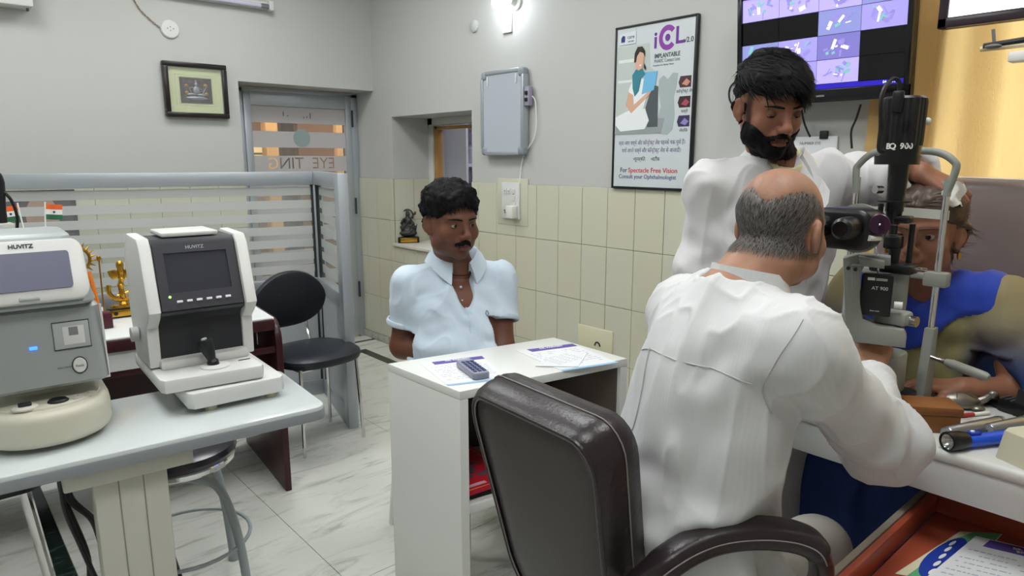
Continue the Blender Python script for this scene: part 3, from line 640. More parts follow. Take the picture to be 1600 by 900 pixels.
# --- framed lens poster
pw, ph = .443, .734; PO = frame((XW - .014, 2.169, 1.232), (0, -1, 0), (0, 0, 1), (-1, 0, 0))
po = thing('lens_poster', 'black-framed lens clinic poster with a reading woman hanging on the tiled wall', 'poster', (XW, 1.95, 1.232))
PL2 = T(-XW, -1.95, -1.232) @ PO
def flat(name, poly, m, z=.001, par=None, h=.0006):
    g = G(); g.prism([(x * pw, y * ph) for x, y in poly], h, PL2 @ T(0, 0, z)); return g.build(name, m, par or po, smooth=False)
g = G(); g.box((pw / 2, ph / 2, -.004), (pw, ph, .016), .002, M=PL2); g.build('backing', mat('poster_back', '#202024', .5), po)
flat('sheet', [(.02, .012), (.98, .012), (.98, .988), (.02, .988)], mat('poster_sheet', '#c9d0d3', .3), .0041)
for c, s in (((pw / 2, .004), (pw, .009)), ((pw / 2, ph - .004), (pw, .009)), ((.004, ph / 2), (.009, ph)), ((pw - .004, ph / 2), (.011, ph))):
    g = G(); g.box((c[0], c[1], .004), (s[0], s[1], .012), .001, M=PL2); g.build('frame_bar', black_pl, po)
Z = .005
ph_bg = flat('printed_room', [(.03, .36), (.56, .36), (.54, .70), (.46, .74), (.44, .88), (.03, .88)], mat('print_room', '#bcc5c1', .5), Z)
for x0, y0, x1, y1 in ((.05, .78, .30, .80), (.05, .66, .34, .675), (.28, .60, .31, .86)):
    flat('printed_shelf', [(x0, y0), (x1, y0), (x1, y1), (x0, y1)], mat('print_shelf', '#dde2dc', .5), Z + .0007)
flat('printed_floor', [(.03, .34), (.62, .34), (.66, .43), (.03, .45)], mat('print_floor', '#a6aeae', .5, noise=(60, .5)), Z + .0007)
flat('printed_cushion', [(.45, .38), (.58, .38), (.57, .62), (.5, .63), (.42, .5)], mat('print_cushion', '#5c6468', .6, noise=(80, .6)), Z + .0012)
wt = mat('print_white', '#e6eaec', .5); sk = mat('print_skin_tone', '#d3a98f', .5); tl_ = mat('print_teal', '#3d8fa0', .5, noise=(90, .5)); hb = mat('print_hair', '#241a1c', .5); lb_ = mat('print_lightblue', '#6fb4dd', .5)
flat('printed_trousers', [(.03, .40), (.10, .36), (.42, .37), (.47, .42), (.42, .49), (.30, .51), (.12, .47), (.03, .45)], wt, Z + .0017)
flat('printed_top', [(.18, .50), (.20, .62), (.27, .69), (.40, .67), (.45, .60), (.40, .50), (.30, .47)], wt, Z + .0022)
flat('printed_arm', [(.20, .60), (.16, .52), (.24, .47), (.46, .57), (.52, .62), (.50, .63), (.42, .58), (.27, .52), (.26, .58)], sk, Z + .0027)
flat('printed_folder', [(.37, .58), (.52, .60), (.56, .71), (.40, .71)], lb_, Z + .003)
flat('printed_scarf', [(.25, .62), (.24, .70), (.29, .735), (.37, .73), (.41, .70), (.36, .68), (.33, .60), (.28, .57)], tl_, Z + .0034)
flat('printed_face', [(.29, .735), (.275, .79), (.29, .83), (.34, .845), (.385, .82), (.385, .77), (.36, .735), (.32, .725)], sk, Z + .0039)
flat('printed_hair', [(.26, .775), (.265, .83), (.30, .865), (.36, .865), (.395, .835), (.40, .80), (.375, .825), (.33, .835), (.295, .81), (.285, .775)], hb, Z + .0044)
flat('printed_hair', [(.385, .74), (.41, .72), (.415, .735), (.395, .765)], hb, Z + .0044)
flat('printed_smile', [(.325, .757), (.36, .76), (.355, .752), (.335, .748)], wt, Z + .0044)
flat('printed_jar', [(.58, .34), (.56, .40), (.61, .50), (.57, .60), (.58, .66), (.63, .68), (.68, .655), (.74, .69), (.80, .685), (.79, .62), (.76, .55), (.78, .44), (.76, .36), (.70, .33)], mat('print_jar', '#a3b0b1', .5), Z)
for y, m1, m2, s in ((.60, '#4a2f33', '#c98a78', 'कॉन्टेक्ट लेंस'), (.485, '#3a2129', '#a84a5c', 'चश्मे'), (.375, '#3a2f55', '#8e82c4', 'लेसिक')):
    flat('printed_badge', [(.83, y), (.81, y + .03), (.83, y + .065), (.955, y + .065), (.955, y)], mat('badge' + m1, m1, .5), Z)
    flat('printed_badge_eye', [(.85, y + .02), (.90, y + .05), (.945, y + .03), (.91, y + .008)], mat('badge' + m2, m2, .5), Z + .0007)
    text(s, .018, PL2 @ T(.89 * pw, (y - .022) * ph, Z), ink, po)
pur = mat('print_purple', '#6b2f93', .45); pur2 = mat('print_violet', '#8a3aa0', .45); gry = mat('print_charcoal', '#45484e', .5); red = mat('print_red', '#c2342c', .5); blu = mat('print_navy', '#1f2f6e', .5)
text('i', .10, PL2 @ T(.515 * pw, .885 * ph, Z), pur, po, bold=.002); text('L', .10, PL2 @ T(.80 * pw, .895 * ph, Z), pur, po, bold=.002)
ring = [(.66 + .105 * math.cos(a), .895 + .072 * math.sin(a)) for a in [math.radians(40 + i * 280 / 24) for i in range(25)]]; ring2 = [(.66 + .06 * math.cos(a), .895 + .041 * math.sin(a)) for a in [math.radians(40 + i * 280 / 24) for i in range(24, -1, -1)]]
flat('printed_ring', ring + ring2, pur2, Z); flat('printed_pupil', [(.66 + .03 * math.cos(a), .895 + .021 * math.sin(a)) for a in [i * math.pi / 8 for i in range(16)]], pur, Z)
text('v2.0', .030, PL2 @ T(.905 * pw, .865 * ph, Z), gry, po, bold=.0006)
text('IMPLANTABLE', .026, PL2 @ T(.66 * pw, .795 * ph, Z), gry, po, width=.135, bold=.0007); text('PHAKIC Contact Lens', .022, PL2 @ T(.66 * pw, .766 * ph, Z), gry, po, width=.135); text('Freedom For Better Vision', .011, PL2 @ T(.62 * pw, .742 * ph, Z), gry, po, width=.11)
flat('printed_logo_card', [(.05, .89), (.27, .89), (.27, .965), (.05, .955)], mat('print_card', '#d4dadf', .5), Z + .002); flat('printed_logo', [(.08, .905), (.13, .905), (.13, .94), (.10, .945), (.08, .93)], blu, Z + .003)
text('care', .024, PL2 @ T(.205 * pw, .932 * ph, Z + .003), gry, po); text('GROUP', .010, PL2 @ T(.205 * pw, .905 * ph, Z + .003), gry, po)
text('क्या आप चश्मे और कॉन्टेक्ट लेंस पहनके थक चुके हैं।', .026, PL2 @ T(.5 * pw, .285 * ph, Z), mat('print_mauve', '#6e5a86', .5), po, width=.37); text('पायें अपने चश्मे और कॉन्टेक्ट लेंस से आजादी।', .026, PL2 @ T(.5 * pw, .238 * ph, Z), mat('print_mauve'), po, width=.33)
text('•सुरक्षित      •सटीक', .024, PL2 @ T(.45 * pw, .185 * ph, Z), gry, po, width=.15)
text('For', .031, PL2 @ T(.155 * pw, .115 * ph, Z), blu, po, bold=.0003, width=.04); text('Spectacle Free Vision', .031, PL2 @ T(.53 * pw, .115 * ph, Z), red, po, width=.275, bold=.0003); text('Consult your Ophthalmologist', .027, PL2 @ T(.46 * pw, .075 * ph, Z), blu, po, width=.325, bold=.0001)

# --- viewing board, switches, bulb, plates
by0, by1, bz0, bz1 = 2.785, 3.127, 1.40, 1.842
vb = thing('view_box', 'grey wall viewing board with rounded aluminium frame above the switches', 'board', (XW, (by0 + by1) / 2, bz0))
M0 = T(-XW, -(by0 + by1) / 2, -bz0)
g = G(); g.box((XW - .03, (by0 + by1) / 2, (bz0 + bz1) / 2), (.03, by1 - by0 - .02, bz1 - bz0 - .02), M=M0); g.build('panel', mat('board_grey', '#b2b8c2', .35), vb, smooth=False)
for c, s in (((by0, (bz0 + bz1) / 2), (.022, bz1 - bz0 - .05)), ((by1, (bz0 + bz1) / 2), (.022, bz1 - bz0 - .05)), (((by0 + by1) / 2, bz0), (by1 - by0 - .05, .022)), (((by0 + by1) / 2, bz1), (by1 - by0 - .05, .022))):
    g = G(); g.box((XW - .03, c[0], c[1]), (.045, s[0], s[1]), .006, M=M0); g.build('frame_bar', alu, vb)
for y in (by0, by1):
    for z in (bz0, bz1):
        g = G(); g.box((XW - .03, y + (.014 if y == by0 else -.014), z + (.014 if z == bz0 else -.014)), (.05, .05, .05), .018, 4, M=M0); g.build('corner_cap', mat('cap_grey', '#8c939b', .4), vb)
g = G(); g.box((XW - .03, by0 - .03, 1.70), (.03, .035, .10), .003, M=M0); g.build('switch_box', mat('switch_mauve', '#9a94a8', .5), vb)
for z in (1.68, 1.715):
    g = G(); g.box((XW - .048, by0 - .03, z), (.008, .018, .02), .002, M=M0); g.build('rocker', black_pl, vb)
for u in (.05, .29):
    g = G(); g.box((XW - .0475, by1 - u, bz1 - .045), (.006, .012, .05), .002, M=M0); g.build('film_clip', offw, vb)
g = G(); g.tube(spline([(XW - .02, by0 - .045, 1.70), (XW - .02, by0 - .075, 1.66), (XW - .015, by0 - .07, 1.5), (XW - .012, by0 + .03, 1.38), (XW - .012, by0 + .06, 1.25), (XW - .03, by0 + .085, 1.10)], 6), .003, 6, M=M0); g.build('cable', fwh, vb)
sw = thing('switch_board', 'white electrical switch plate with sockets and plugged adapter on the tiles', 'switch', (XW, 2.91, 1.027))
M0 = T(-XW, -2.91, -1.027)
g = G(); g.box((XW - .017, 2.91, 1.135), (.014, .15, .205), .004, M=M0); g.build('plate', offw, sw)
for i, (y, z, s) in enumerate(((2.95, 1.19, .02), (2.92, 1.19, .02), (2.88, 1.19, .024), (2.88, 1.15, .024))):
    g = G(); g.box((XW - .026, y, z), (.006, s, .03), .002, M=M0); g.build('rocker', offw, sw)
for y, z in ((2.955, 1.08), (2.945, 1.08), (2.95, 1.068), (2.95, 1.19), (2.92, 1.19)):
    g = G(); g.cyl((XW - .0255, y, z), (XW - .030, y, z), .0035, n=8, M=M0); g.build('socket_hole', ink, sw)
g = G(); g.box((XW - .045, 2.875, 1.075), (.045, .06, .07), .006, M=M0); g.build('adapter', mat('adapter_white', '#dcdcd6', .4), sw)
q = wallx(800, 8)
bl = thing('wall_bulb', 'glowing white bulb in a wall holder above the viewing board', 'lamp', (XW, q.y, q.z))
g = G(); g.box((-.006, .03, -.075), (.012, .075, .13), .003); g.build('back_plate', offw, bl)
g = G(); g.lathe([(.001, 0), (.045, 0), (.045, .012), (.03, .02), (.02, .05), (.001, .05)], 24, frame((0, -.035, .01), (0, 1, 0), (0, 0, 1), (-1, 0, 0)) @ T(0, 0, 0)); g.build('holder', offw, bl)
g = G(); g.ell((-.10, .0, -.0), (.034, .034, .04), 20); g.tube([(-.045, -.035, .01), (-.085, -.012, .0)], [.018, .024], 14); g.build('bulb', mat('bulb_glow', '#ffffff', .5, emit=('#eef4ff', LAMP_BULB)), bl)
q = wallx(742, 41); g = G(); g.lathe([(.001, 0), (.036, 0), (.034, .012), (.028, .016), (.001, .018)], 28, frame((0, 0, 0), (0, 1, 0), (0, 0, 1), (-1, 0, 0))); o = g.build('round_cover', paint); o.location = (XW, q.y, q.z); tag(o, 'painted-over round junction cover on the wall left of the bulb', 'cover')
def wally(px, py, off=0): return ony(px, py, YW - off)
# picture
pc = thing('relief_picture', 'dark-framed metallic relief of a seated meditating figure with pale green mount', 'picture', (1.372, YW, 1.77))
fwid, fhei = .36, .315
for c, s in (((0, fhei / 2 - .014), (fwid, .028)), ((0, -fhei / 2 + .014), (fwid, .028)), ((-fwid / 2 + .014, 0), (.028, fhei - .056)), ((fwid / 2 - .014, 0), (.028, fhei - .056))):
    g = G(); g.box((c[0], -.022, c[1]), (s[0], .04, s[1]), .005); g.build('frame_bar', mat('dark_frame', '#1d1716', .3), pc)
g = G(); g.box((0, -.012, 0), (fwid - .05, .008, fhei - .05)); g.build('mount', mat('pale_green_mount', '#bcc398', .6), pc, smooth=False)
for s in (1, .87):
    g = G(); w2, h2 = .225 * s, .175 * s; g.tube([(-w2 / 2, -.0165, h2 / 2), (w2 / 2, -.0165, h2 / 2), (w2 / 2, -.0165, -h2 / 2), (-w2 / 2, -.0165, -h2 / 2)], .0008, 4, closed=True); g.build('mount_line', mat('mount_line', '#8e9670', .6), pc)
g = G(); g.box((0, -.018, 0), (.18, .006, .145)); g.build('picture_ground', mat('picture_black', '#120f10', .4), pc, smooth=False)
g = G(); g.box((-.006, -.0215, .002), (.15, .003, .125)); g.build('relief_field', mat('bronze_field', '#6b5138', .4, .6, noise=(45, .9), col2='#2a2225', bump=(60, .8)), pc, smooth=False)
pew = mat('pewter', '#8c8f96', .35, .8, noise=(60, .4))
g = G()
for c, r in (((0, -.024, .0), (.02, .006, .026)), ((0, -.025, .035), (.011, .006, .014)), ((0, -.025, .052), (.008, .005, .008)), ((-.028, -.024, -.025), (.03, .006, .009)), ((.028, -.024, -.025), (.03, .006, .009)), ((0, -.023, -.045), (.062, .005, .012))): g.ell(c, r, 12)
g.tube([(-.018, -.025, .018), (-.04, -.025, .012), (-.03, -.026, -.012)], .005, 6); g.tube([(.018, -.025, .018), (.034, -.025, -.004), (.012, -.026, -.014)], .005, 6); g.tube([(.032, -.026, -.02), (.058, -.026, .024)], .003, 6); g.build('relief_figure', pew, pc)
for i, (x, z, r) in enumerate(((.055, .03, .014), (.058, -.02, .014), (-.055, .025, .012), (-.055, -.015, .013))):
    g = G(); g.ell((x, -.023, z), (r, .004, r * .9), 10); g.build('relief_flower', mat('relief_gold', '#a07a35', .35, .9, noise=(80, .6)), pc)
g = G(); g.box((0, -.034, 0), (fwid - .05, .002, fhei - .05)); g.build('picture_glass', mat('picture_glass', '#ffffff', .02, alpha=.06), pc, smooth=False)
# tube lamp, ceiling rose and wires, white box at top left
tb = thing('tube_lamp', 'unlit fluorescent tube lamp high on the wall above the picture', 'lamp', (1.25, YW, 2.31))
g = G(); g.box((0, -.02, 0), (1.24, .03, .045), .004); g.build('channel', offw, tb)
g = G(); g.cyl((-.58, -.05, -.008), (.55, -.05, -.008), .014, n=16); g.build('tube', mat('tube_glass', '#c8c4d8', .15), tb)
for x in (-.60, .60):
    g = G(); g.box((x, -.04, -.002), (.03, .05, .055), .005); g.build('end_cap', offw, tb)
for x in (-.565, .56):
    g = G(); g.cyl((x - .025, -.05, -.008), (x + .025, -.05, -.008), .0145, n=14); g.build('tube_cap', mat('cap_metal', '#8d8d90', .3, .8), tb)
q = wally(265, 46)
rs = thing('ceiling_rose', 'round white wall rose with screws and twisted brown wires above the picture', 'junction', (q.x, YW, q.z))
g = G(); g.lathe([(.001, 0), (.052, 0), (.052, .008), (.046, .016), (.001, .018)], 32, frame((0, 0, 0), (1, 0, 0), (0, 0, 1), (0, -1, 0))); g.build('cover', offw, rs)
for x, z in ((-.015, .003), (.016, .003), (0, .012), (0, -.008)):
    g = G(); g.ell((x, -.0185, z), (.003, .001, .003), 8); g.build('screw', mat('screw_dark', '#5c5c58', .5), rs)
for k in range(2):
    g = G(); g.tube([p + Vector((0, .004 * math.sin(i * .9 + k * 3.1), .005 * math.cos(i * .9 + k * 3.1))) for i, p in enumerate(spline([(-.05, -.006, .0), (-.09, -.006, .03), (-.15, -.006, .09), (-.19, -.006, .17), (-.24, -.006, .27)], 8))], .002, 5); g.build('wire', mat('wire_brown', '#8a7762', .6), rs)
q = wally(48, 20); g = G(); g.box((-.2, -.06, .16), (.4, .12, .3), .006); o = g.build('wall_unit', offw); o.location = (q.x, YW, q.z); tag(o, 'white wall unit cut by the top left corner', 'wall unit')
g = G(); g.cyl((-.02, -.06, -.005), (-.02, -.06, .012), .006, n=10); g.build('screw', mat('screw_dark'), o)

# --- camera monitor
c0 = onx(1153, 165, 2.47); c1 = onx(1420, 155, 2.47); yc, wT, hT = (c0.y + c1.y) / 2, abs(c0.y - c1.y), .405
tv = thing('camera_monitor', 'wall monitor showing a grid of violet security camera views', 'monitor', (2.47, yc, (c0.z + c1.z) / 2))
TM = frame((0, 0, 0), (0, -1, 0), (-math.sin(.10), 0, math.cos(.10)), (-math.cos(.10), 0, -math.sin(.10)))
g = G(); g.box((0, hT / 2, -.025), (wT, hT, .04), .008, M=TM); g.build('casing', black_pl, tv)
bz = .018
for c, s in (((0, .022), (wT, .044)), ((0, hT - .01), (wT, .02)), ((-wT / 2 + bz / 2, hT / 2), (bz, hT)), ((wT / 2 - bz / 2, hT / 2), (bz, hT))):
    g = G(); g.box((c[0], c[1], 0), (s[0], s[1], .02), .003, M=TM); g.build('bezel_bar', mat('gloss_black', '#0d0d10', .18), tv)
def feed(name, base, dark, sc, e):
    m = mat(name, base, .3, noise=(sc, 1.0), col2=dark, bump=None); nt = m.node_tree; b = nt.nodes['Principled BSDF']
    src = b.inputs['Base Color'].links[0].from_socket; nt.links.new(src, b.inputs['Emission Color']); b.inputs['Emission Strength'].default_value = e; return m
feeds = [feed('feed_%d' % i, c, d, s, 1.5) for i, (c, d, s) in enumerate((('#c9bff2', '#7d76b4', 14), ('#bdb4ee', '#5f5a94', 18), ('#d2c8f6', '#8d83c8', 11), ('#b9aee6', '#6a6f9f', 22)))]
blackf = mat('feed_black', '#050508', .2); sx0, sy0 = -wT / 2 + bz, .062; cw, chh = (wT - 2 * bz) / 4, (hT - .02 - sy0) / 4
shapes = mat('feed_shape', '#8d84c4', .3, emit=('#857cc0', .7)); shapes2 = mat('feed_light', '#e6dffc', .3, emit=('#d9d0fa', .9)); green_f = mat('feed_green', '#6fa8a0', .3, emit=('#86b8c0', .7))
random.seed(11)
for r in range(4):
    for c in range(4):
        isb = (r == 2 and c < 2) or (r < 2 and c == 3)
        cxx, cyy = sx0 + (c + .5) * cw, sy0 + (r + .5) * chh
        g = G(); g.box((cxx, cyy, .001), (cw - .002, chh - .002, .002), M=TM); fe = g.build('camera_view', blackf if isb else random.choice(feeds), tv, smooth=False)
        if not isb:
            for k in range(14):
                a = random.uniform(0, 180); w1, h1 = random.uniform(.006, .035), random.uniform(.002, .014)
                px_, py_ = cxx + random.uniform(-.3, .3) * cw, cyy + random.uniform(-.3, .3) * chh
                g = G(); g.box((0, 0, 0), (w1, h1, .0006), M=TM @ T(px_, py_, .0022 + k * .0002) @ RZ(a if h1 < .012 and w1 < .03 else random.choice((20, -25, 70)))); g.build('picture_patch', random.choice((shapes, shapes2, shapes, green_f)), fe, smooth=False)
g = G(); g.box((0, .053, .001), (wT - 2 * bz, .016, .002), M=TM); tbq = g.build('task_bar', mat('bar_blue', '#2a1fa0', .3, emit=('#2314a8', .7)), tv, smooth=False)
text('04:05 PM', .012, TM @ T(wT / 2 - .06, .053, .0024), mat('white_glow', '#ffffff', emit=('#ffffff', .8)), tbq)
g = G(); g.box((.02, .022, .0105), (.03, .006, .001), M=TM); g.build('maker_mark', mat('mark_grey', '#77787c', .4), tv, smooth=False)
g = G(); g.box((0, .2, -.07), (.15, .15, .06), M=TM); g.build('wall_mount', black_pl, tv, smooth=False)
for i, pts in enumerate(([(1345, 163), (1338, 185), (1330, 205), (1331, 232)], [(1252, 170), (1256, 190), (1262, 206), (1266, 214)], [(1160, 120), (1142, 135), (1140, 155), (1152, 175)])):
    g = G(); g.tube(spline([onx(x, y, 2.53) for x, y in pts], 6), .004, 6, M=T(-2.47, -yc, -(c0.z + c1.z) / 2)); g.build('cable', black_pl, tv)
# clipped notice under the monitor
q = wallx(1268, 222); wc = thing('clipped_notice', 'white notice with two black clips on the wall under the monitor', 'notice', (XW - .006, q.y, q.z - .03))
g = G(); g.box((0, 0, 0), (.008, .20, .10), .001); g.build('sheet', mat('paper_white', '#dfe2e4', .6), wc)
for y in (.075, -.05):
    g = G(); g.box((-.006, y, .055), (.012, .03, .03), .003); g.build('clip', black_pl, wc)
text('NUMBER EYE', .014, frame((-.0045, 0, .025), (0, -1, 0), (0, 0, 1), (-1, 0, 0)), mat('print_grey'), wc)
# second monitor, top right
c0 = onx(1465, 46, 2.25); c1 = onx(1600, 24, 2.25)
t2 = thing('white_screen_monitor', 'monitor with blank white screen cut by the top right corner', 'monitor', (2.25, c0.y, c0.z))
TM = frame((0, 0, 0), (0, -1, 0), (0, 0, 1), (-1, 0, 0)); wT, hT = .62, .36
g = G(); g.box((wT / 2, hT / 2, -.02), (wT, hT, .03), .006, M=TM); g.build('casing', black_pl, t2)
for c, s in (((wT / 2, .014), (wT, .028)), ((wT / 2, hT - .01), (wT, .02)), ((.012, hT / 2), (.024, hT)), ((wT - .012, hT / 2), (.024, hT))):
    g = G(); g.box((c[0], c[1], 0), (s[0], s[1], .018), .003, M=TM); g.build('bezel_bar', mat('bezel_plum', '#2a2028', .25), t2)
g = G(); g.box((wT / 2, hT / 2, .001), (wT - .044, hT - .044, .002), M=TM); g.build('screen', mat('white_screen', '#ffffff', emit=('#fbf4ff', 1.3)), t2, smooth=False)
g = G(); g.box((wT / 2, hT / 2, -.12), (.06, .06, .2), M=TM); g.build('mount_arm', black_pl, t2, smooth=False)
# chart arm, right edge
ca = thing('chart_holder', 'black swing arm with pale tip and small white box at the right frame edge', 'arm', onx(1545, 72, 2.0))
o0 = onx(1545, 72, 2.0); Lq = lambda x, y, X=2.0: onx(x, y, X) - o0
g = G(); g.tube([Lq(1537, 73), Lq(1600, 63), Lq(1660, 53)], .008, 10); g.build('rod', black_pl, ca)
g = G(); g.tube([Lq(1532, 77), Lq(1600, 70), Lq(1660, 62)], .006, 8); g.build('pale_bar', mat('pale_brass', '#cdb995', .4), ca)
g = G(); g.tube([Lq(1552, 46), Lq(1554, 74)], .004, 8); g.ell(Lq(1553, 73), (.02, .02, .006), 12); g.build('tip_pin', mat('pin_grey', '#6b6a6c', .4), ca)
g = G(); g.box(Lq(1602, 88), (.04, .06, .024), .004); g.build('white_box', offw, ca)

# --- curtain
cu_m = mat('yellow_curtain', '#f2d090', .75, noise=(7, .3), col2='#e0b870', sheen=.3); ntc = cu_m.node_tree; bc_ = ntc.nodes['Principled BSDF']
vo = ntc.nodes.new('ShaderNodeTexNoise'); vo.inputs['Scale'].default_value = 12; vo.inputs['Detail'].default_value = 3; vo.inputs['Distortion'].default_value = 2.5
wv = ntc.nodes.new('ShaderNodeMath'); wv.operation = 'PINGPONG'; wv.inputs[1].default_value = .06; ntc.links.new(vo.outputs['Fac'], wv.inputs[0])
bpn = ntc.nodes.new('ShaderNodeBump'); bpn.inputs['Distance'].default_value = .06; bpn.inputs['Strength'].default_value = .35; ntc.links.new(wv.outputs[0], bpn.inputs['Height']); ntc.links.new(bpn.outputs[0], bc_.inputs['Normal'])
tr_ = ntc.nodes.new('ShaderNodeBsdfTranslucent'); ms_ = ntc.nodes.new('ShaderNodeMixShader'); ms_.inputs[0].default_value = .45
_l = bc_.inputs['Base Color'].links[0].from_socket; ntc.links.new(_l, tr_.inputs[0]); ntc.links.new(bpn.outputs[0], tr_.inputs['Normal']); ntc.links.new(bc_.outputs[0], ms_.inputs[1]); ntc.links.new(tr_.outputs[0], ms_.inputs[2]); ntc.links.new(ms_.outputs[0], ntc.nodes['Material Output'].inputs[0])
ya = onx(1345, 210, 2.5).y; v, f = [], []; n, mrows = 150, 8
for j in range(mrows + 1):
    for i in range(n + 1):
        u = i / n; y = ya - u * (ya + .9); z = .12 + (2.62 - .12) * j / mrows
        amp = .022 + .012 * math.sin(u * 9); x = 2.545 + amp * .9 * math.sin(u * 2 * math.pi * 11 + .8 * math.sin(u * 14)) + .004 * math.sin(z * 5 + u * 30)
        v.append((x, y, z))
for j in range(mrows):
    for i in range(n): a = j * (n + 1) + i; f.append((a, a + n + 1, a + n + 2, a + 1))
g = G(); g.add(v, f)
ct = thing('window_curtain', 'yellow patterned curtain hanging behind the patient chair', 'curtain', (2.545, 0, 0))
g.build('cloth', cu_m, ct, M=T(-2.545, 0, 0), angle=80)
g = G(); g.cyl((0, ya + .05, 2.63), (0, -.95, 2.63), .012, n=12); g.build('rail', alu, ct)

# ================================================================== WHITE DESK
FLp, NLp, FRp, NRp = [onz(*p, .75) for p in ((606, 568), (718, 612), (865, 527), (980, 560))]
dk = thing('white_desk', 'white laminate desk with open shelf holding magazines between chair and seated man', 'desk', (NLp.x, NLp.y, 0))
o0 = Vector((NLp.x, NLp.y, 0)); A, B_, C_, D_ = [Vector((p.x, p.y, 0)) - o0 for p in (NLp, NRp, FRp, FLp)]
def quadp(a, b, c, d, z0, z1, name, m, bev=.002):
    g = G(); g.prism([(p.x, p.y) for p in (a, b, c, d)], z1 - z0, T(0, 0, z0), bev=bev); return g.build(name, m, dk)
ex = (B_ - A).normalized(); ey = (D_ - A).normalized()
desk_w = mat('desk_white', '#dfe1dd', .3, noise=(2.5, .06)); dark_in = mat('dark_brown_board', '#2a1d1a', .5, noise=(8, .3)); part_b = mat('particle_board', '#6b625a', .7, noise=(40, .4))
quadp(A, B_, C_, D_, .725, .75, 'desk_top', desk_w)
t_ = .026
quadp(A, A + ex * t_, D_ + (C_ - D_).normalized() * t_, D_, 0, .725, 'side_panel', desk_w)
exr = (C_ - D_).normalized()
quadp(B_ - ex * t_, B_, C_, C_ - exr * t_, 0, .725, 'side_panel', desk_w)
quadp(B_ - ex * (t_ + .004) + ey * .012, B_ - ex * t_ + ey * .012, C_ - exr * t_, C_ - exr * (t_ + .004), .02, .722, 'inner_lining', part_b, 0)
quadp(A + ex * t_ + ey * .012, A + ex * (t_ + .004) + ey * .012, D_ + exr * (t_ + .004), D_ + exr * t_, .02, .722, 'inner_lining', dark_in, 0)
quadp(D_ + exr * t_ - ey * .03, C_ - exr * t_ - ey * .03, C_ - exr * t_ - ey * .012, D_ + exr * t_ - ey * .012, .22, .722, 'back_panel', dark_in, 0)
quadp(A + ex * t_ + ey * .012, B_ - ex * t_ + ey * .012, C_ - exr * t_ - ey * .03, D_ + exr * t_ - ey * .03, .375, .40, 'shelf', desk_w)
# magazines on the shelf
def sheet(name, label, cat, poly, z, m, thick=.002, group=None):
    c = Vector((sum(p[0] for p in poly) / len(poly), sum(p[1] for p in poly) / len(poly), 0))
    g = G(); g.prism([(p[0] - c.x, p[1] - c.y) for p in poly], thick); o = g.build(name, m, smooth=False); o.location = (c.x, c.y, z); return tag(o, label, cat, group)
S0 = Vector((NLp.x, NLp.y, 0)) + ex * .032 + ey * .02
def mg(u, v): p = S0 + ex * u + ey * v; return (p.x, p.y)
sheet('magazine', 'white-edged magazine at the bottom of the shelf pile', 'magazine', [mg(.01, .0), mg(.235, .0), mg(.235, .27), mg(.01, .27)], .4005, mat('magazine_white', '#d7d7d2', .5), .008, 'magazines on the shelf')
sheet('magazine', 'black-covered magazine under the red one on the shelf', 'magazine', [mg(.0, .01), mg(.215, .0), mg(.225, .26), mg(.01, .275)], .4087, mat('magazine_black', '#17161a', .4), .014, 'magazines on the shelf')
sheet('magazine', 'grey magazine lying behind the red one on the shelf', 'magazine', [mg(.16, .14), mg(.33, .13), mg(.33, .28), mg(.17, .29)], .4232, mat('magazine_grey', '#8f9092', .4), .006, 'magazines on the shelf')
rm = thing('red_magazine', 'red magazine with silver dancer print and gold border on top of shelf pile', 'magazine', (*mg(.1, .135), .4296))
rot = math.degrees(math.atan2(ex.y, ex.x))
rm.rotation_euler = (0, 0, math.radians(rot + 4))
g = G(); g.box((0, 0, .004), (.20, .27, .008), .001); g.build('cover', mat('magazine_red', '#b3202f', .35), rm)
g = G(); g.tube([(-.085, -.12, .0082), (.085, -.12, .0082), (.085, .115, .0082), (-.085, .115, .0082)], .0012, 4, closed=True); g.build('gold_border', mat('print_gold', '#d0a648', .4), rm)
g = G()
for c, r in (((0, .045, .0085), (.014, .018, .001)), ((0, .0, .0085), (.02, .035, .001)), ((-.035, -.045, .0085), (.03, .014, .001)), ((.03, -.05, .0085), (.03, .012, .001)), ((.035, .02, .0085), (.022, .008, .001)), ((-.035, .015, .0085), (.02, .008, .001))): g.ell(c, r, 10)
g.build('printed_dancer', mat('print_pewter', '#8f8790', .5, noise=(120, .8), col2='#3a2a35'), rm)
g = G(); g.box((-.03, -.1, .0083), (.06, .014, .0008)); g.build('printed_title', mat('print_pink', '#d7a0b0', .5), rm, smooth=False)
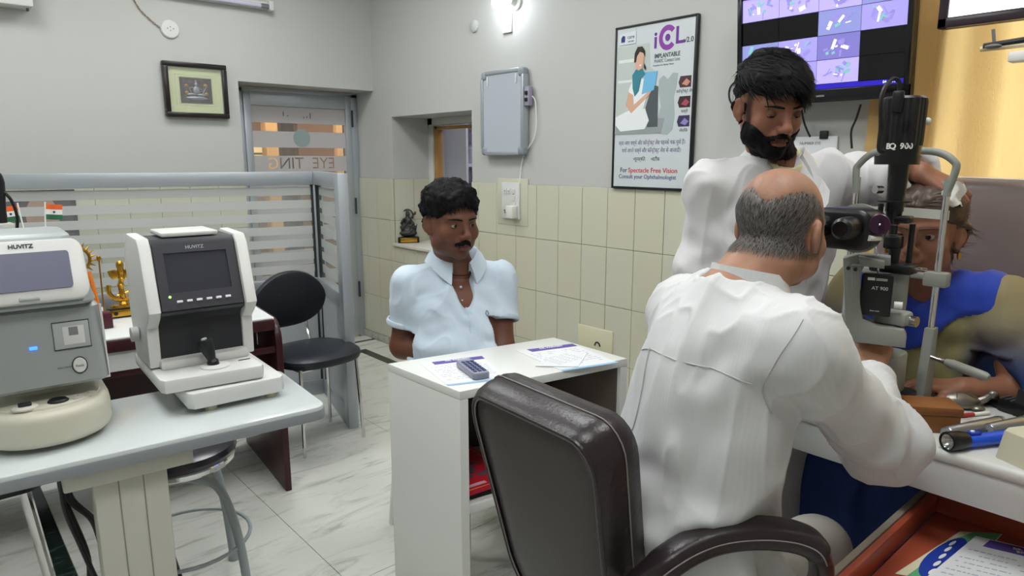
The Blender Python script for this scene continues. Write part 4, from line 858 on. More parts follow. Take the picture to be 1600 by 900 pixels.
# prescription sheets with violet letterhead
paper = mat('paper_white'); vio = mat('letterhead_violet', '#5b4a9c', .6); pblue = mat('paper_blue_edge', '#8ab6dc', .6); hand = mat('handwriting', '#b3b6c4', .7)
def rx_sheet(name, label, corners, z, heading=None, folded=True, lines=9, grp='prescription papers'):
    """corners: near-left, near-right, far-right, far-left in table coordinates (letterhead along the far edge)"""
    P = [Vector((p[0], p[1], 0)) for p in corners]; c = sum(P, Vector()) / 4
    t = thing(name, label, 'paper', (c.x, c.y, z), 0, grp); P = [p - c for p in P]
    bl = lambda u, v: P[0] * (1 - u) * (1 - v) + P[1] * u * (1 - v) + P[2] * u * v + P[3] * (1 - u) * v
    def q(u0, v0, u1, v1, zz, h, nm, m, par):
        g = G(); g.prism([(p.x, p.y) for p in (bl(u0, v0), bl(u1, v0), bl(u1, v1), bl(u0, v1))], h, T(0, 0, zz)); return g.build(nm, m, par, smooth=False)
    sh = q(0, 0, 1, 1, 0, .0012, 'sheet', paper, t)
    q(.18, .86, 1, .985, .0013, .0004, 'letterhead', vio, t)
    q(0, 0, 1, .05, .0013, .0004, 'blue_foot', pblue, t)
    random.seed(len(label)); g = G()
    for i in range(lines):
        v = .76 - i * .07; u = .08
        while u < .9:
            l = random.uniform(.02, .09)
            if random.random() < .72: g.prism([(p.x, p.y) for p in (bl(u, v), bl(min(u + l, .93), v), bl(min(u + l, .93), v + .014), bl(u, v + .014))], .0003, T(0, 0, .0013))
            u += l + .02
    g.build('handwritten_lines', hand, t, smooth=False)
    if heading:
        X_ = (P[1] - P[0]); ln = X_.length; X_ = X_ / ln; Y_ = Vector((-X_.y, X_.x, 0)); o = bl(.58, .925)
        for i, s in enumerate(heading): text(s, ln * .075, frame(o + Vector((0, 0, .0018)) - Y_ * (i - .35) * ln * .085, X_, Y_, (0, 0, 1)), fwh, t, bold=.0004)
    return t
def dz(px, py): p = onz(px, py, .751); return (p.x, p.y)
rx_sheet('prescription', 'prescription sheet with violet letterhead under the handset on white desk', [dz(700, 603), dz(795, 592), dz(752, 556), dz(656, 568)], .7502, ('DR. PARVESH',))
rx_sheet('prescription', 'larger prescription sheet at the far right of the white desk', [dz(880, 580), dz(966, 567), dz(893, 537), dz(806, 548)], .7502, ('DR. PARVESH',))
o = sheet('loose_slip', 'small handwritten slip lying across the larger sheet', 'paper', [dz(836, 573), dz(903, 574), dz(918, 552), dz(868, 550)], .7525, paper, .001, 'prescription papers')
random.seed(5); g = G()
for i in range(7):
    for k in range(5): g.box((-.05 + k * .023 + random.uniform(-.003, .003), -.03 + i * .011, .0012), (.015, .0015, .0005))
g.build('handwritten_lines', hand, o, smooth=False)
a0, a1 = onz(721, 566, .757), onz(757, 593, .757); ang = math.degrees(math.atan2(a1.y - a0.y, a1.x - a0.x))
hs_ = thing('handset', 'grey cordless handset with dark blue keypad lying on prescription sheet', 'handset', ((a0.x + a1.x) / 2, (a0.y + a1.y) / 2, .7522), ang)
g = G(); g.prism(rrect(.15, .052, .012), .02, bev=.005); g.build('shell', mat('handset_grey', '#8a8c9a', .4), hs_)
for i in range(6):
    for j in range(3):
        g = G(); g.box((-.04 + i * .019, -.014 + j * .014, .0212), (.013, .010, .003), .0015); g.build('key', mat('key_blue', '#3d4370', .5), hs_)

# ================================================================== OFFICE CHAIR
lea = mat('brown_leather', '#2b2426', .30, noise=(25, .2), bump=(140, .10)); lea2 = mat('brown_leather_back', '#3f3938', .48, bump=(220, .04)); thr = mat('pale_thread', '#8c8280', .8)
oc = thing('office_chair', 'dark brown leather office chair with curved arms behind the doctor', 'chair', (1.09, .735, 0), 0)
# back: grid in (u across +Y..-Y, v up); rear face towards -X
TLc, TRc = Vector((.800, 1.035, .928)), Vector((.775, .665, .928)); BLc, BRc = Vector((.895, .985, .47)), Vector((.87, .69, .47))
o0 = Vector(oc.location)
rr = rrect(1, 1, .16, 6); nrm = (TRc - TLc).cross(BLc - TLc).normalized()
if nrm.x > 0: nrm = -nrm          # points to the rear (-X)
def bp_(u, v, off):               # u,v in -.5..+.5
    p = (TLc * (.5 - u) + TRc * (.5 + u)) * (.5 + v) + (BLc * (.5 - u) + BRc * (.5 + u)) * (.5 - v)
    bow = -.05 * (1 - (2 * u) ** 2) * 1.0 - .03 * math.cos(v * 3)
    return p - o0 + nrm * (off - bow * .22)
def ringp(s, off, sx=None):
    return [bp_(x * s, y * s, off) for x, y in rr]
g = G(); g.loft([ringp(.02, .004), ringp(.15, .004), ringp(.3, .004), ringp(.45, .004), ringp(.6, .004), ringp(.75, .004), ringp(.92, .0), ringp(.955, -.004)], caps=True); g.build('rear_panel', lea2, oc, angle=60)
g = G(); g.loft([ringp(.94, .002), ringp(.985, .006), ringp(1.01, -.004), ringp(1.03, -.03), ringp(1.03, -.065), ringp(1.0, -.09), ringp(.92, -.105), ringp(.5, -.10)], caps=True); g.build('back_cushion', lea, oc, angle=60)
for s, off in ((.945, .007), (1.035, -.052)):
    g = G(); g.tube(ringp(s, off), .0016 if s < 1 else .0014, 5, closed=True); g.build('seam_thread', thr, oc)
g = G(); g.tube(ringp(.965, .006), .005, 8, closed=True); g.build('piping', lea, oc)
g = G(); g.prism(rrect(.44, .46, .10, 6), .09, T(.075, -.03, .40), bev=.03, seg=4); g.build('seat', lea, oc)
def arm(pts):
    pts = spline([V_ - o0 - Vector((0, 0, .022)) for V_ in pts], 7); n = len(pts); g = G(); secs = []; sd0 = (pts[n // 2 + 4] - pts[n // 2 - 4]).cross(Vector((0, 0, 1))).normalized()
    for i, p in enumerate(pts):
        tn = (pts[min(i + 1, n - 1)] - pts[max(i - 1, 0)]).normalized(); nz = sd0.cross(tn).normalized(); k = i / (n - 1); wd = .031 if .1 < k < .78 else .026; th = .023 if k < .75 else .018
        secs.append([p + sd0 * (math.copysign(abs(math.cos(a)) ** .6, math.cos(a)) * wd) + nz * (math.copysign(abs(math.sin(a)) ** .6, math.sin(a)) * th) for a in [j * math.pi / 8 for j in range(16)]])
    g.loft(secs); ar_ = g.build('armrest', lea, oc, angle=60)
    for s in (-1, 1):
        g = G(); g.tube([p + sd0 * s * .0315 + Vector((0, 0, .004)) for p in pts[3:-12]], .0013, 5); g.build('seam_thread', thr, ar_)
arm([onz(*p) for p in ((990, 905, .665), (1040, 862, .72), (1090, 832, .745), (1140, 817, .755), (1200, 814, .757), (1250, 822, .752), (1278, 842, .733), (1284, 885, .66), (1262, 940, .52))])
arm([Vector(p) for p in ((.90, .93, .62), (.93, .935, .70), (.98, .94, .74), (1.05, .945, .755), (1.12, .94, .75), (1.16, .935, .72), (1.16, .93, .62), (1.13, .93, .46))])
g = G(); g.cyl((.03, -.04, .1), (.03, -.04, .40), .03, n=16); g.build('gas_lift', black_pl, oc)
for k in range(5):
    a = math.radians(72 * k + 20); g = G(); g.tube([(.03, -.04, .11), (.03 + .15 * math.cos(a), -.04 + .15 * math.sin(a), .095), (.03 + .27 * math.cos(a), -.04 + .27 * math.sin(a), .07)], [.03, .024, .018], 10); lg = g.build('base_spoke', black_pl, oc)
    g = G(); g.cyl((.03 + .27 * math.cos(a) - .012 * math.sin(a), -.04 + .27 * math.sin(a) + .012 * math.cos(a), .028), (.03 + .27 * math.cos(a) + .012 * math.sin(a), -.04 + .27 * math.sin(a) - .012 * math.cos(a), .028), .028, n=16); g.build('caster', black_pl, lg)

# ================================================================== EXAMINATION TABLE AND SLIT LAMP
ZT = .78
et = thing('exam_table', 'white examination table with rounded edge carrying the slit lamp', 'table', (1.74, .2, 0))
g = G(); g.box((0, .05, ZT - .014), (.42, 1.10, .028), .012, 4); g.build('table_top', mat('exam_white', '#d8dad6', .25, noise=(4, .05)), et)
g = G(); g.box((-.192, .05, ZT - .028 - .038), (.016, 1.08, .075), .002); g.build('apron', white_lam, et)
g = G(); g.box((.15, .05, ZT - .06), (.016, 1.08, .06), .002); g.build('rear_apron', white_lam, et)
for y in (.56, -.46):
    g = G(); g.box((.0, y, .37), (.34, .025, .74), .003); g.build('side_panel', white_lam, et)
sl = thing('slit_lamp', 'slit lamp microscope with black lamp housing, chin rest frame and grey base', 'slit lamp', (1.66, .57, ZT))
ML = T(-1.66, -.57, -ZT); Dp = 1.51
sgrey = mat('lamp_grey', '#8d9089', .4, noise=(14, .06)); sblk = mat('lamp_black', '#101114', .35); spale = mat('band_pale', '#c4c7bd', .5); plum = mat('plum_drum', '#33172f', .35)
def pp(x, y, d=Dp): return atd(x, y, d)
PXM = lambda n, d=Dp: n * d / FPX * 1.0
def col_cyl(name, m, x, y0, y1, r0, r1=None, par=sl, n=28):
    a, b = pp(x, y0), pp(x, y1); g = G(); g.cyl((b.x, b.y, b.z), (b.x, b.y, a.z), PXM(r1 or r0), PXM(r0), n=n, M=ML); return g.build(name, m, par)
a, b = pp(1408, 152), pp(1406, 228); R0 = PXM(31)
lh = [(a.z - b.z)]
g = G(); secs = []
prof_ = [(0.2, a.z + .001), (.86, a.z + .001), (.97, a.z - .004), (1.0, a.z - .012), (.97, b.z + .01), (.95, b.z)]
for r, z in prof_: secs.append([(b.x + R0 * r * (1 + (.025 if j % 2 else -.02) * (0 if r < .9 else 1)) * math.cos(2 * math.pi * j / 56), b.y + R0 * r * (1 + (.025 if j % 2 else -.02) * (0 if r < .9 else 1)) * math.sin(2 * math.pi * j / 56), z) for j in range(56)])
g.loft(secs, ML); hs2 = g.build('lamp_housing', sblk, sl)
vdir = (CPOS - Vector((b.x, b.y, HCAM))).normalized(); vdir.z = 0; vdir.normalize(); vx = Vector((-vdir.y, vdir.x, 0)); 
for i in range(3):
    g = G(); c = Vector((b.x, b.y, (a.z + b.z) / 2 - .012)) + vdir * (R0 * 1.0) + vx * (.006 + i * .008); g.box((0, 0, 0), (.003, .004, .022), M=ML @ frame(c, vx, vdir, (0, 0, 1))); g.build('vent_slot', mat('slot_black', '#020203', .8), hs2, smooth=False)
g = G(); g.box((0, 0, 0), (.022, .03, .045), .004, M=ML @ frame(Vector((b.x, b.y, a.z - .012)) + vdir * R0 * .85 - vx * .012, vx, vdir, (0, 0, 1))); g.build('plug_block', sblk, hs2)
g = G(); g.ell((0, 0, 0), (.008, .008, .008), 10, M=ML @ T(*(Vector((b.x, b.y, (a.z + b.z) / 2)) + vx * R0 * 1.05))); g.build('side_screw', spale, hs2)
col_cyl('lamp_collar', sblk, 1405, 228, 244, 29, 28)
cl_ = col_cyl('lamp_flange', sblk, 1401, 243, 257, 32, 31)
bb = pp(1405, 232)
for i, ch in enumerate('BQ 900'):
    a_ = -.52 + i * .21; n_ = vdir * math.cos(a_) + vx * math.sin(a_); t_x = -vdir * math.sin(a_) + vx * math.cos(a_)
    if ch != ' ': text(ch, .017, ML @ frame(Vector((bb.x, bb.y, bb.z + .004)) + n_ * (PXM(29) + .0006), t_x, (0, 0, 1), n_), fwh, sl, bold=.0005)
col_cyl('upper_tube', sblk, 1400, 257, 305, 15, 13); col_cyl('mid_tube', sblk, 1397, 305, 330, 13, 13); col_cyl('scale_disc', sblk, 1397, 313, 315.5, 25)
col_cyl('lower_tube', sblk, 1395, 330, 350, 12, 9)
g = G(); q = pp(1398, 342); g.box(q, (.03, .07, .016), .004, M=ML @ T(0, 0, 0)); g.build('prism_yoke', sblk, sl)
col_cyl('mirror_stem', sblk, 1395, 352, 366, 6, 6); g = G(); q = pp(1396, 378); g.box(q, (.034, .034, .03), .005, M=ML); g.build('mirror_block', sblk, sl)
col_cyl('prism_post', sblk, 1395, 388, 415, 9, 7); col_cyl('slit_post', sblk, 1412, 350, 478, 4.5); col_cyl('slit_post', sblk, 1374, 318, 345, 4); col_cyl('pivot_column', sgrey, 1400, 425, 500, 12)
g = G(); q = pp(1396, 418); g.box(q, (.05, .09, .022), .006, M=ML); g.build('pivot_block', sblk, sl)
g = G(); q = pp(1426, 419); g.cyl(q, q + Vector((0, -.03, 0)), .0035, n=8, M=ML); g.build('lever_pin', chrome, sl)
for x, y, r in ((1377, 296, .009), (1400, 280, .006)):
    q = pp(x, y); g = G(); g.cyl(q, q + vdir * .012 - vx * .012, r, n=14, M=ML); g.build('knob', chrome if r > .008 else sblk, sl)
g = G(); g.tube(spline([pp(1404, 150, 1.48), pp(1405, 128, 1.48), pp(1392, 125, 1.48), pp(1378, 150, 1.47), pp(1376, 200, 1.47), pp(1373, 232, 1.47), pp(1380, 238, 1.47)], 6), .0045, 8, M=ML); g.build('power_cable', sblk, sl)
# microscope: eyepieces towards the doctor (-X)
mz = 1.228
for dy, x0 in ((.028, 1.375), (-.030, 1.365)):
    g = G(); g.lathe([(.001, 0), (.015, .0), (.021, .006), (.0225, .018), (.0215, .03), (.023, .034), (.023, .046), (.021, .05), (.021, .075), (.001, .075)], 24, ML @ frame((x0, .600 + dy, mz + .006), (0, 1, 0), (0, 0, 1), (1, 0, 0))); ey_ = g.build('eyepiece', sblk, sl)
g = G(); g.prism(rrect(.125, .085, .03, 6), .075, ML @ frame((1.425, .598, mz), (0, 1, 0), (0, 0, 1), (1, 0, 0)), bev=.012, seg=3); g.build('prism_housing', sblk, sl)
g = G(); g.lathe([(.035, 0), (.052, 0), (.052, .008), (.035, .008)], 32, ML @ frame((1.498, .59, mz - .003), (0, 1, 0), (0, 0, 1), (1, 0, 0))); g.build('grey_ring', sgrey, sl)
g = G(); g.cyl((1.50, .588, mz), (1.56, .585, mz), .04, .036, n=28, M=ML); g.build('objective_barrel', sblk, sl)
q = pp(1374, 351, 1.345); g = G(); g.cyl(q + Vector((.06, .035, 0)), q, .019, n=24, M=ML); g.lathe([(.0195, 0), (.0215, .002), (.0215, .012), (.0195, .014)], 24, ML @ frame(q, (0, 1, 0), (0, 0, 1), (1, .5, 0))); g.build('magnifier_drum', plum, sl)
g = G(); g.ell(q - Vector((.001, .001, 0)), (.003, .003, .003), 8, M=ML); g.build('drum_screw', chrome, sl)
q, q1 = pp(1357, 372, 1.35), pp(1376, 373, 1.36); g = G(); g.tube([q, q1], [.006, .004], 10, M=ML); g.build('white_lever', offw, sl)
q, q1 = pp(1369, 380, 1.47), pp(1372, 428, 1.47); g = G(); g.tube([q, q1], .0022, 8, M=ML); g.build('tonometer_rod', chrome, sl)
q = pp(1369, 460, 1.46); TMx = ML @ frame(q, vx, (0, 0, 1), vdir)
g = G(); g.box((0, 0, 0), (.062, .092, .03), .004, M=TMx); tn_ = g.build('tonometer_box', sblk, sl)
text('AT 900', .0105, TMx @ T(.006, .016, .0153), fwh, tn_); text('Swiss made', .004, TMx @ T(0, -.034, .0153), fwh, tn_)
g = G(); g.box((-.012, .036, .0152), (.014, .006, .0006), M=TMx); g.box((.008, .037, .0152), (.022, .0015, .0006), M=TMx); g.box((.008, .034, .0152), (.022, .0015, .0006), M=TMx); g.build('maker_mark', fwh, tn_, smooth=False)
for dx, s in ((.036, 1), (-.038, -1)):
    g = G(); g.cyl((dx, -.02, 0), (dx + s * .016, -.02, 0), .008, n=16, M=TMx); g.build('dial', offw, tn_)
# cast grey arm
def cast(name, pts, d, th, m=sgrey):
    P = [pp(x, y, d) for x, y in pts]; o = P[0]; ux = vx; v2 = [((p - o).dot(ux), p.z - o.z) for p in P]
    g = G(); g.prism(v2, th, ML @ frame(o - vdir * th / 2, ux, (0, 0, 1), ux.cross(Vector((0, 0, 1)))), bev=.003); return g.build(name, m, sl)
cast('microscope_arm', [(1318, 402), (1342, 394), (1392, 396), (1392, 408), (1352, 412), (1344, 425), (1346, 470), (1350, 492), (1372, 500), (1412, 502), (1416, 512), (1414, 528), (1336, 528), (1322, 515)], 1.50, .045)
cast('arm_bracket', [(1342, 400), (1382, 405), (1382, 416), (1345, 414)], 1.45, .03); cast('arm_pad', [(1331, 413), (1345, 413), (1345, 450), (1331, 450)], 1.46, .03)
for x, y in ((1326, 418), (1337, 420)):
    q = pp(x, y, 1.44); g = G(); g.cyl(q, q + vdir * .012, .004, n=10, M=ML); g.build('screw', sblk, sl)
q = pp(1395, 495, 1.47); g = G(); g.box(q, (.05, .07, .03), .008, M=ML); g.build('slit_carriage', sgrey, sl)
q = pp(1412, 499, 1.46); g = G(); g.cyl(q, q + Vector((-.005, -.028, 0)), .012, n=18, M=ML); g.build('carriage_knob', chrome, sl)
q = pp(1398, 518, 1.46); g = G(); g.cyl(q, q + vdir * .02, .008, n=14, M=ML); g.build('lock_knob', black_pl, sl)
bq = pp(1388, 560, 1.53); bz0 = ZT + .006
g = G(); g.prism(rrect(.11, .13, .03), .095, ML @ T(1.66, .592, ZT + .055), bev=.006); g.build('base_block', sgrey, sl)
g = G(); g.prism(rrect(.15, .17, .02), .03, ML @ T(1.66, .592, ZT + .024), bev=.004); g.build('base_slide', sblk, sl)
g = G(); g.box((1.69, .61, ZT + .012), (.2, .2, .024), .005, M=ML); g.build('glide_plate', dk_grey, sl)
g = G(); g.cyl((1.585, .56, ZT + .05), (1.58, .56, ZT + .135), .01, n=14, M=ML); g.ell((1.58, .56, ZT + .145), (.014, .014, .016), 14, M=ML); g.build('joystick', sblk, sl)
# chin-rest frame: uprights, hoop, forehead band
XH = 1.79; yn = onx(1462, 450, XH).y; yf = onx(1338, 330, XH).y + .005
for i, (y, p0, p1) in enumerate(((yn, (1456, 520), (1473, 300)), (yf, (1335, 520), (1338, 290)))):
    z0, z1 = onx(*p0, XH).z, onx(1473, 300, XH).z
    g = G(); g.cyl((XH, y, z0), (XH, y, z1), .0075, n=16, M=ML); g.build('upright', chrome, sl)
    g = G(); g.cyl((XH, y, z1 - .01), (XH, y, z1 + .03), .0085, n=14, M=ML); g.build('tube_joint', sgrey, sl)
z1 = onx(1473, 300, XH).z; zt_ = onx(1440, 238, XH).z
g = G(); g.tube(spline([(XH, yn, z1), (XH, yn - .012, z1 + .05), (XH, yn - .006, zt_ - .02), (XH, yn + .03, zt_), (XH, (yn + yf) / 2, zt_ + .004), (XH, yf - .035, zt_), (XH, yf, zt_ - .03), (XH, yf + .004, z1 + .04), (XH, yf, z1)], 8), .0085, 12, M=ML); g.build('hoop', sgrey, sl)
g = G(); zb = onx(1440, 335, XH).z; pts = [(XH + .008 + .035 * math.sin(math.pi * i / 12), yn - .006 + (yf - yn + .012) * i / 12) for i in range(13)]
secs = [[(x, y, zb - .011), (x, y, zb + .011), (x + .006, y, zb + .011), (x + .006, y, zb - .011)] for x, y in pts]; g.loft(secs, ML); g.build('forehead_band', spale, sl)
zc_ = onx(1450, 432, XH).z
g = G(); g.box((XH, (yn + yf) / 2, zc_), (.022, abs(yf - yn), .014), .003, M=ML); g.build('chin_bar', sgrey, sl)
g = G(); g.box((XH, yn, zc_ - .004), (.035, .05, .034), .004, M=ML); g.build('chin_clamp', sgrey, sl)
g = G(); g.box((XH + .03, (yn + yf) / 2, zc_ + .012), (.07, .08, .012), .005, M=ML); g.build('chin_rest', spale, sl)
z0 = onx(1456, 520, XH).z
for y in (yn, yf):
    g = G(); g.prism([(-.035, ZT), (.03, ZT), (.018, z0 + .012), (-.012, z0 + .012)], .022, ML @ frame((XH, y + .011, 0), (1, 0, 0), (0, 0, 1), (0, -1, 0)), bev=.003); g.build('upright_foot', sgrey, sl)
zh = onx(1462, 556, XH).z; g = G(); g.cyl((XH - .01, yn, zh), (XH - .02, yn - .05, zh - .006), .006, n=12, M=ML); g.build('handle_rod', chrome, sl)
g = G(); g.tube([(XH - .02, yn - .045, zh - .005), (XH - .025, yn - .06, zh - .006), (XH - .045, yn - .13, zh - .014), (XH - .047, yn - .138, zh - .015)], [.008, .011, .011, .007], 14, M=ML); g.build('handle_grip', sgrey, sl)
q = onz(1428, 628, ZT); g = G(); g.prism(rrect(.085, .045, .01), .045, ML @ T(1.705, .492, ZT) @ RZ(-62), bev=.008, seg=3); g.build('rail_cover', mat('cover_grey', '#7c8081', .4), sl)

# --- things on the examination table
def tz(px, py): p = onz(px, py, ZT); return Vector((p.x, p.y, ZT))
pine = mat('brown_wood', '#9a6433', .45, noise=(4, .5), stretch=(8, 1.5, 8), col2='#6e4320')
q = tz(1456, 672); wbx = thing('wooden_box', 'small brown wooden lidded box beside the doctor sleeve', 'box', (q.x + .012, q.y + .012, ZT), -52)
g = G(); g.box((0, 0, .02), (.10, .07, .04), .003); g.build('body', pine, wbx); g = G(); g.box((0, 0, .05), (.106, .076, .02), .003); g.build('lid', pine, wbx)
def lying(name, label, p0, p1, r, m, cat, grp=None):
    a, b = tz(*p0), tz(*p1); L = (b - a).length; d = (b - a).normalized(); t = thing(name, label, cat, (a.x, a.y, ZT), 0, grp); sd = Vector((-d.y, d.x, 0))
    return t, frame((0, 0, r), sd, (0, 0, 1), d), L
alub = mat('brushed_aluminium', '#a3a5aa', .28, .85, noise=(50, .15)); 
for nm, p0, p1, lab in (('battery_tube', (1478, 690), (1562, 672), 'brushed metal instrument handle lying beside the wooden box'), ('battery_tube', (1543, 685), (1634, 664), 'brushed metal instrument handle lying behind the cream device')):
    t, FMx, L = lying(nm, lab, p0, p1, .0165, alub, 'instrument', 'metal battery tubes')
    g = G(); g.lathe([(.001, -.001), (.0145, -.001), (.0165, .002), (.0165, L), (.012, L + .003), (.001, L + .003)], 24, FMx); g.build('barrel', alub, t)
    g = G(); g.lathe([(.001, -.0016), (.0125, -.0016), (.0128, -.0008), (.001, -.0008)], 20, FMx); cp = g.build('end_cap', mat('cap_pale', '#b9bbbd', .4, .6), t)
    text('CE', .006, FMx @ T(.004, 0, -.0021) @ RY(180), ink, t)
    g = G(); g.lathe([(.0165, L - .012), (.0172, L - .011), (.0172, L - .008), (.0165, L - .007)], 20, FMx); g.build('ring', mat('ring_dark', '#4a4b50', .4), t)
t, FMx, L = lying('torch', 'blue plastic torch with black ribbed head nearest the table edge', (1478, 704), (1590, 692), .0165, None, 'torch')
g = G(); g.lathe([(.0155, .004), (.0165, -.001), (.0195, -.001), (.0205, .004), (.0195, .03), (.0165, .045), (.001, .045)], 28, FMx @ T(0, .003, 0), caps=False); g.build('head', sblk, t)
g = G(); g.lathe([(.016, .002), (.012, .009), (.006, .015), (.001, .016)], 24, FMx @ T(0, .003, 0), caps=False); g.build('reflector', chrome, t)
g = G(); g.lathe([(.001, .0), (.015, .0), (.015, .0012), (.001, .0012)], 24, FMx @ T(0, .003, 0)); g.build('lens', glass, t)
g = G(); g.lathe([(.001, .044), (.0135, .044), (.0145, .06), (.0135, .08), (.0135, L), (.001, L)], 24, FMx); bdy = g.build('body', mat('torch_blue', '#1f55d8', .3), t)
g = G(); g.box((0, .0165, .065), (.014, .006, .028), .003, M=FMx); g.build('switch_plate', mat('switch_navy', '#1a3fae', .4), bdy); g = G(); g.ell((0, .02, .06), (.0035, .0025, .005), 10, M=FMx); g.build('switch_button', fwh, bdy)
q = tz(1590, 716); cdv = thing('cream_device', 'cream slanted plastic device cut by the right frame edge', 'device', (q.x + .045, q.y - .045, ZT), 62)
g = G(); g.prism([(-.03, 0), (.14, 0), (.14, .062), (-.006, .062), (-.016, .056)], .07, frame((0, .035, 0), (0, -1, 0), (0, 0, 1), (-1, 0, 0)) @ T(-.035, 0, -.035), bev=.004); g.build('shell', mat('cream_plastic', '#cfccb4', .4), cdv)
g = G(); g.box((-.0365, .01, .045), (.001, .035, .003)); g.box((-.0365, .01, .038), (.001, .028, .003)); g.build('print', mat('print_grey'), cdv, smooth=False)
g = G(); g.box((-.03, .05, .004), (.01, .012, .008), .002); g.build('foot', sblk, cdv)
q = tz(1590, 646); bd_ = thing('black_scope_head', 'black instrument head with strap lying at the far right of table', 'instrument', (q.x, q.y, ZT), -20)
g = G(); g.box((0, -.01, .015), (.05, .09, .03), .006); g.build('body', sblk, bd_); g = G(); g.prism([(-.02, 0), (.02, 0), (.016, .03), (-.012, .034)], .05, frame((0, .0, .028), (1, 0, 0), (0, 0, 1), (0, -1, 0)), bev=.003); g.build('head', dk_grey, bd_); g = G(); g.box((.0, .05, .008), (.03, .05, .012), .003); g.build('strap', sblk, bd_)
for i in range(3):
    g = G(); g.box((0, .03 - i * .012, .031), (.04, .003, .003)); g.build('rib', mat('rib_grey', '#55565a', .4), bd_)
t, FMx, L = lying('red_pen', 'white and red pen lying behind the metal handle', (1490, 654), (1545, 648), .005, None, 'pen')
g = G(); g.lathe([(.001, 0), (.004, 0), (.005, .004), (.005, L * .55), (.001, L * .55)], 12, FMx); g.build('cap', mat('pen_red', '#b8323a', .35), t); g = G(); g.lathe([(.001, L * .55), (.0045, L * .55), (.0045, L), (.001, L)], 12, FMx); g.build('barrel', fwh, t)
q = tz(1490, 634); tt = thing('turtle_figurine', 'small silver metal turtle figurine on the table by the lamp handle', 'figurine', (q.x + .01, q.y, ZT), -55)
tm = mat('old_silver', '#8f8a82', .35, .75, noise=(50, .5))
g = G(); ring = []
for t__ in range(9):
    a = math.pi / 2 * t__ / 8; ring.append([(.052 * math.cos(a) * math.cos(b), .038 * math.cos(a) * math.sin(b), .010 + .028 * math.sin(a)) for b in [j * math.pi / 14 for j in range(28)]])
g.loft(ring); shl = g.build('shell', tm, tt)
g = G(); g.lathe([(.001, 0), (1.0, 0), (1.04, .003), (1.0, .006), (.001, .006)], 28, T(0, 0, .006) @ Matrix.Diagonal((.056, .042, 1, 1))); g.build('rim', tm, tt)
for k in range(6):
    a = k * math.pi / 3 + .3; g = G(); g.tube([(.02 * math.cos(a), .015 * math.sin(a), .0365), (.036 * math.cos(a), .027 * math.sin(a), .0305), (.051 * math.cos(a), .037 * math.sin(a), .014)], .0012, 5); g.build('shell_ridge', mat('ridge_dark', '#5b554d', .4, .7), shl)
g = G(); g.tube(spline([(.045, 0, .012), (.062, 0, .02), (.072, 0, .03)], 4), [.009, .009, .009, .009, .009, .0085, .008, .008, .008], 10); g.ell((.078, 0, .033), (.013, .010, .010), 14); g.build('head', tm, tt)
for sx, sy in ((.035, .036), (.035, -.036), (-.035, .034), (-.035, -.034)):
    g = G(); g.ell((sx, sy, .007), (.016, .012, .007), 10); g.build('flipper', tm, tt)

# --- open drawer unit under the table
terra = mat('terracotta_plastic', '#a04a34', .35); 
du = thing('drawer_unit', 'open terracotta plastic drawer holding papers under the examination table', 'drawer', (1.46, .18, 0))
zb0, zb1 = .562, .615
g = G(); g.box((-.02, 0, zb0 + .004), (.50, .50, .008)); g.build('drawer_floor', terra, du, smooth=False)
for c, s, nm in (((-.01, .262, (zb0 + zb1) / 2), (.50, .016, zb1 - zb0), 'drawer_side'), ((-.01, -.262, (zb0 + zb1) / 2), (.50, .016, zb1 - zb0), 'drawer_side'), ((.25, 0, (zb0 + zb1) / 2 + .01), (.016, .54, zb1 - zb0 + .02), 'drawer_back'), ((-.275, 0, (zb0 + zb1) / 2 - .005), (.03, .54, zb1 - zb0 - .01), 'drawer_front')):
    g = G(); g.box(c, s, .005); g.build(nm, terra, du)
g = G(); g.box((-.01, .278, zb1 - .02), (.52, .014, .04), .002); g.build('slide_rail', mat('rail_beige', '#8a8074', .5), du)
g = G(); g.tube(spline([(-.29, .16, zb1 - .02), (-.325, .13, zb1 - .02), (-.325, -.05, zb1 - .02), (-.29, -.08, zb1 - .02)], 6), .012, 10); g.build('pull_handle', terra, du)
g = G(); g.box((-.03, -.03, .27), (.40, .48, .54), .006); g.build('cabinet', terra, du)
# chart card and prescription lying in the drawer
ZP = .5715
def dpt(px, py, z=ZP): p = onz(px, py, z); return Vector((p.x, p.y, 0))
P = [dpt(*p) for p in ((1398, 896), (1500, 830), (1566, 834), (1500, 912))]
c = sum(P, Vector()) / 4
ccd = thing('chart_card', 'green and blue eye chart card lying in the open drawer', 'card', (c.x, c.y, ZP - .001))
P = [p - c for p in P]; bl2 = lambda u, v: P[0] * (1 - u) * (1 - v) + P[1] * u * (1 - v) + P[2] * u * v + P[3] * (1 - u) * v
def cpoly(nm, uv, m, z, par=ccd): g = G(); g.prism([(p.x, p.y) for p in [bl2(u, v) for u, v in uv]], .0006, T(0, 0, z)); return g.build(nm, m, par, smooth=False)
cpoly('card', [(0, 0), (1, 0), (1, 1), (0, 1)], mat('card_cream', '#d9d3b4', .5), 0)
cpoly('green_field', [(0, .2), (.5, .2), (.75, .05), (1, .35), (1, .97), (0, .97)], mat('card_green', '#5fae78', .5), .0008)
cpoly('blue_oval', [(.42 + .42 * math.cos(a), .37 + .30 * math.sin(a) - .12 * math.cos(a)) for a in [i * math.pi / 14 for i in range(28)]], mat('card_blue', '#1c3aa0', .5), .0016)
for u, v in ((.12, .47), (.27, .40), (.42, .34), (.57, .28), (.7, .22), (.3, .75), (.45, .7), (.6, .64), (.75, .58)):
    cpoly('eye_mark', [(u + .055 * math.cos(a), v + .045 * math.sin(a)) for a in [i * math.pi / 6 for i in range(12)]], fwh if v < .5 else mat('card_pale', '#bfe0c8', .5), .0024)
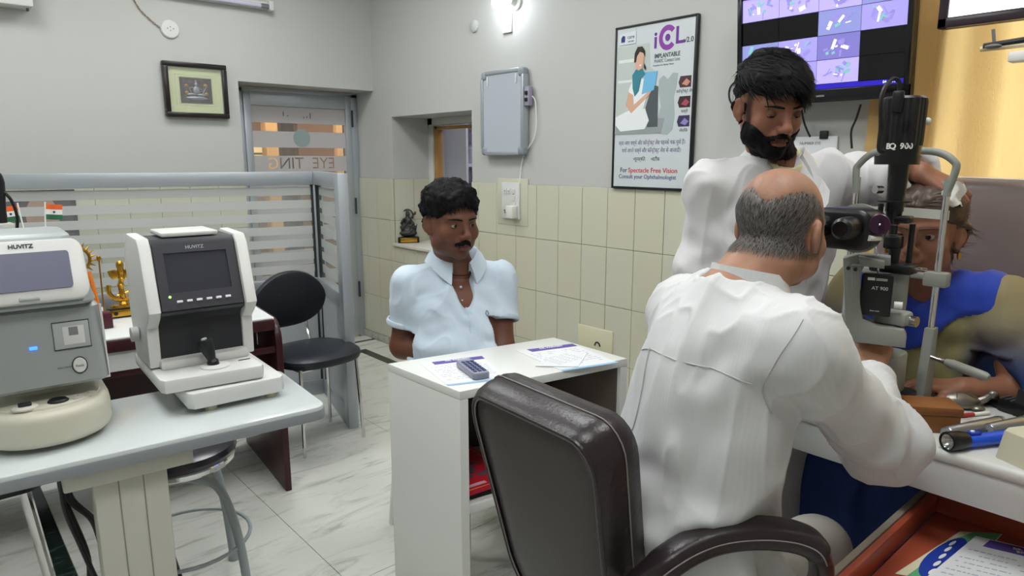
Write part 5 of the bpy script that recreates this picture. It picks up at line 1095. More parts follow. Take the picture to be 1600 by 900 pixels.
cpoly('white_tape', [(.02, .5), (.12, .5), (.12, .72), (.02, .72)], fwh, .0026)
rx_sheet('prescription', 'large prescription sheet with violet letterhead on top in the open drawer', [dpt(1420, 925, .577), dpt(1560, 960, .577), dpt(1660, 870, .577), dpt(1525, 838, .577)], .577, ('DR. P', 'EYE'), grp='prescription papers')
# ================================================================== PEOPLE: smooth implicit bodies meshed on a grid
def A3(v): return np.array(v, dtype=np.float32)
class SD:
    def __init__(s, h=.004): s.h = h; s.p = []; s.k = .012
    def ell(s, c, r, R=None, k=None, sub=False):
        s.p.append(('e', A3(c), A3(r), None if R is None else A3(R), s.k if k is None else k, sub)); return s
    def cap(s, a, b, ra, rb, k=None, flat=None, sub=False):
        s.p.append(('c', A3(a), A3(b), (ra, rb, flat), s.k if k is None else k, sub)); return s
    def chain(s, pts, rs, k=None, flat=None, sub=False):
        for i in range(len(pts) - 1): s.cap(pts[i], pts[i + 1], rs[i], rs[i + 1], k, flat, sub)
        return s
    def cut(s, p, n, rad): s.p.append(('h', A3(p), A3(Vector(n).normalized()), rad, 0, False)); return s
    def bounds(s, q):
        if q[0] == 'e': m = float(q[2].max()); return q[1] - m, q[1] + m
        if q[0] == 'c': m = max(q[3][0], q[3][1]); return np.minimum(q[1], q[2]) - m, np.maximum(q[1], q[2]) + m
        return q[1] - q[3], q[1] + q[3]
    def mesh(s, smooth=1):
        h = s.h; B = [s.bounds(q) for q in s.p if q[0] != 'h' and not q[5]]
        lo = np.min([b[0] for b in B], 0) - 4 * h; hi = np.max([b[1] for b in B], 0) + 4 * h
        n = np.ceil((hi - lo) / h).astype(int) + 1; D = np.full(n, .1, np.float32); ax = [lo[i] + h * np.arange(n[i], dtype=np.float32) for i in range(3)]
        for q in s.p:
            l, u = s.bounds(q); k = q[4]; mg = (k + 2 * h) if q[0] != 'h' else 0
            i0 = np.maximum(((l - mg - lo) / h).astype(int), 0); i1 = np.minimum(np.ceil((u + mg - lo) / h).astype(int) + 1, n)
            if (i1 <= i0).any(): continue
            sl = tuple(slice(a, b) for a, b in zip(i0, i1)); x, y, z = ax[0][sl[0]][:, None, None], ax[1][sl[1]][None, :, None], ax[2][sl[2]][None, None, :]
            if q[0] == 'e':
                c, r, R = q[1], q[2], q[3]; dx, dy, dz = x - c[0], y - c[1], z - c[2]
                if R is not None: dx, dy, dz = [R[0, i] * dx + R[1, i] * dy + R[2, i] * dz for i in range(3)]
                k0 = np.sqrt((dx / r[0]) ** 2 + (dy / r[1]) ** 2 + (dz / r[2]) ** 2); k1 = np.sqrt((dx / r[0] ** 2) ** 2 + (dy / r[1] ** 2) ** 2 + (dz / r[2] ** 2) ** 2)
                d = k0 * (k0 - 1) / np.maximum(k1, 1e-4)
            elif q[0] == 'c':
                a, b, (ra, rb, fl) = q[1], q[2], q[3]; ba = b - a; dx, dy, dz = x - a[0], y - a[1], z - a[2]
                t = np.clip((dx * ba[0] + dy * ba[1] + dz * ba[2]) / max(float(ba @ ba), 1e-9), 0, 1)
                ex_, ey_, ez_ = dx - t * ba[0], dy - t * ba[1], dz - t * ba[2]
                if fl is not None:
                    nv = A3(fl[0]); nv = nv / np.linalg.norm(nv); pr = (ex_ * nv[0] + ey_ * nv[1] + ez_ * nv[2]) * (1 / fl[1] - 1)
                    ex_, ey_, ez_ = ex_ + pr * nv[0], ey_ + pr * nv[1], ez_ + pr * nv[2]
                d = np.sqrt(ex_ ** 2 + ey_ ** 2 + ez_ ** 2) - (ra + (rb - ra) * t)
            else:
                d = (x - q[1][0]) * q[2][0] + (y - q[1][1]) * q[2][1] + (z - q[1][2]) * q[2][2]
                D[sl] = np.maximum(D[sl], np.broadcast_to(d, D[sl].shape)); continue
            o = D[sl]
            if q[5]:
                d = -d; hh = np.maximum(k - np.abs(o - d), 0) / max(k, 1e-6); D[sl] = np.maximum(o, d) + hh * hh * k * .25
            else:
                hh = np.maximum(k - np.abs(o - d), 0) / max(k, 1e-6); D[sl] = np.minimum(o, d) - hh * hh * k * .25
        return nets(D, lo, h, smooth)

def nets(D, lo, h, smooth):
    S = D < 0; cnt = np.zeros([m - 1 for m in D.shape], np.uint8); off = [(i, j, k) for i in (0, 1) for j in (0, 1) for k in (0, 1)]
    sub = lambda A, o: A[o[0]:A.shape[0] - 1 + o[0], o[1]:A.shape[1] - 1 + o[1], o[2]:A.shape[2] - 1 + o[2]]
    for o in off: cnt += sub(S, o)
    act = (cnt > 0) & (cnt < 8); idx = np.full(act.shape, -1, np.int32); ijk = np.argwhere(act); idx[act] = np.arange(len(ijk))
    val = {o: D[ijk[:, 0] + o[0], ijk[:, 1] + o[1], ijk[:, 2] + o[2]] for o in off}
    pos = np.zeros((len(ijk), 3)); num = np.zeros(len(ijk))
    for a in off:
        for c in range(3):
            if a[c] == 0:
                b = list(a); b[c] = 1; b = tuple(b); va, vb = val[a], val[b]; m = (va < 0) != (vb < 0)
                t = va[m] / (va[m] - vb[m]); p = np.tile(np.array(a, float), (m.sum(), 1)); p[:, c] = t; pos[m] += p; num[m] += 1
    V = lo + h * (ijk + pos / num[:, None]); F = []
    for c in range(3):
        c1, c2 = (c + 1) % 3, (c + 2) % 3; a = [slice(None)] * 3; b = [slice(None)] * 3; a[c] = slice(0, -1); b[c] = slice(1, None)
        A_, B_2 = S[tuple(a)], S[tuple(b)]; e = np.argwhere(A_ != B_2); e = e[(e[:, c1] > 0) & (e[:, c2] > 0) & (e[:, c1] < D.shape[c1] - 1) & (e[:, c2] < D.shape[c2] - 1)]
        inside = A_[e[:, 0], e[:, 1], e[:, 2]]
        def cell(d1, d2):
            q = e.copy(); q[:, c1] += d1; q[:, c2] += d2; return idx[q[:, 0], q[:, 1], q[:, 2]]
        Q = np.stack([cell(-1, -1), cell(0, -1), cell(0, 0), cell(-1, 0)], 1); Q[~inside] = Q[~inside][:, ::-1]; F.append(Q)
    F = np.concatenate(F)
    for _ in range(smooth): V = lap(V, F, .5)
    return V, F
def lap(V, F, w):
    a = F.ravel(); b = np.roll(F, -1, 1).ravel(); n = len(V); c = np.bincount(a, minlength=n) + np.bincount(b, minlength=n); out = np.empty_like(V)
    for i in range(3): out[:, i] = (np.bincount(a, V[b, i], n) + np.bincount(b, V[a, i], n)) / np.maximum(c, 1)
    return V * (1 - w) + out * w
def vnormals(V, F):
    n = np.cross(V[F[:, 2]] - V[F[:, 0]], V[F[:, 3]] - V[F[:, 1]]); N = np.zeros_like(V)
    for j in range(4):
        for i in range(3): N[:, i] += np.bincount(F[:, j], n[:, i], len(V))
    return N / np.maximum(np.linalg.norm(N, axis=1, keepdims=True), 1e-9)
def vnoise(P, seed=0):
    I = np.floor(P).astype(np.int64); f = P - I; f = f * f * (3 - 2 * f); r = np.zeros(len(P))
    for dx in (0, 1):
        for dy in (0, 1):
            for dz in (0, 1):
                h = ((I[:, 0] + dx) * 374761393 + (I[:, 1] + dy) * 668265263 + (I[:, 2] + dz) * 2147483647 + seed * 974634777) & 0xffffffff
                h = ((h ^ (h >> 13)) * 1274126177) & 0xffffffff; v = ((h ^ (h >> 16)) & 0xffff) / 32767.5 - 1
                r += v * (f[:, 0] if dx else 1 - f[:, 0]) * (f[:, 1] if dy else 1 - f[:, 1]) * (f[:, 2] if dz else 1 - f[:, 2])
    return r
def fbm(P, seed=0, o=3): return sum(vnoise(P * 2 ** i, seed + i) / 2 ** i for i in range(o))
def npmesh(name, V, F, m, parent=None, col=None, cols_name='Col', M=None):
    me = bpy.data.meshes.new(name); me.from_pydata(V.tolist() if hasattr(V, 'tolist') else V, [], F.tolist() if hasattr(F, 'tolist') else F); me.materials.append(m)
    me.polygons.foreach_set('use_smooth', [True] * len(me.polygons))
    if col is not None:
        a = me.color_attributes.new(cols_name, 'FLOAT_COLOR', 'POINT'); a.data.foreach_set('color', np.concatenate([col, np.ones((len(col), 1))], 1).astype(np.float32).ravel())
    me.update(); o = bpy.data.objects.new(name, me); COL.objects.link(o)
    if parent is not None: o.parent = parent
    return o
def submesh(V, F, keep):
    fk = keep[F].all(1); F2 = F[fk]; used = np.unique(F2); mp = np.full(len(V), -1); mp[used] = np.arange(len(used)); return used, mp[F2]
def sst(a, b, x): t = np.clip((x - a) / (b - a), 0, 1); return t * t * (3 - 2 * t)
def basis(fwd, up=(0, 0, 1)):
    """columns: x = right of the figure, y = facing, z = up"""
    y = Vector(fwd).normalized(); z = Vector(up); z = (z - y * z.dot(y)).normalized(); x = y.cross(z); return Matrix((x, y, z)).transposed()
def HT(c, fwd, up=(0, 0, 1), s=1.0): m = basis(fwd, up).to_4x4(); m.translation = Vector(c); return m @ Matrix.Scale(s, 4)

def head_prims(sd, H, o={}):
    R = np.array(H.to_3x3().normalized()); s = H.to_scale().x; L = lambda *p: H @ Vector(p); fat = o.get('fat', 0)
    E_ = lambda c, r, k=.012, sub=False, Rl=None: sd.ell(L(*c), [q * s for q in r], R if Rl is None else R @ np.array(Rl.to_3x3()), k * s, sub)
    C_2 = lambda a, b, ra, rb, k=.01, sub=False, fl=None: sd.cap(L(*a), L(*b), ra * s, rb * s, k * s, fl, sub)
    E_((0, -.014, .036), (.075, .094, .083), .02); E_((0, .016, -.008), (.066 + fat, .073, .076), .02); E_((0, .022, -.062), (.054 + fat * 1.5, .06, .048), .02)
    E_((0, .066, -.097), (.024, .020, .017), .02)
    for q in (-1, 1):
        E_((q * (.040 + fat), .052, -.030), (.024, .024, .026), .015); C_2((q * .012, .083, .021), (q * .048, .066, .023), .0085, .008, .012)
        E_((q * .046, .02, -.068), (.018 + fat, .03, .022), .02)
    for q in (-1, 1): E_((q * .0315, .098, .001), (.0175, .017, .0105), .009, True)
    C_2((0, .085, .014), (0, .104, -.026), .0075, .0105, .01); E_((0, .107, -.031), (.0125, .0115, .0105), .008)
    for q in (-1, 1): E_((q * .012, .097, -.034), (.0085, .0105, .0075), .006)
    E_((0, .083, -.053), (.026, .012, .014), .012)
    E_((0, .0895, -.0625), (.023, .0085, .0052), .004); E_((0, .088, -.0735), (.0195, .0085, .006), .004); E_((0, .098, -.068), (.022, .010, .0014), .002, True)
    for q in (-1, 1):
        Rl = RZ(q * 22); E_((q * .080, -.010, -.006), (.0095, .0185, .0295), .006, False, Rl); E_((q * .092, -.004, -.003), (.009, .0105, .0185), .003, True, Rl); E_((q * .076, -.002, -.034), (.007, .009, .009), .006)
def hand_prims(sd, Wm, curl=(30, 40, 30), spread=4, thumb=(35, 20), sc=1.0, side=1, rad=.0085):
    """Wm: hand frame at the wrist: x along the fingers, y towards the thumb, z out of the back of the hand"""
    P = lambda v: Wm @ Vector([q * sc for q in v]); nz = Wm.to_3x3() @ Vector((0, 0, 1))
    for y0, y1 in ((.022, .030), (.0, .010), (-.018, -.012), (-.026, -.03)): sd.cap(P((.008, y0 * .7, 0)), P((.085, y1, .002)), .013 * sc, .0125 * sc, .014)
    for (y, ln, bx) in ((.031, .070, .088), (.0105, .078, .091), (-.0105, .072, .088), (-.030, .056, .081)):
        p = Vector((bx, y, .002)); a = 0; sp = math.radians(spread * y / .01)
        for j, (f_, r0, r1) in enumerate(((.45, 1.08, 1.0), (.31, 1.0, .93), (.24, .93, .8))):
            a += math.radians(curl[j]); d = Vector((math.cos(a) * math.cos(sp), math.cos(a) * math.sin(sp), -math.sin(a))); q = p + d * ln * f_
            sd.cap(P(p), P(q), rad * r0 * sc, rad * r1 * sc, .0035); p = q
    p = Vector((.022, .028, -.006)); d = Vector((math.cos(math.radians(thumb[0])), math.sin(math.radians(thumb[0])), -.25)).normalized()
    q = p + d * .042; sd.cap(P(p), P(q), .0135 * sc, .0105 * sc, .012)
    d2 = Vector((math.cos(math.radians(thumb[0] - thumb[1])), math.sin(math.radians(thumb[0] - thumb[1])), -.45)).normalized(); r = q + d2 * .03; sd.cap(P(q), P(r), .0105 * sc, .0095 * sc, .004)
    d3 = Vector((math.cos(math.radians(thumb[0] - 2 * thumb[1])), math.sin(math.radians(thumb[0] - 2 * thumb[1])), -.5)).normalized(); sd.cap(P(r), P(r + d3 * .024), .0095 * sc, .0075 * sc, .004)
def wrist_frame(w, direction, back):
    x = Vector(direction).normalized(); z = Vector(back); z = (z - x * z.dot(x)).normalized(); return frame(Vector(w), x, z.cross(x), z)

skin_mats = {}
def skin(name, c): return mat(name, c, .48, attr='Col', noise=(60, .12), sss=.0, spec=.4, bump=(220, .06))
def person(label, sd, H, base, lips, stub=None, stub_col=None, extra=()):
    """body as one continuous mesh with skin, lip and stubble colours, darker round the eyes; returns dict with arrays"""
    V, F = sd.mesh(1); N = vnormals(V, F); Hi = np.array(H.inverted()); Lc = V @ Hi[:3, :3].T + Hi[:3, 3]
    c = np.tile(np.array(lin(base)[:3]), (len(V), 1)); c *= (1 + .10 * fbm(V * 35, 3)[:, None])
    def mixc(m, col): c[:] = c * (1 - m[:, None]) + np.array(lin(col)[:3]) * m[:, None]
    front = (Lc[:, 1] > .06)
    mixc(np.exp(-((Lc[:, 0] / .021) ** 4 + ((Lc[:, 2] + .068) / .0105) ** 4)) * front * .75, lips)
    near = (np.linalg.norm(Lc, axis=1) < .152) & (Lc[:, 2] > -.135)
    for q in (-1, 1): mixc(np.exp(-(((Lc[:, 0] - q * .0315) / .022) ** 2 + ((Lc[:, 2]) / .013) ** 2)) * front * .25, '#3a2018')  # tint darker round each eye socket
    if stub is not None: mixc(stub(Lc) * near, stub_col)
    for fn, cc in extra: mixc(fn(Lc) * near, cc)
    o = npmesh('person', V, F, skin('skin_' + base, base), None, c); tag(o, label, 'person')
    return dict(o=o, V=V, F=F, N=N, L=Lc, H=H, near=near)
def shell(P, name, m, f, amp=.002, freq=(90, 90, 90), V=None, F=None, N=None, L=None, parent=None, seed=1, base=-.0025, sm=0):
    """grown-out layer over the region where f(local)>0: hair, beard, scarf"""
    V = P['V'] if V is None else V; F = P['F'] if F is None else F; N = P['N'] if N is None else N; L = P['L'] if L is None else L
    t = f(L)
    if L is P['L']: t = t * P['near']
    keep = t > 0; used, F2 = submesh(V, F, keep)
    nz = fbm(L[used] * np.array(freq), seed, 3); tt = t[used]
    X = V[used] + N[used] * (base + tt + amp * nz * np.minimum(tt / .004, 1))[:, None]
    for _ in range(sm): X = lap(X, F2, .5)
    return npmesh(name, X, F2, m, P['o'] if parent is None else parent)
def blades(P, name, m, f, n, length, width, comb, lift=.15, seed=1, lo=.0, bend=.5, off=0.0):
    """individual locks lying on the head, thin tapering blades"""
    r = np.random.default_rng(seed); w = np.maximum(f(P['L']) - lo, 0) * P['near']; w = w / w.sum(); ids = r.choice(len(w), n, p=w); Rm = np.array(P['H'].to_3x3().normalized()); v, fc = [], []
    tl = f(P['L'])[ids]
    for q, i in enumerate(ids):
        p0 = P['V'][i] + P['N'][i] * (tl[q] * .85 - .002 + off); nn = P['N'][i]; d = Rm @ np.array(comb(P['L'][i])); d = d + r.normal(0, .16, 3); d -= nn * (d @ nn); d /= max(np.linalg.norm(d), 1e-6)
        sd_ = np.cross(d, nn); Lh = length * r.uniform(.6, 1.25); k = len(v)
        for t in (0, .35, .7, 1):
            c = p0 + d * Lh * t + nn * (lift * Lh * t - bend * lift * Lh * t * t * 2); w_ = width * (1 - t * .9) * .5
            v += [tuple(c + sd_ * w_), tuple(c - sd_ * w_)]
        for t in range(3): a = k + 2 * t; fc.append((a, a + 1, a + 3, a + 2))
    return npmesh(name, np.array(v), np.array(fc), m, P['o'])
eye_w = mat('eye_white', '#a79d96', .5); iris_m = mat('iris_dark', '#1d120d', .15)
def eyes(P, gaze=(0, 1, 0), lid=.25, lid_low=-.55, skin_m=None, x=.0315):
    """eyeballs with iris, upper and lower lids; lid: elevation (rad) down to which the upper lid reaches"""
    H = P['H']; g0 = Vector(gaze).normalized()
    for q in (-1, 1):
        c = Vector((q * x, .0705, .001)); g = G(); g.ell((0, 0, 0), (.0122, .0122, .0122), 20, M=H @ T(*c)); e = g.build('eye', eye_w, P['o'])
        g = G(); z = g0; X_ = z.orthogonal().normalized(); g.lathe([(.001, .0122), (.0066, .0110), (.0067, .0102), (.001, .0106)], 16, H @ T(*c) @ frame((0, 0, 0), X_, z.cross(X_), z)); g.build('iris', iris_m, e)
        for nm, a0, a1 in (('upper_eyelid', lid, 1.45), ('lower_eyelid', -1.45, lid_low)):
            v, f = [], []; n, m_ = 14, 7
            for j in range(m_ + 1):
                for i in range(n + 1):
                    az = -1.35 + 2.7 * i / n; edge = (a0 if nm[0] == 'u' else a1); e0 = edge * math.cos(az * .75)
                    el = e0 + ((a1 if nm[0] == 'u' else a0) - e0) * j / m_; rr_ = .0131 + (.0006 if j == 0 else 0)
                    v.append(H @ (c + Vector((math.sin(az) * math.cos(el) * rr_ * 1.12, math.cos(az) * math.cos(el) * rr_, math.sin(el) * rr_))))
            for j in range(m_):
                for i in range(n): a = j * (n + 1) + i; f.append((a, a + 1, a + n + 2, a + n + 1))
            g = G(); g.add(v, f); g.build(nm, skin_m, P['o'], angle=80)
def surf_y(P, x, z):
    L = P['L'][P['near']]; d = (L[:, 0] - x) ** 2 + (L[:, 2] - z) ** 2; m = d < .006 ** 2
    return L[m, 1].max() if m.any() else .08
def brows(P, m, thick=.0045, z0=.019, lift=.004):
    for q in (-1, 1):
        pts, rs = [], []
        for i in range(9):
            t = i / 8; x = q * (.012 + .043 * t); z = z0 + lift * math.sin(t * 2.2) - .003 * t * t; pts.append(P['H'] @ Vector((x, surf_y(P, x, z) - .0005, z))); rs.append(thick * (.6 + .6 * t if t < .35 else .82 - .62 * (t - .35) / .65))
        g = G(); g.tube(pts, rs, 8, flat=.8); g.build('eyebrow', m, P['o'], angle=80)
def folds(V, N, joints, fl=(10, 10, 3), amp=.004, seed=5):
    """cloth relief: long soft folds plus creases gathered round joints (pos, axis, radius, amp, freq)"""
    q = np.array(fl); w_ = V + .05 * np.stack([vnoise(V * 4, seed + 7), vnoise(V * 4, seed + 8), vnoise(V * 4, seed + 9)], 1)
    d = amp * (1.3 * (1 - np.abs(vnoise(w_ * q, seed))) ** 3 + .55 * (1 - np.abs(vnoise(w_ * q * 2.3, seed + 1))) ** 4 - .6)
    for p, a, R_, am, fr in joints:
        q = V - np.array(p); a = np.array(Vector(a).normalized()); u = q @ a; w = np.exp(-(np.linalg.norm(q, axis=1) / R_) ** 2)
        d += 1.4 * am * w * np.sin(fr * u + 2.2 * vnoise(V * 14, seed + 2) + 1.5 * vnoise(V * 5, seed + 4))
    return V + N * d[:, None]
def garment(P, name, sd, m, joints=(), fl=(10, 10, 3), amp=.004, seed=5, col=None, smooth=2):
    V, F = sd.mesh(smooth); N = vnormals(V, F); V = folds(V, N, joints, fl, amp, seed); o = npmesh(name, V, F, m, P['o'], None if col is None else col(V)); return dict(o=o, V=V, F=F, N=vnormals(V, F))
def collar(P, name, m, c, Rt, rn, z_in, z_top, fall, wid, gap, tipdrop=.03, th=.003, tilt=0.0):
    """folded collar: c neck centre, Rt torso frame, gap half-angle (deg) of the open front"""
    v = []; n = 36; secs = []
    for i in range(n + 1):
        a = math.radians(90 + gap + (360 - 2 * gap) * i / n); fr = max(0, math.sin(a)); dx, dy = math.cos(a), math.sin(a); dr = tipdrop * (max(0, fr) ** 2.5); up = tilt * dy
        pr = [(rn * .98, z_in - dr * .5), (rn * 1.0, z_top - dr * .75), (rn * 1.08, z_top + .004 - dr * .75), (rn * 1.2 + wid * .5, z_top - fall * .45 - dr), (rn * 1.2 + wid, z_top - fall - dr * 1.25), (rn * 1.2 + wid - .004, z_top - fall - dr * 1.25 - .002), (rn * 1.12, z_top - fall * .3 - dr)]
        secs.append([Vector(c) + Rt @ Vector((dx * r_, dy * r_ * 1.05, z_ + up)) for r_, z_ in pr])
    g = G(); g.loft(secs); return g.build(name, m, P['o'], angle=60)
from mathutils.bvhtree import BVHTree
def surf_path(Gm, pts, r, name, m, parent, outward, lift=.0012, n=6):
    """thin seam laid on a garment: pts are world points near the surface, found along -outward"""
    bv = BVHTree.FromPolygons([Vector(v) for v in Gm['V']], Gm['F'].tolist()); out = []
    for p in spline(pts, n):
        h_ = bv.ray_cast(p + Vector(outward) * .25, -Vector(outward).normalized(), .6)
        if h_[0] is not None: out.append(h_[0] + h_[1] * lift)
    if len(out) > 2:
        g = G(); g.tube(out, r, 5); return g.build(name, m, parent)
V3 = Vector
hair_b = mat('black_hair', '#080708', .6, spec=.14, noise=(300, .5), stretch=(1, 1, .2), col2='#141216')
hair_br = mat('brown_hair', '#2c211d', .45, noise=(200, .6), col2='#5a4638'); hair_g = mat('grey_hair', '#4a4442', .6, noise=(160, .9), col2='#7f7a76'); hair_gd = mat('dark_grey_hair', '#2b2625', .6)
def torso(sd, pel, chest, neck, shL, shR, Rt, w=1.0, d=1.0, belly=0.0, k=.05):
    Rn = np.array(Rt)
    sd.ell(chest, (.155 * w, .105 * d, .155), Rn, k); mid = (V3(pel) + V3(chest)) / 2 + Rt @ V3((0, .02 + belly * .5, 0)); sd.ell(mid, (.145 * w, .105 * d + belly, .15), Rn, k); sd.ell(pel, (.16 * w, .115 * d, .12), Rn, k)
    for s_ in (shL, shR):
        m_ = V3(neck) * .55 + V3(s_) * .45; sd.cap(V3(neck) - V3((0, 0, .03)), V3(s_) - V3((0, 0, .008)), .038 * w, .042 * w, .03)
def limb(sd, a, b, c, r, k=.02): sd.cap(a, b, r[0], r[1], k); sd.cap(b, c, r[2], r[3], k)

# ------------------------------------------------------------------ seated man in the pale blue polo shirt
H1 = HT(atd(704, 346, 2.33), (-.10, -1, -.10), s=1.05); R1 = basis((-.36, -.93, 0)); tf = R1 @ V3((0, 1, 0))
nk = atd(712, 408, 2.40); sR = nk + R1 @ V3((.168, 0, -.072)); sL = nk + R1 @ V3((-.166, 0, -.072))
che = (sR + sL) / 2 + V3((0, 0, -.13)) + tf * .02; pel = V3((che.x, che.y, .56)) - tf * .02
eR = atd(630, 540, 2.36); wR = atd(705, 562, 2.2); eL = atd(783, 540, 2.36); wL = atd(772, 590, 2.24)
kn1, kn2 = V3((pel.x + .40, pel.y - .10, .50)), V3((pel.x + .36, pel.y + .12, .50))
sd = SD(.004); torso(sd, pel, che, nk, sL, sR, R1, 1.0, 1.14, .03)
limb(sd, sR, eR, wR, (.045, .046, .045, .03)); limb(sd, sL, eL, wL, (.045, .046, .045, .03))
sd.chain([nk - V3((0, 0, .03)), H1 @ V3((0, -.02, -.05))], [.062, .060], .03); head_prims(sd, H1, dict(fat=.009))
hand_prims(sd, wrist_frame(wR, (wL - wR), (0, 0, 1)), (15, 25, 20)); hand_prims(sd, wrist_frame(wL, (-.7, -.5, -.2), (0, 0, 1)), (15, 25, 20))
for kn, s_ in ((kn1, -1), (kn2, 1)):
    sd.cap(pel + V3((.05, s_ * .07, -.02)), kn, .078, .055, .03); an = V3((kn.x + .02, kn.y, .08)); sd.cap(kn, an, .052, .036, .02); sd.cap(an - V3((0, 0, .04)), an + V3((.14, -.02, -.045)), .034, .026, .02)
beardS = lambda L: sst(-.035, -.06, L[:, 2]) * sst(.0, .03, L[:, 1]) * .35
P1 = person('seated man with moustache in a pale blue polo shirt behind the white desk', sd, H1, '#6d4534', '#70403a', beardS, '#33221c')
SK1 = mat('lid_1', '#51301f', .6)
eyes(P1, (-.30, 1, .02), .30, -.42, SK1); brows(P1, hair_b, .0048)
def hair1(L):
    x, y, z = L[:, 0], L[:, 1], L[:, 2]; hl = .052 + .010 * np.cos(x * 40) - .95 * np.maximum(np.abs(x) - .046, 0)       # hairline height at the front
    side = np.maximum(-.02 - z, 0)
    front = sst(hl - .006, hl + .014, z + .0 * y); back = sst(.022, -.012, y) * sst(-.05, -.03, z) ; s_ = np.maximum(front, back * sst(.05, -.02, y + .0 * z))
    ear = np.exp(-(((np.abs(x) - .085) / .02) ** 2 + ((y + .005) / .024) ** 2 + ((z + .008) / .034) ** 2)); s_ = s_ * (1 - sst(.25, .6, ear))
    return s_ * (.010 + .014 * sst(.0, .1, z) + .006 * sst(.02, .09, y) * sst(.05, .1, z))
shell(P1, 'hair', hair_b, hair1, .009, (60, 50, 50)); blades(P1, 'fringe', hair_b, lambda L: hair1(L) * (L[:, 1] > .055) * (L[:, 2] > .04), 260, .026, .0045, lambda p: (-.35, .15, -1), .12, 19, .004, .6); blades(P1, 'hair_locks', hair_b, hair1, 1500, .030, .0045, lambda p: (.3, .9, -.15 + .0 * p[2]) if p[2] > .05 else (0, -.3, -1), .22, 3, .008)
def must1(L): x, y, z = L[:, 0], L[:, 1], L[:, 2]; return np.exp(-((x / .030) ** 4 + ((z + .050 + .9 * np.abs(x) * .35) / .007) ** 4)) * (y > .055) * .0062
shell(P1, 'moustache', hair_b, must1, .002, (200, 200, 60)); blades(P1, 'moustache_hairs', hair_b, must1, 350, .010, .0014, lambda p: (np.sign(p[0]) * .7, .2, -1), .2, 4)
polo = mat('pale_blue_cotton', '#c3d2e0', .8, noise=(4, .08), bump=(500, .08), sheen=.2)
g1 = SD(.005); g1.ell(che + V3((0, 0, .0)), (.192, .135, .165), np.array(R1), .05); mid = (pel + che) / 2 + tf * .05
g1.ell(mid, (.190, .165, .17), np.array(R1), .05); g1.ell(pel + V3((0, 0, .02)), (.195, .15, .13), np.array(R1), .05)
g1.ell(nk + R1 @ V3((0, -.005, -.085)), (.168, .088, .06), np.array(R1), .05)
for s_, e_ in ((sR, eR), (sL, eL)):
    g1.cap(nk - V3((0, 0, .038)), s_, .05, .056, .05); hem = s_ * .36 + e_ * .64; dv = (e_ - s_).normalized(); g1.cap(s_, hem + dv * .03, .058, .064, .035); g1.cut(hem, dv, .10); g1.cap(hem - dv * .012, hem + dv * .06, .052, .052, .004, None, True)
g1.cap(nk + V3((0, 0, .02)), nk + V3((0, 0, .2)), .062, .075, .01, None, True)
g1.cap(nk + tf * .055 + V3((0, 0, .005)), che + tf * .135 + V3((0, 0, .045)), .055, .012, .006, None, True)
pg = garment(P1, 'polo_shirt', g1, polo, [(sR * .6 + che * .4, (1, .3, -1), .12, .006, 60), (sL * .6 + che * .4, (-1, .3, -1), .12, .006, 60), (mid + tf * .1, (.2, 0, 1), .16, .006, 55), (eR, (eR - sR), .12, .004, 70), (che + tf * .1, (.8, 0, .6), .14, .004, 60)], (9, 9, 5), .006)
for s_, e_ in ((sR, eR), (sL, eL)):
    hem = s_ * .36 + e_ * .64; dv = (e_ - s_).normalized(); X_ = dv.orthogonal().normalized(); Y_ = dv.cross(X_)
    g = G(); g.tube([hem - dv * .009 + (X_ * math.cos(a) + Y_ * math.sin(a)) * .0635 for a in [i * math.pi / 16 for i in range(32)]], .0055, 8, closed=True, flat=1.9); g.build('sleeve_band', polo, P1['o'])
collar(P1, 'collar', polo, nk + V3((0, 0, .012)), R1, .070, -.01, .032, .045, .026, 24, .055, tilt=-.012)
cw0 = che + tf * .13
for k_, zz in enumerate((.055, .015)):
    p_ = nk + tf * (.105 + .012 * k_) + V3((0, 0, -.075 - .045 * k_)) + R1 @ V3((.012, 0, 0)); g = G(); g.ell(p_, (.005, .005, .005), 10); g.build('button', mat('shirt_button', '#aab0cf', .4), P1['o'])
surf_path(pg, [nk + tf * .14 + V3((0, 0, -.10)) + R1 @ V3((.004, 0, 0)), che + tf * .15 + V3((0, 0, .02)), che + tf * .15 + V3((0, 0, -.02))], .0016, 'placket_seam', polo, P1['o'], tf)
surf_path(pg, [che + R1 @ V3((-.074, .15, .038)), che + R1 @ V3((-.068, .15, .046)), che + R1 @ V3((-.062, .15, .038)), che + R1 @ V3((-.068, .15, .028)), che + R1 @ V3((-.074, .15, .038))], .0012, 'chest_emblem', mat('emblem_navy', '#4a5570', .6), P1['o'], tf)
g = G(); g.tube([nk + R1 @ V3((.064 * math.cos(a), .066 * math.sin(a) + .012, -.012 - .028 * max(0, math.sin(a)))) for a in [i * math.pi / 16 for i in range(32)]], .0018, 6, closed=True); g.build('neck_cord', black_pl, P1['o'])
tr1 = SD(.007); tr1.ell(pel - V3((0, 0, .03)), (.185, .145, .11), np.array(R1), .04)
for kn, s_ in ((kn1, -1), (kn2, 1)): tr1.cap(pel + V3((.05, s_ * .07, -.02)), kn, .092, .07, .03); tr1.cap(kn, V3((kn.x + .02, kn.y, .07)), .066, .055, .02)
garment(P1, 'trousers', tr1, mat('grey_trousers', '#3b3c42', .8), (), (9, 9, 9), .004)
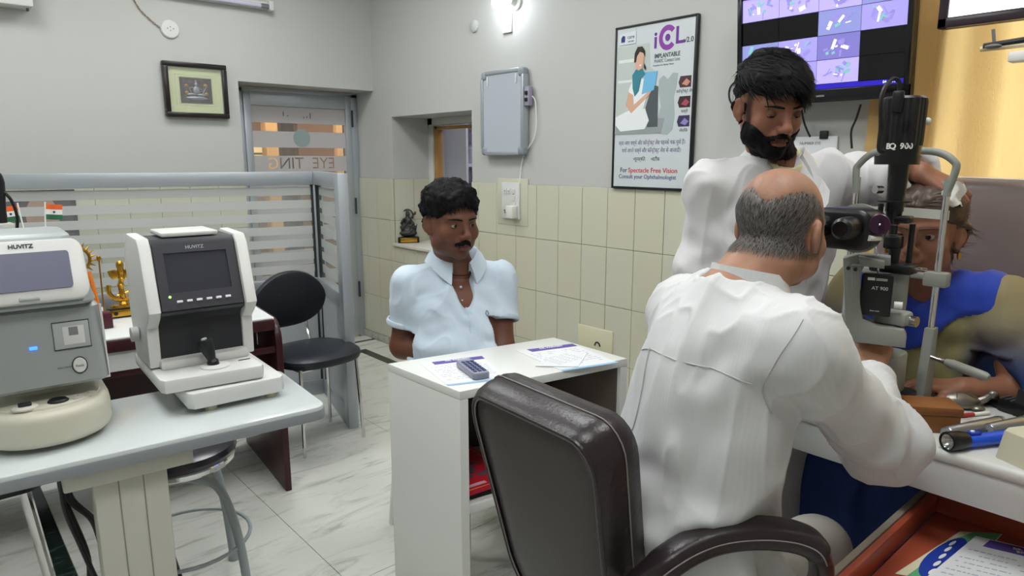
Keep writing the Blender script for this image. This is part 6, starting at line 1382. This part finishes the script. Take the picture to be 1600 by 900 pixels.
# his seat, almost hidden: a white plastic chair
wc_ = thing('plastic_chair', 'white plastic chair under the seated man, mostly hidden by the desk', 'chair', (pel.x, pel.y, 0), 10)
g = G(); g.prism(rrect(.40, .40, .07), .025, T(.02, 0, .405), bev=.008); g.build('seat', fwh, wc_)
for sx in (-1, 1):
    for sy in (-1, 1): g = G(); g.tube([(.02 + sx * .16, sy * .16, .41), (.02 + sx * .19, sy * .19, 0)], [.02, .016], 8); g.build('leg', fwh, wc_)

# ------------------------------------------------------------------ standing assistant in white coat
H2 = HT(atd(1203, 167, 1.80), (-.47, -.72, -.28), s=.99); R2 = basis((-.60, -.80, 0)); tf = R2 @ V3((0, 1, 0))
nk = atd(1212, 246, 1.87); sR = nk + R2 @ V3((.178, 0, -.072)); sL = nk + R2 @ V3((-.172, 0, -.062))
che = (sR + sL) / 2 + V3((0, 0, -.14)); pel = V3((che.x + .02, che.y + .03, .86)); eR = atd(1092, 430, 1.86); wR = atd(1125, 560, 1.84)
eL = V3((2.03, .775, 1.30)); wL = atd(1437, 268, 1.74)
sd = SD(.004); torso(sd, pel, che, nk, sL, sR, R2, .92, .9); limb(sd, sR, eR, wR, (.046, .038, .038, .027)); limb(sd, sL, eL, wL, (.046, .038, .038, .027))
sd.chain([nk - V3((0, 0, .03)), H2 @ V3((0, -.02, -.05))], [.058, .055], .03); head_prims(sd, H2, dict(fat=-.002))
Wl = wrist_frame(wL, atd(1478, 292, 1.70) - wL, (-.35, -.25, .9)); hand_prims(sd, Wl, (28, 38, 25), 5, (30, 15), 1.02, 1, .0095); hand_prims(sd, wrist_frame(wR, (0, 0, -1), (0, 1, 0)), (15, 25, 20))
for s_ in (-1, 1):
    hp_ = pel + R2 @ V3((s_ * .09, 0, -.02)); kn = V3((hp_.x, hp_.y, .48)); an = V3((hp_.x, hp_.y, .09)); sd.cap(hp_, kn, .078, .055, .03); sd.cap(kn, an, .052, .036, .02); sd.cap(an - V3((0, 0, .05)), an + tf * .15 - V3((0, 0, .055)), .034, .026, .02)
P2 = person('standing man with black beard in a white coat holding the patient head', sd, H2, '#8a5c47', '#7c4a42', lambda L: sst(.052, .060, np.abs(L[:, 0])) * sst(.06, .045, L[:, 2]) * sst(.004, .014, L[:, 1]) * sst(.040, .026, L[:, 1]) * .85, '#1c1412')
eyes(P2, (.10, .8, -.55), -.26, -.66, mat('lid_2', '#65402f', .6)); brows(P2, hair_b, .0048, .0185, .003)
def hair2(L):
    x, y, z = L[:, 0], L[:, 1], L[:, 2]; hl = .058 - .45 * np.maximum(np.abs(x) - .04, 0) - .02 * sst(0, .05, -x) + .010 * np.sin(x * 90)
    front = sst(hl - .006, hl + .012, z); back = sst(.024, -.01, y) * sst(-.03, .005, z); s_ = np.maximum(front, back)
    ear = np.exp(-(((np.abs(x) - .085) / .02) ** 2 + ((y + .005) / .024) ** 2 + ((z + .008) / .034) ** 2)); s_ = s_ * (1 - sst(.42, .75, ear))
    return s_ * (.007 + .017 * sst(.01, .09, z) + .010 * sst(.03, .09, y) * sst(.05, .1, z))
shell(P2, 'hair', hair_b, hair2, .009, (40, 25, 40), seed=4); blades(P2, 'hair_locks', hair_b, hair2, 2200, .055, .006, lambda p: (-.55, .8, -.25) if p[2] > .045 else (0, -.2, -1), .16, 5, .012, .9)
blades(P2, 'fringe', hair_b, lambda L: hair2(L) * (L[:, 1] > .055) * (L[:, 2] > .045), 420, .045, .006, lambda p: (-.7, .15, -.75), .10, 9, .006, .6)
def beard2(L):
    x, y, z = L[:, 0], L[:, 1], L[:, 2]; ax_ = np.abs(x)
    m = sst(-.052, -.064, z + .55 * np.maximum(.040 - ax_, 0) * 0 - .75 * np.maximum(ax_ - .034, 0)) * sst(-.012, .008, y + .0 * z) * sst(-.135, -.118, z)
    side = sst(.054, .060, ax_) * sst(.062, .05, z) * sst(.0, .014, y) * sst(.042, .026, y) * .45
    ear = np.exp(-(((ax_ - .085) / .02) ** 2 + ((y + .005) / .024) ** 2 + ((z + .008) / .036) ** 2)); m = m * (1 - sst(.2, .5, ear)); mo = np.exp(-((x / .030) ** 4 + ((z + .050 + .35 * ax_) / .0075) ** 4)) * (y > .05)
    lip = np.exp(-((x / .021) ** 4 + ((z + .068) / .0095) ** 4)) * (y > .06); m = np.maximum(m * sst(.2, .0, np.exp(-((x / .03) ** 4 + ((z + .057) / .004) ** 4)) * (y > .06) * .0), mo) * (1 - sst(.15, .5, lip))
    return m * .008
shell(P2, 'beard', hair_b, beard2, .002, (150, 150, 60)); blades(P2, 'beard_hairs', hair_b, beard2, 2600, .011, .0013, lambda p: (np.sign(p[0]) * .2, .25, -1), .35, 6)
tee = mat('cream_tshirt', '#d6cfa6', .85, bump=(400, .05)); coatw = mat('white_coat', '#cac9ca', .8, noise=(3, .06), bump=(420, .05), sheen=.15)
g2 = SD(.006); Rn = np.array(R2); g2.ell(che, (.15, .108, .16), Rn, .05); g2.ell((pel + che) / 2, (.142, .11, .17), Rn, .05); g2.cap(nk - V3((0, 0, .04)), sL, .055, .05, .04); g2.cap(nk - V3((0, 0, .04)), sR, .055, .05, .04); g2.cap(nk - V3((0, 0, .06)), nk + tf * .012 - V3((0, 0, .012)), .07, .068, .02)
g2.cap(nk + tf * .03 + V3((0, 0, .018)), nk + tf * .05 + V3((0, 0, .15)), .06, .08, .008, None, True); garment(P2, 'tshirt', g2, tee, (), (12, 12, 4), .003)
g2 = SD(.005); g2.ell(che, (.178, .135, .17), Rn, .05); g2.ell((pel + che) / 2, (.165, .132, .2), Rn, .05); g2.ell(pel, (.185, .14, .16), Rn, .05); g2.cap(pel, V3((pel.x, pel.y, .55)), .165, .185, .05, (tf, .75)); g2.cut(V3((pel.x, pel.y, .5)), (0, 0, -1), .35)
g2.ell(nk + R2 @ V3((0, -.005, -.088)), (.185, .085, .06), Rn, .05); g2.cap(nk - V3((0, 0, .035)), sR, .052, .056, .05); g2.cap(nk - V3((0, 0, .035)), sL, .052, .056, .05)
g2.cap(sR, eR, .062, .058, .03); g2.cap(eR, wR, .06, .048, .02); g2.cap(sL, eL, .064, .066, .03); dv = (wL - eL).normalized(); g2.cap(eL, wL + dv * .03, .066, .054, .02); g2.cut(wL - dv * .005, dv, .075); g2.cap(wL - dv * .02, wL + dv * .06, .042, .042, .003, None, True)
g2.cap(nk + V3((0, 0, .015)), nk + V3((0, 0, .2)), .06, .075, .01, None, True); g2.cap(nk + tf * .09 + V3((0, 0, .05)), che + tf * .17 - V3((0, 0, .09)), .072, .012, .008, None, True)
cg = garment(P2, 'white_coat', g2, coatw, [(sL, (sL - eL), .16, .007, 55), (eL, (eL - sL), .13, .008, 60), ((sL + eL) / 2, (sL - eL), .12, .006, 70), ((wL + eL) / 2, dv, .1, .006, 65), (sR * .6 + eR * .4, (1, .5, -1), .14, .007, 45), (eR, (0, 0, 1), .12, .007, 60), (che - R2 @ V3((.06, -.1, .1)), (.5, 0, 1), .15, .004, 50)], (8, 8, 2.5), .013, 8)
collar(P2, 'coat_collar', coatw, nk - V3((0, 0, .012)), R2, .066, .0, .038, .05, .028, 40, .06)
for s_ in (-1, 1):                                   # lapels, cloth 4 mm thick, lying on the chest
    A_, B2, C2, D2, E2 = [R2 @ V3((s_ * x, y, z)) for x, y, z in ((.062, .070, -.03), (.088, .088, -.055), (.098, .112, -.085), (.085, .132, -.115), (.018, .148, -.20))]
    g = G(); top = [nk + p for p in (A_, B2, C2, D2, E2)]; bot = [p - tf * .012 for p in top]; n = 5; g.add(top + bot, [tuple(range(5)), tuple(range(9, 4, -1))] + [(i, (i + 1) % 5, 5 + (i + 1) % 5, 5 + i) for i in range(5)]); g.build('lapel', coatw, P2['o'], smooth=False)
ph_ = che + R2 @ V3((-.10, .10, -.02)); surf_path(cg, [ph_ + R2 @ V3((-.04, 0, 0)), ph_ + R2 @ V3((.04, 0, 0)), ph_ + R2 @ V3((.042, 0, -.1))], .0013, 'pocket_seam', mat('seam_grey', '#b4b3b3', .8), P2['o'], tf)
for p_ in (che + tf * .14 - V3((0, 0, .16)), che + tf * .14 - V3((0, 0, .27))):
    g = G(); g.ell(p_, (.009, .009, .009), 10); g.build('button', fwh, P2['o'])
tr2 = SD(.008); tr2.ell(pel - V3((0, 0, .02)), (.16, .12, .1), Rn, .04)
for s_ in (-1, 1): hp_ = pel + R2 @ V3((s_ * .09, 0, -.02)); tr2.cap(hp_, V3((hp_.x, hp_.y, .48)), .09, .075, .03); tr2.cap(V3((hp_.x, hp_.y, .48)), V3((hp_.x, hp_.y, .07)), .072, .065, .02)
garment(P2, 'trousers', tr2, mat('navy_trousers', '#23283a', .8), (), (9, 9, 3), .004)

# ------------------------------------------------------------------ doctor, seen from behind
H3 = HT(atd(1220, 358, 1.32), (1, -.04, -.14), s=.97); R3 = basis((1, -.40, 0), (.16, -.05, 1)); tf = R3 @ V3((0, 1, 0)); up3 = R3 @ V3((0, 0, 1))
nk = V3((1.155, .668, 1.14)); sR = nk + R3 @ V3((.168, 0, -.085)); sL = nk + R3 @ V3((-.165, 0, -.085)); che = (sR + sL) / 2 + V3((-.045, .015, -.14)); pel = V3((1.065, .725, .545))
eR = atd(1374, 688, 1.23); wR = atd(1353, 588, 1.44); eL = V3((1.36, .93, .85)); wL = V3((1.54, .74, .93))
sd = SD(.004); torso(sd, pel, che, nk, sL, sR, R3, .95, 1.0); limb(sd, sR, eR, wR, (.048, .042, .04, .029)); limb(sd, sL, eL, wL, (.048, .042, .04, .029))
sd.chain([nk - V3((.01, 0, .03)), H3 @ V3((0, -.028, -.06))], [.066, .064], .03); head_prims(sd, H3, dict(fat=.006)); R_ = np.array(H3.to_3x3().normalized())
sd.ell(H3 @ V3((0, -.055, -.07)), (.055, .035, .03), R_, .03)
hand_prims(sd, wrist_frame(wR, atd(1366, 530, 1.50) - wR, (-.75, -.55, .35)), (40, 60, 40), 3, (25, 25), 1.0, 1, .0092); hand_prims(sd, wrist_frame(wL, (1, -.4, 0), (0, .3, 1)), (35, 45, 30))
kR, kL = V3((1.40, .575, .52)), V3((1.42, .80, .52))
for kn, s_ in ((kR, -1), (kL, 1)):
    sd.cap(pel + V3((.02, s_ * .09, -.02)), kn, .085, .058, .03); an = V3((kn.x - .02, kn.y, .09)); sd.cap(kn, an, .053, .037, .02); sd.cap(an - V3((0, 0, .05)), an + V3((.15, 0, -.055)), .034, .026, .02)
def hair3(L):
    x, y, z = L[:, 0], L[:, 1], L[:, 2]; ax_ = np.abs(x)
    topl = .062 - .75 * np.maximum(y + .02, 0) + .0 * ax_ - .35 * np.maximum(.055 - ax_, 0) * sst(-.03, -.09, y) * 0
    s_ = sst(topl + .014, topl - .016, z + .012 * np.sin(x * 70) ) * sst(-.062, -.036, z) * sst(.036, .02, y + .15 * z)
    crown = 1 - .85 * np.exp(-((x / .05) ** 2 + ((y + .02) / .07) ** 2 + ((z - .115) / .045) ** 2)); ear = np.exp(-(((ax_ - .085) / .02) ** 2 + ((y + .005) / .024) ** 2 + ((z + .008) / .034) ** 2))
    return s_ * crown * (1 - sst(.10, .32, ear)) * .006
P3 = person('bald-topped doctor in a white shirt leaning to the slit lamp, seen from behind', sd, H3, '#a57a62', '#83534a', lambda L: sst(-.03, -.06, L[:, 2]) * sst(.0, .03, L[:, 1]) * .2, '#6e5a50', [(lambda L: hair3(L) / .006 * .55, '#4a3f3a')])
eyes(P3, (0, 1, 0), .3, -.5, mat('lid_3', '#94694f', .5)); brows(P3, hair_g, .0045)
shell(P3, 'hair', hair_g, hair3, .0015, (140, 140, 140), base=-.0048); blades(P3, 'hair_strands', hair_g, hair3, 4200, .012, .001, lambda p: (0, -.5, -1), .22, 7, .0, .6); blades(P3, 'dark_strands', hair_gd, hair3, 4200, .012, .001, lambda p: (0, -.5, -1), .2, 8, .001, .6)
blades(P3, 'thin_strands', hair_g, lambda L: (sst(.06, .09, L[:, 2]) * sst(.05, -.02, L[:, 1])) * .002, 260, .02, .0007, lambda p: (.2, -1, -.2), .1, 12, 0, .6)
coat3 = mat('white_kurta', '#cbcccd', .78, noise=(3, .05), bump=(420, .04), sheen=.15); nt = coat3.node_tree; wv = nt.nodes.new('ShaderNodeTexWave'); wv.bands_direction = 'Y'; wv.inputs['Scale'].default_value = 42; tcw = nt.nodes.new('ShaderNodeTexCoord'); nt.links.new(tcw.outputs['Object'], wv.inputs['Vector'])
bw = nt.nodes.new('ShaderNodeBump'); bw.inputs['Strength'].default_value = .05; bw.inputs['Distance'].default_value = .01; nt.links.new(wv.outputs['Fac'], bw.inputs['Height']); nt.links.new([n for n in nt.nodes if n.type == 'BUMP'][0].outputs[0], bw.inputs['Normal']); nt.links.new(bw.outputs[0], nt.nodes['Principled BSDF'].inputs['Normal'])
g3 = SD(.005); Rn = np.array(R3); g3.ell(che, (.178, .125, .18), Rn, .06); g3.ell(che * .55 + pel * .45, (.175, .135, .19), Rn, .06); g3.ell(pel + V3((.0, 0, .08)), (.185, .155, .17), Rn, .06); g3.ell(pel + V3((.03, 0, -.03)), (.205, .145, .09), np.array(basis((1, 0, 0))), .05)
g3.ell(nk + R3 @ V3((0, -.015, -.09)), (.195, .095, .075), Rn, .06); g3.cap(nk - V3((.01, 0, .04)), sR, .056, .062, .06); g3.cap(nk - V3((.01, 0, .04)), sL, .056, .062, .06)
g3.cap(sR, eR, .072, .070, .04); dv = (wR - eR).normalized(); g3.cap(eR, wR + dv * .02, .068, .042, .03); g3.cut(wR - dv * .01, dv, .075); g3.cap(wR - dv * .02, wR + dv * .05, .038, .038, .003, None, True)
g3.cap(sL, eL, .066, .06, .035); g3.cap(eL, wL, .062, .045, .03)
for kn, s_ in ((kR, -1), (kL, 1)): g3.cap(pel + V3((.04, s_ * .10, .0)), pel * .35 + kn * .65 + V3((0, s_ * .01, .005)), .105, .085, .04)
g3.cap(pel + V3((.10, -.15, -.03)), pel + V3((.20, -.15, -.14)), .05, .03, .04)
g3.cap(nk + V3((.012, 0, .012)), nk + V3((.05, 0, .2)), .066, .075, .01, None, True)
dg = garment(P3, 'white_shirt', g3, coat3, [(sR * .5 + eR * .5, (eR - sR), .10, .005, 45), (eR, (eR - sR).normalized() + dv * .3, .11, .009, 58), (sR + V3((-.05, .05, -.12)), (.4, .6, 1), .10, .007, 48), (pel + V3((-.08, -.1, .16)), (.3, .5, 1), .17, .008, 42), (pel + V3((.06, -.16, .10)), (1, 0, .5), .15, .009, 45), ((wR + eR) / 2, dv, .09, .006, 70), (che + V3((-.1, 0, -.05)), (0, 1, .15), .16, .003, 40)], (10, 10, 2.0), .010, 12)
ring = []
for i in range(41):
    a = 2 * math.pi * i / 40; pr = [(.060, -.03), (.061, .010), (.065, .012), (.076, -.036)]; ring.append([nk + V3((.027, -.013, .012)) + R3 @ V3((math.cos(a) * r_, math.sin(a) * r_ * 1.08, z_ - .014 * math.sin(a))) for r_, z_ in pr])
g = G(); g.loft(ring, caps=False); g.build('band_collar', coat3, P3['o'], angle=60)
seam = mat('seam_white', '#c2c1c2', .8); bk = V3((-1, -.1, 0))
surf_path(dg, [sR + V3((-.1, .03, -.055)), che + V3((-.15, -.07, .10)), che + V3((-.15, .06, .10)), sL + V3((-.08, -.02, -.05))], .0012, 'yoke_seam', seam, P3['o'], bk); surf_path(dg, [che + V3((-.15, .075, .10)), che + V3((-.15, .08, -.05)), pel + V3((-.15, .07, .28)), pel + V3((-.17, .06, .10))], .0013, 'pleat_seam', seam, P3['o'], bk)
surf_path(dg, [sR + V3((-.06, -.04, .06)), sR + V3((-.08, -.01, 0)), sR + V3((-.08, .01, -.06)), sR + V3((-.06, .0, -.11))], .0013, 'armhole_seam', seam, P3['o'], V3((-.8, -.6, 0)))
tr3 = SD(.008); tr3.ell(pel - V3((0, 0, .04)), (.17, .15, .08), np.array(basis((1, 0, 0))), .04)
for kn in (kR, kL): tr3.cap(pel + V3((.1, (kn.y - pel.y) * .7, -.02)), kn, .092, .075, .03); tr3.cap(kn, V3((kn.x - .02, kn.y, .07)), .07, .06, .02)
garment(P3, 'trousers', tr3, mat('offwhite_trousers', '#c4c2bc', .85), (), (8, 8, 4), .005)

# ------------------------------------------------------------------ patient at the chin rest
H4 = HT(V3((1.94, .60, 1.185)), (-1, -.05, -.06), s=1.0); R4 = basis((-1, 0, 0), (-.2, 0, 1)); tf = R4 @ V3((0, 1, 0))
nk = V3((2.025, .60, 1.06)); sL = V3((2.05, .435, 1.01)); sR = V3((2.06, .78, 1.01)); che = V3((2.085, .605, .90)); pel = V3((2.16, .60, .56))
eL = V3((2.0, .36, .80)); wL = V3((1.885, .46, .815)); eR = V3((1.99, .88, .82)); wR = V3((1.89, .74, .83)); kL, kR = V3((1.81, .51, .54)), V3((1.79, .70, .54))
sd = SD(.004); torso(sd, pel, che, nk, sL, sR, R4, 1.0, 1.05, .03); limb(sd, sL, eL, wL, (.05, .045, .042, .028)); limb(sd, sR, eR, wR, (.05, .045, .042, .028))
sd.chain([nk - V3((0, 0, .03)), H4 @ V3((0, -.02, -.05))], [.056, .053], .03); head_prims(sd, H4, dict(fat=.003)); hand_prims(sd, wrist_frame(wL, (-.5, .8, 0), (0, 0, 1)), (12, 18, 15), 3, (30, 20), .92); hand_prims(sd, wrist_frame(wR, (-.5, -.8, 0), (0, 0, 1)), (12, 18, 15), 3, (30, 20), .92)
for kn, s_ in ((kL, -1), (kR, 1)): sd.cap(pel + V3((-.05, s_ * .09, -.02)), kn, .085, .058, .03); an = V3((kn.x + .02, kn.y, .09)); sd.cap(kn, an, .053, .037, .02); sd.cap(an - V3((0, 0, .05)), an + V3((-.14, 0, -.055)), .032, .025, .02)
P4 = person('woman patient in blue scarf and olive dress with chin on the slit lamp rest', sd, H4, '#8c5f49', '#80483f')
eyes(P4, (0, 1, 0), .35, -.5, mat('lid_4', '#7d523e', .5)); brows(P4, hair_br, .0036)
def hair4(L):
    x, y, z = L[:, 0], L[:, 1], L[:, 2]; hl = .058 - .75 * np.maximum(np.abs(x) - .03, 0); s_ = np.maximum(sst(hl - .004, hl + .012, z), sst(.02, -.01, y) * sst(-.09, -.06, z))
    ear = np.exp(-(((np.abs(x) - .085) / .02) ** 2 + ((y + .002) / .024) ** 2 + ((z + .012) / .034) ** 2)); part = 1 - .35 * np.exp(-(x / .006) ** 2) * (y > -.03)
    return s_ * (1 - sst(.3, .6, ear)) * (.012 + .008 * sst(.0, .1, z)) * part
shell(P4, 'hair', hair_br, hair4, .004, (90, 30, 60), seed=3); blades(P4, 'hair_locks', hair_br, hair4, 1400, .05, .003, lambda p: (np.sign(p[0]) * .7, -.9, -.25), .12, 13, .004, .8)
g = G(); g.tube(spline([H4 @ V3((0, -.09, -.01)), H4 @ V3((0, -.125, -.03)), H4 @ V3((0, -.12, -.07))], 4), [.03, .034, .037, .038, .038, .036, .033, .03, .02], 14); g.build('hair_bun', hair_br, P4['o'])
g = G(); p_ = H4 @ V3((.083, .002, -.046)); p2 = H4 @ V3((-.083, .002, -.046))
for p in (p_, p2): g = G(); g.tube([p + V3((0, 0, -.008 * i)) for i in range(3)], [.004, .005, .003], 8); g.build('earring', gold, P4['o'])
dress_m = mat('printed_dress', '#6f6a48', .85, attr='Col', noise=(30, .35), bump=(300, .08)); skirt_m = mat('navy_skirt', '#22418f', .8, noise=(38, .25), col2='#59627e', bump=(60, .1)); scarf_m = mat('blue_scarf', '#1d3fb4', .75, noise=(6, .25), col2='#17307f', sheen=.3)
Rn = np.array(R4); g4 = SD(.006); g4.ell(che, (.185, .14, .17), Rn, .06); g4.ell((che + pel) / 2 + tf * .03, (.185, .16, .17), Rn, .06); g4.ell(pel, (.20, .16, .13), Rn, .05)
for s_, e_, w_ in ((sL, eL, wL), (sR, eR, wR)):
    g4.cap(nk - V3((0, 0, .04)), s_, .05, .06, .05); dv = (w_ - e_).normalized(); g4.cap(s_, e_, .066, .068, .04); hm = e_ + dv * .05; g4.cap(e_, hm + dv * .02, .066, .058, .02); g4.cut(hm, dv, .08); g4.cap(hm - dv * .012, hm + dv * .05, .048, .046, .003, None, True)
g4.cap(nk + V3((0, 0, .01)), nk + V3((0, 0, .2)), .062, .07, .01, None, True); g4.cap(nk + tf * .06, che + tf * .16 + V3((0, 0, .06)), .058, .02, .01, None, True)
def dcol(V):
    ol, nv, pl_ = [np.array(lin(c)[:3]) for c in ('#8a8357', '#1d3468', '#9a8f6a')]; q = np.zeros((len(V), 3)); arm = sst(.09, .16, np.abs(V[:, 1] - .605)) * sst(.62, .7, V[:, 2]); t = sst(1.03, .84, V[:, 2])[:, None]
    sl_ = pl_ * (1 - t) + nv * t; n_ = (.5 + .5 * fbm(V * 26, 4))[:, None]; bd_ = ol * (1 - .25 * n_) + np.array(lin('#3d4432')[:3]) * .25 * n_; return bd_ * (1 - arm[:, None]) + sl_ * arm[:, None]
dr4 = garment(P4, 'dress', g4, dress_m, [(sL * .4 + eL * .6, (eL - sL), .14, .006, 55), (che + tf * .1, (.3, 0, 1), .15, .005, 50)], (8, 8, 3), .006, 21, dcol)
def scf(V):
    y, z, x = V[:, 1], V[:, 2], V[:, 0]; y = y - .605                  # band from the left shoulder (-y) down across the chest
    lowb = .865 + .87 * np.maximum(-y, 0) - .9 * np.maximum(y, 0) + .012 * np.sin(y * 50)
    m = sst(0, .018, z - lowb) * sst(.175, .135, np.abs(y)); return m * .014
shell(P4, 'scarf', scarf_m, scf, .005, (16, 30, 16), V=dr4['V'], F=dr4['F'], N=dr4['N'], L=dr4['V'], base=-.002, seed=6, sm=2)
sk4 = SD(.008); sk4.ell(pel + V3((-.02, 0, -.03)), (.20, .18, .10), np.array(basis((-1, 0, 0))), .05)
for kn, s_ in ((kL, -1), (kR, 1)): sk4.cap(pel + V3((-.06, s_ * .09, -.01)), kn, .11, .085, .06); sk4.cap(kn, V3((kn.x - .02, kn.y + s_ * .02, .10)), .085, .11, .09)
sk4.cap((kL + kR) / 2 - V3((0, 0, .03)), V3(((kL + kR).x / 2, .595, .12)), .07, .10, .09)
garment(P4, 'skirt', sk4, skirt_m, [((kL + kR) / 2, (0, 1, .1), .3, .008, 40)], (12, 12, 1.6), .012, 31)
# ------------------------------------------------------------------ patient chair
bl_m = mat('brown_rexine', '#5d4038', .28, noise=(5, .3), bump=(30, .15)); 
pc_ = thing('patient_chair', 'brown padded examination chair with plastic wrap behind the patient', 'chair', (2.26, .55, 0))
g = G(); g.box((-.06, 0, .41), (.42, .56, .10), .03, 4); g.build('seat', bl_m, pc_)
ztp = onx(1550, 280, 2.32).z; hB = ztp - .50
g = G(); g.box((.095, -.02, .5 + hB / 2), (.10, .66, hB), .03, 4); bk_ = g.build('backrest', bl_m, pc_)
film = mat('plastic_film', '#e8e2e0', .08, alpha=.16, bump=(14, .6)); g = G(); g.box((.094, -.02, .5 + hB / 2 + .002), (.112, .672, hB), .033, 4); g.build('plastic_wrap', film, bk_)
g = G(); g.tube(spline([(.03, .31, .5 + hB - .002), (.035, .1, .5 + hB + .004), (.03, -.1, .5 + hB), (.035, -.34, .5 + hB + .003)], 6), .005, 6, flat=.6); g.build('film_edge', mat('film_white', '#dcd5d2', .3, alpha=.75), bk_)
g = G(); g.cyl((-.02, 0, .04), (-.02, 0, .38), .06, n=20); g.build('column', grey_e, pc_); g = G(); g.lathe([(.001, 0), (.24, 0), (.24, .02), (.08, .05), (.001, .05)], 32, T(-.02, 0, 0)); g.build('base', grey_e, pc_)
# idol on the window ledge
q = onx(638, 374, XW + .09)
ido = thing('metal_idol', 'dark metal seated deity statuette on a plaque base in the window recess', 'statue', (q.x, q.y, NZ0 + .0065), -28)
ant = mat('antique_pewter', '#4c4e4c', .45, .6, noise=(70, .6), bump=(80, .6))
g = G(); g.box((0, 0, .02), (.15, .09, .04), .003); g.build('base', wood_blk, ido); g = G(); g.box((.0, -.046, .02), (.12, .003, .028), .001); g.build('plaque', gold, ido)
Hs = q.z; s0 = SD(.0045); s0.k = .008
s0.ell((0, 0, .065), (.065, .035, .022)); s0.ell((0, 0, .085), (.05, .03, .015)); s0.ell((-.028, -.005, .105), (.032, .022, .013)); s0.ell((.028, -.005, .105), (.032, .022, .013)); s0.cap((0, 0, .10), (0, .0, .155), .024, .020); s0.ell((0, -.004, .185), (.014, .014, .018)); s0.cap((0, 0, .195), (0, 0, .22), .012, .004)
s0.cap((-.02, 0, .155), (-.045, -.01, .13), .008, .007); s0.cap((-.045, -.01, .13), (-.03, -.02, .16), .007, .006); s0.cap((.02, 0, .155), (.04, -.01, .125), .008, .007); s0.cap((.04, -.01, .125), (.015, -.025, .115), .007, .006); s0.cap((-.045, -.024, .10), (.05, -.02, .19), .005, .005); s0.ell((-.042, -.024, .105), (.015, .008, .014)); s0.ell((.052, -.02, .195), (.010, .006, .010)); s0.cap((.03, 0, .10), (.045, -.012, .075), .011, .008)
s0.cap((-.055, .01, .07), (-.062, .01, .14), .008, .004); s0.cap((.05, .01, .07), (.066, .01, .12), .008, .004)
Vn, Fn = s0.mesh(0); Nn = vnormals(Vn, Fn); Vn = Vn + Nn * (.0025 * fbm(Vn * 110, 3))[:, None]; Vn = (Vn - np.array([0, 0, .04])) * np.array([1.0, 1.0, 1.12]) + np.array([0, 0, .038]); npmesh('figure', Vn, Fn, ant, ido)
g = G(); g.tube([(.04 * math.cos(a), .012, .19 + .045 * math.sin(a)) for a in [math.radians(-30 + i * 240 / 16) for i in range(17)]], .005, 8); g.build('halo_arch', ant, ido)
# white tissue under the assistant's fingers
c_ = atd(1490, 303, 1.655); v, f = [], []; n = 9
for j in range(n):
    for i in range(n):
        u, w_ = i / (n - 1) - .5, j / (n - 1) - .5; v.append((u * .05 + .004 * math.sin(9 * w_), -.012 + .05 * abs(u) ** 1.5 + .006 * math.sin(7 * u + 4 * w_), w_ * .055 + .004 * math.sin(11 * u)))
for j in range(n - 1):
    for i in range(n - 1): a = j * n + i; f.append((a, a + 1, a + n + 1, a + n))
g = G(); g.add(v, f); g.add([(x, y + .0012, z) for x, y, z in v], [q[::-1] for q in f]); o = g.build('tissue', fwh, angle=80); o.location = c_; o.rotation_euler = (0, 0, math.radians(-50)); tag(o, 'crumpled white tissue under the assistant fingers at the patient temple', 'tissue')
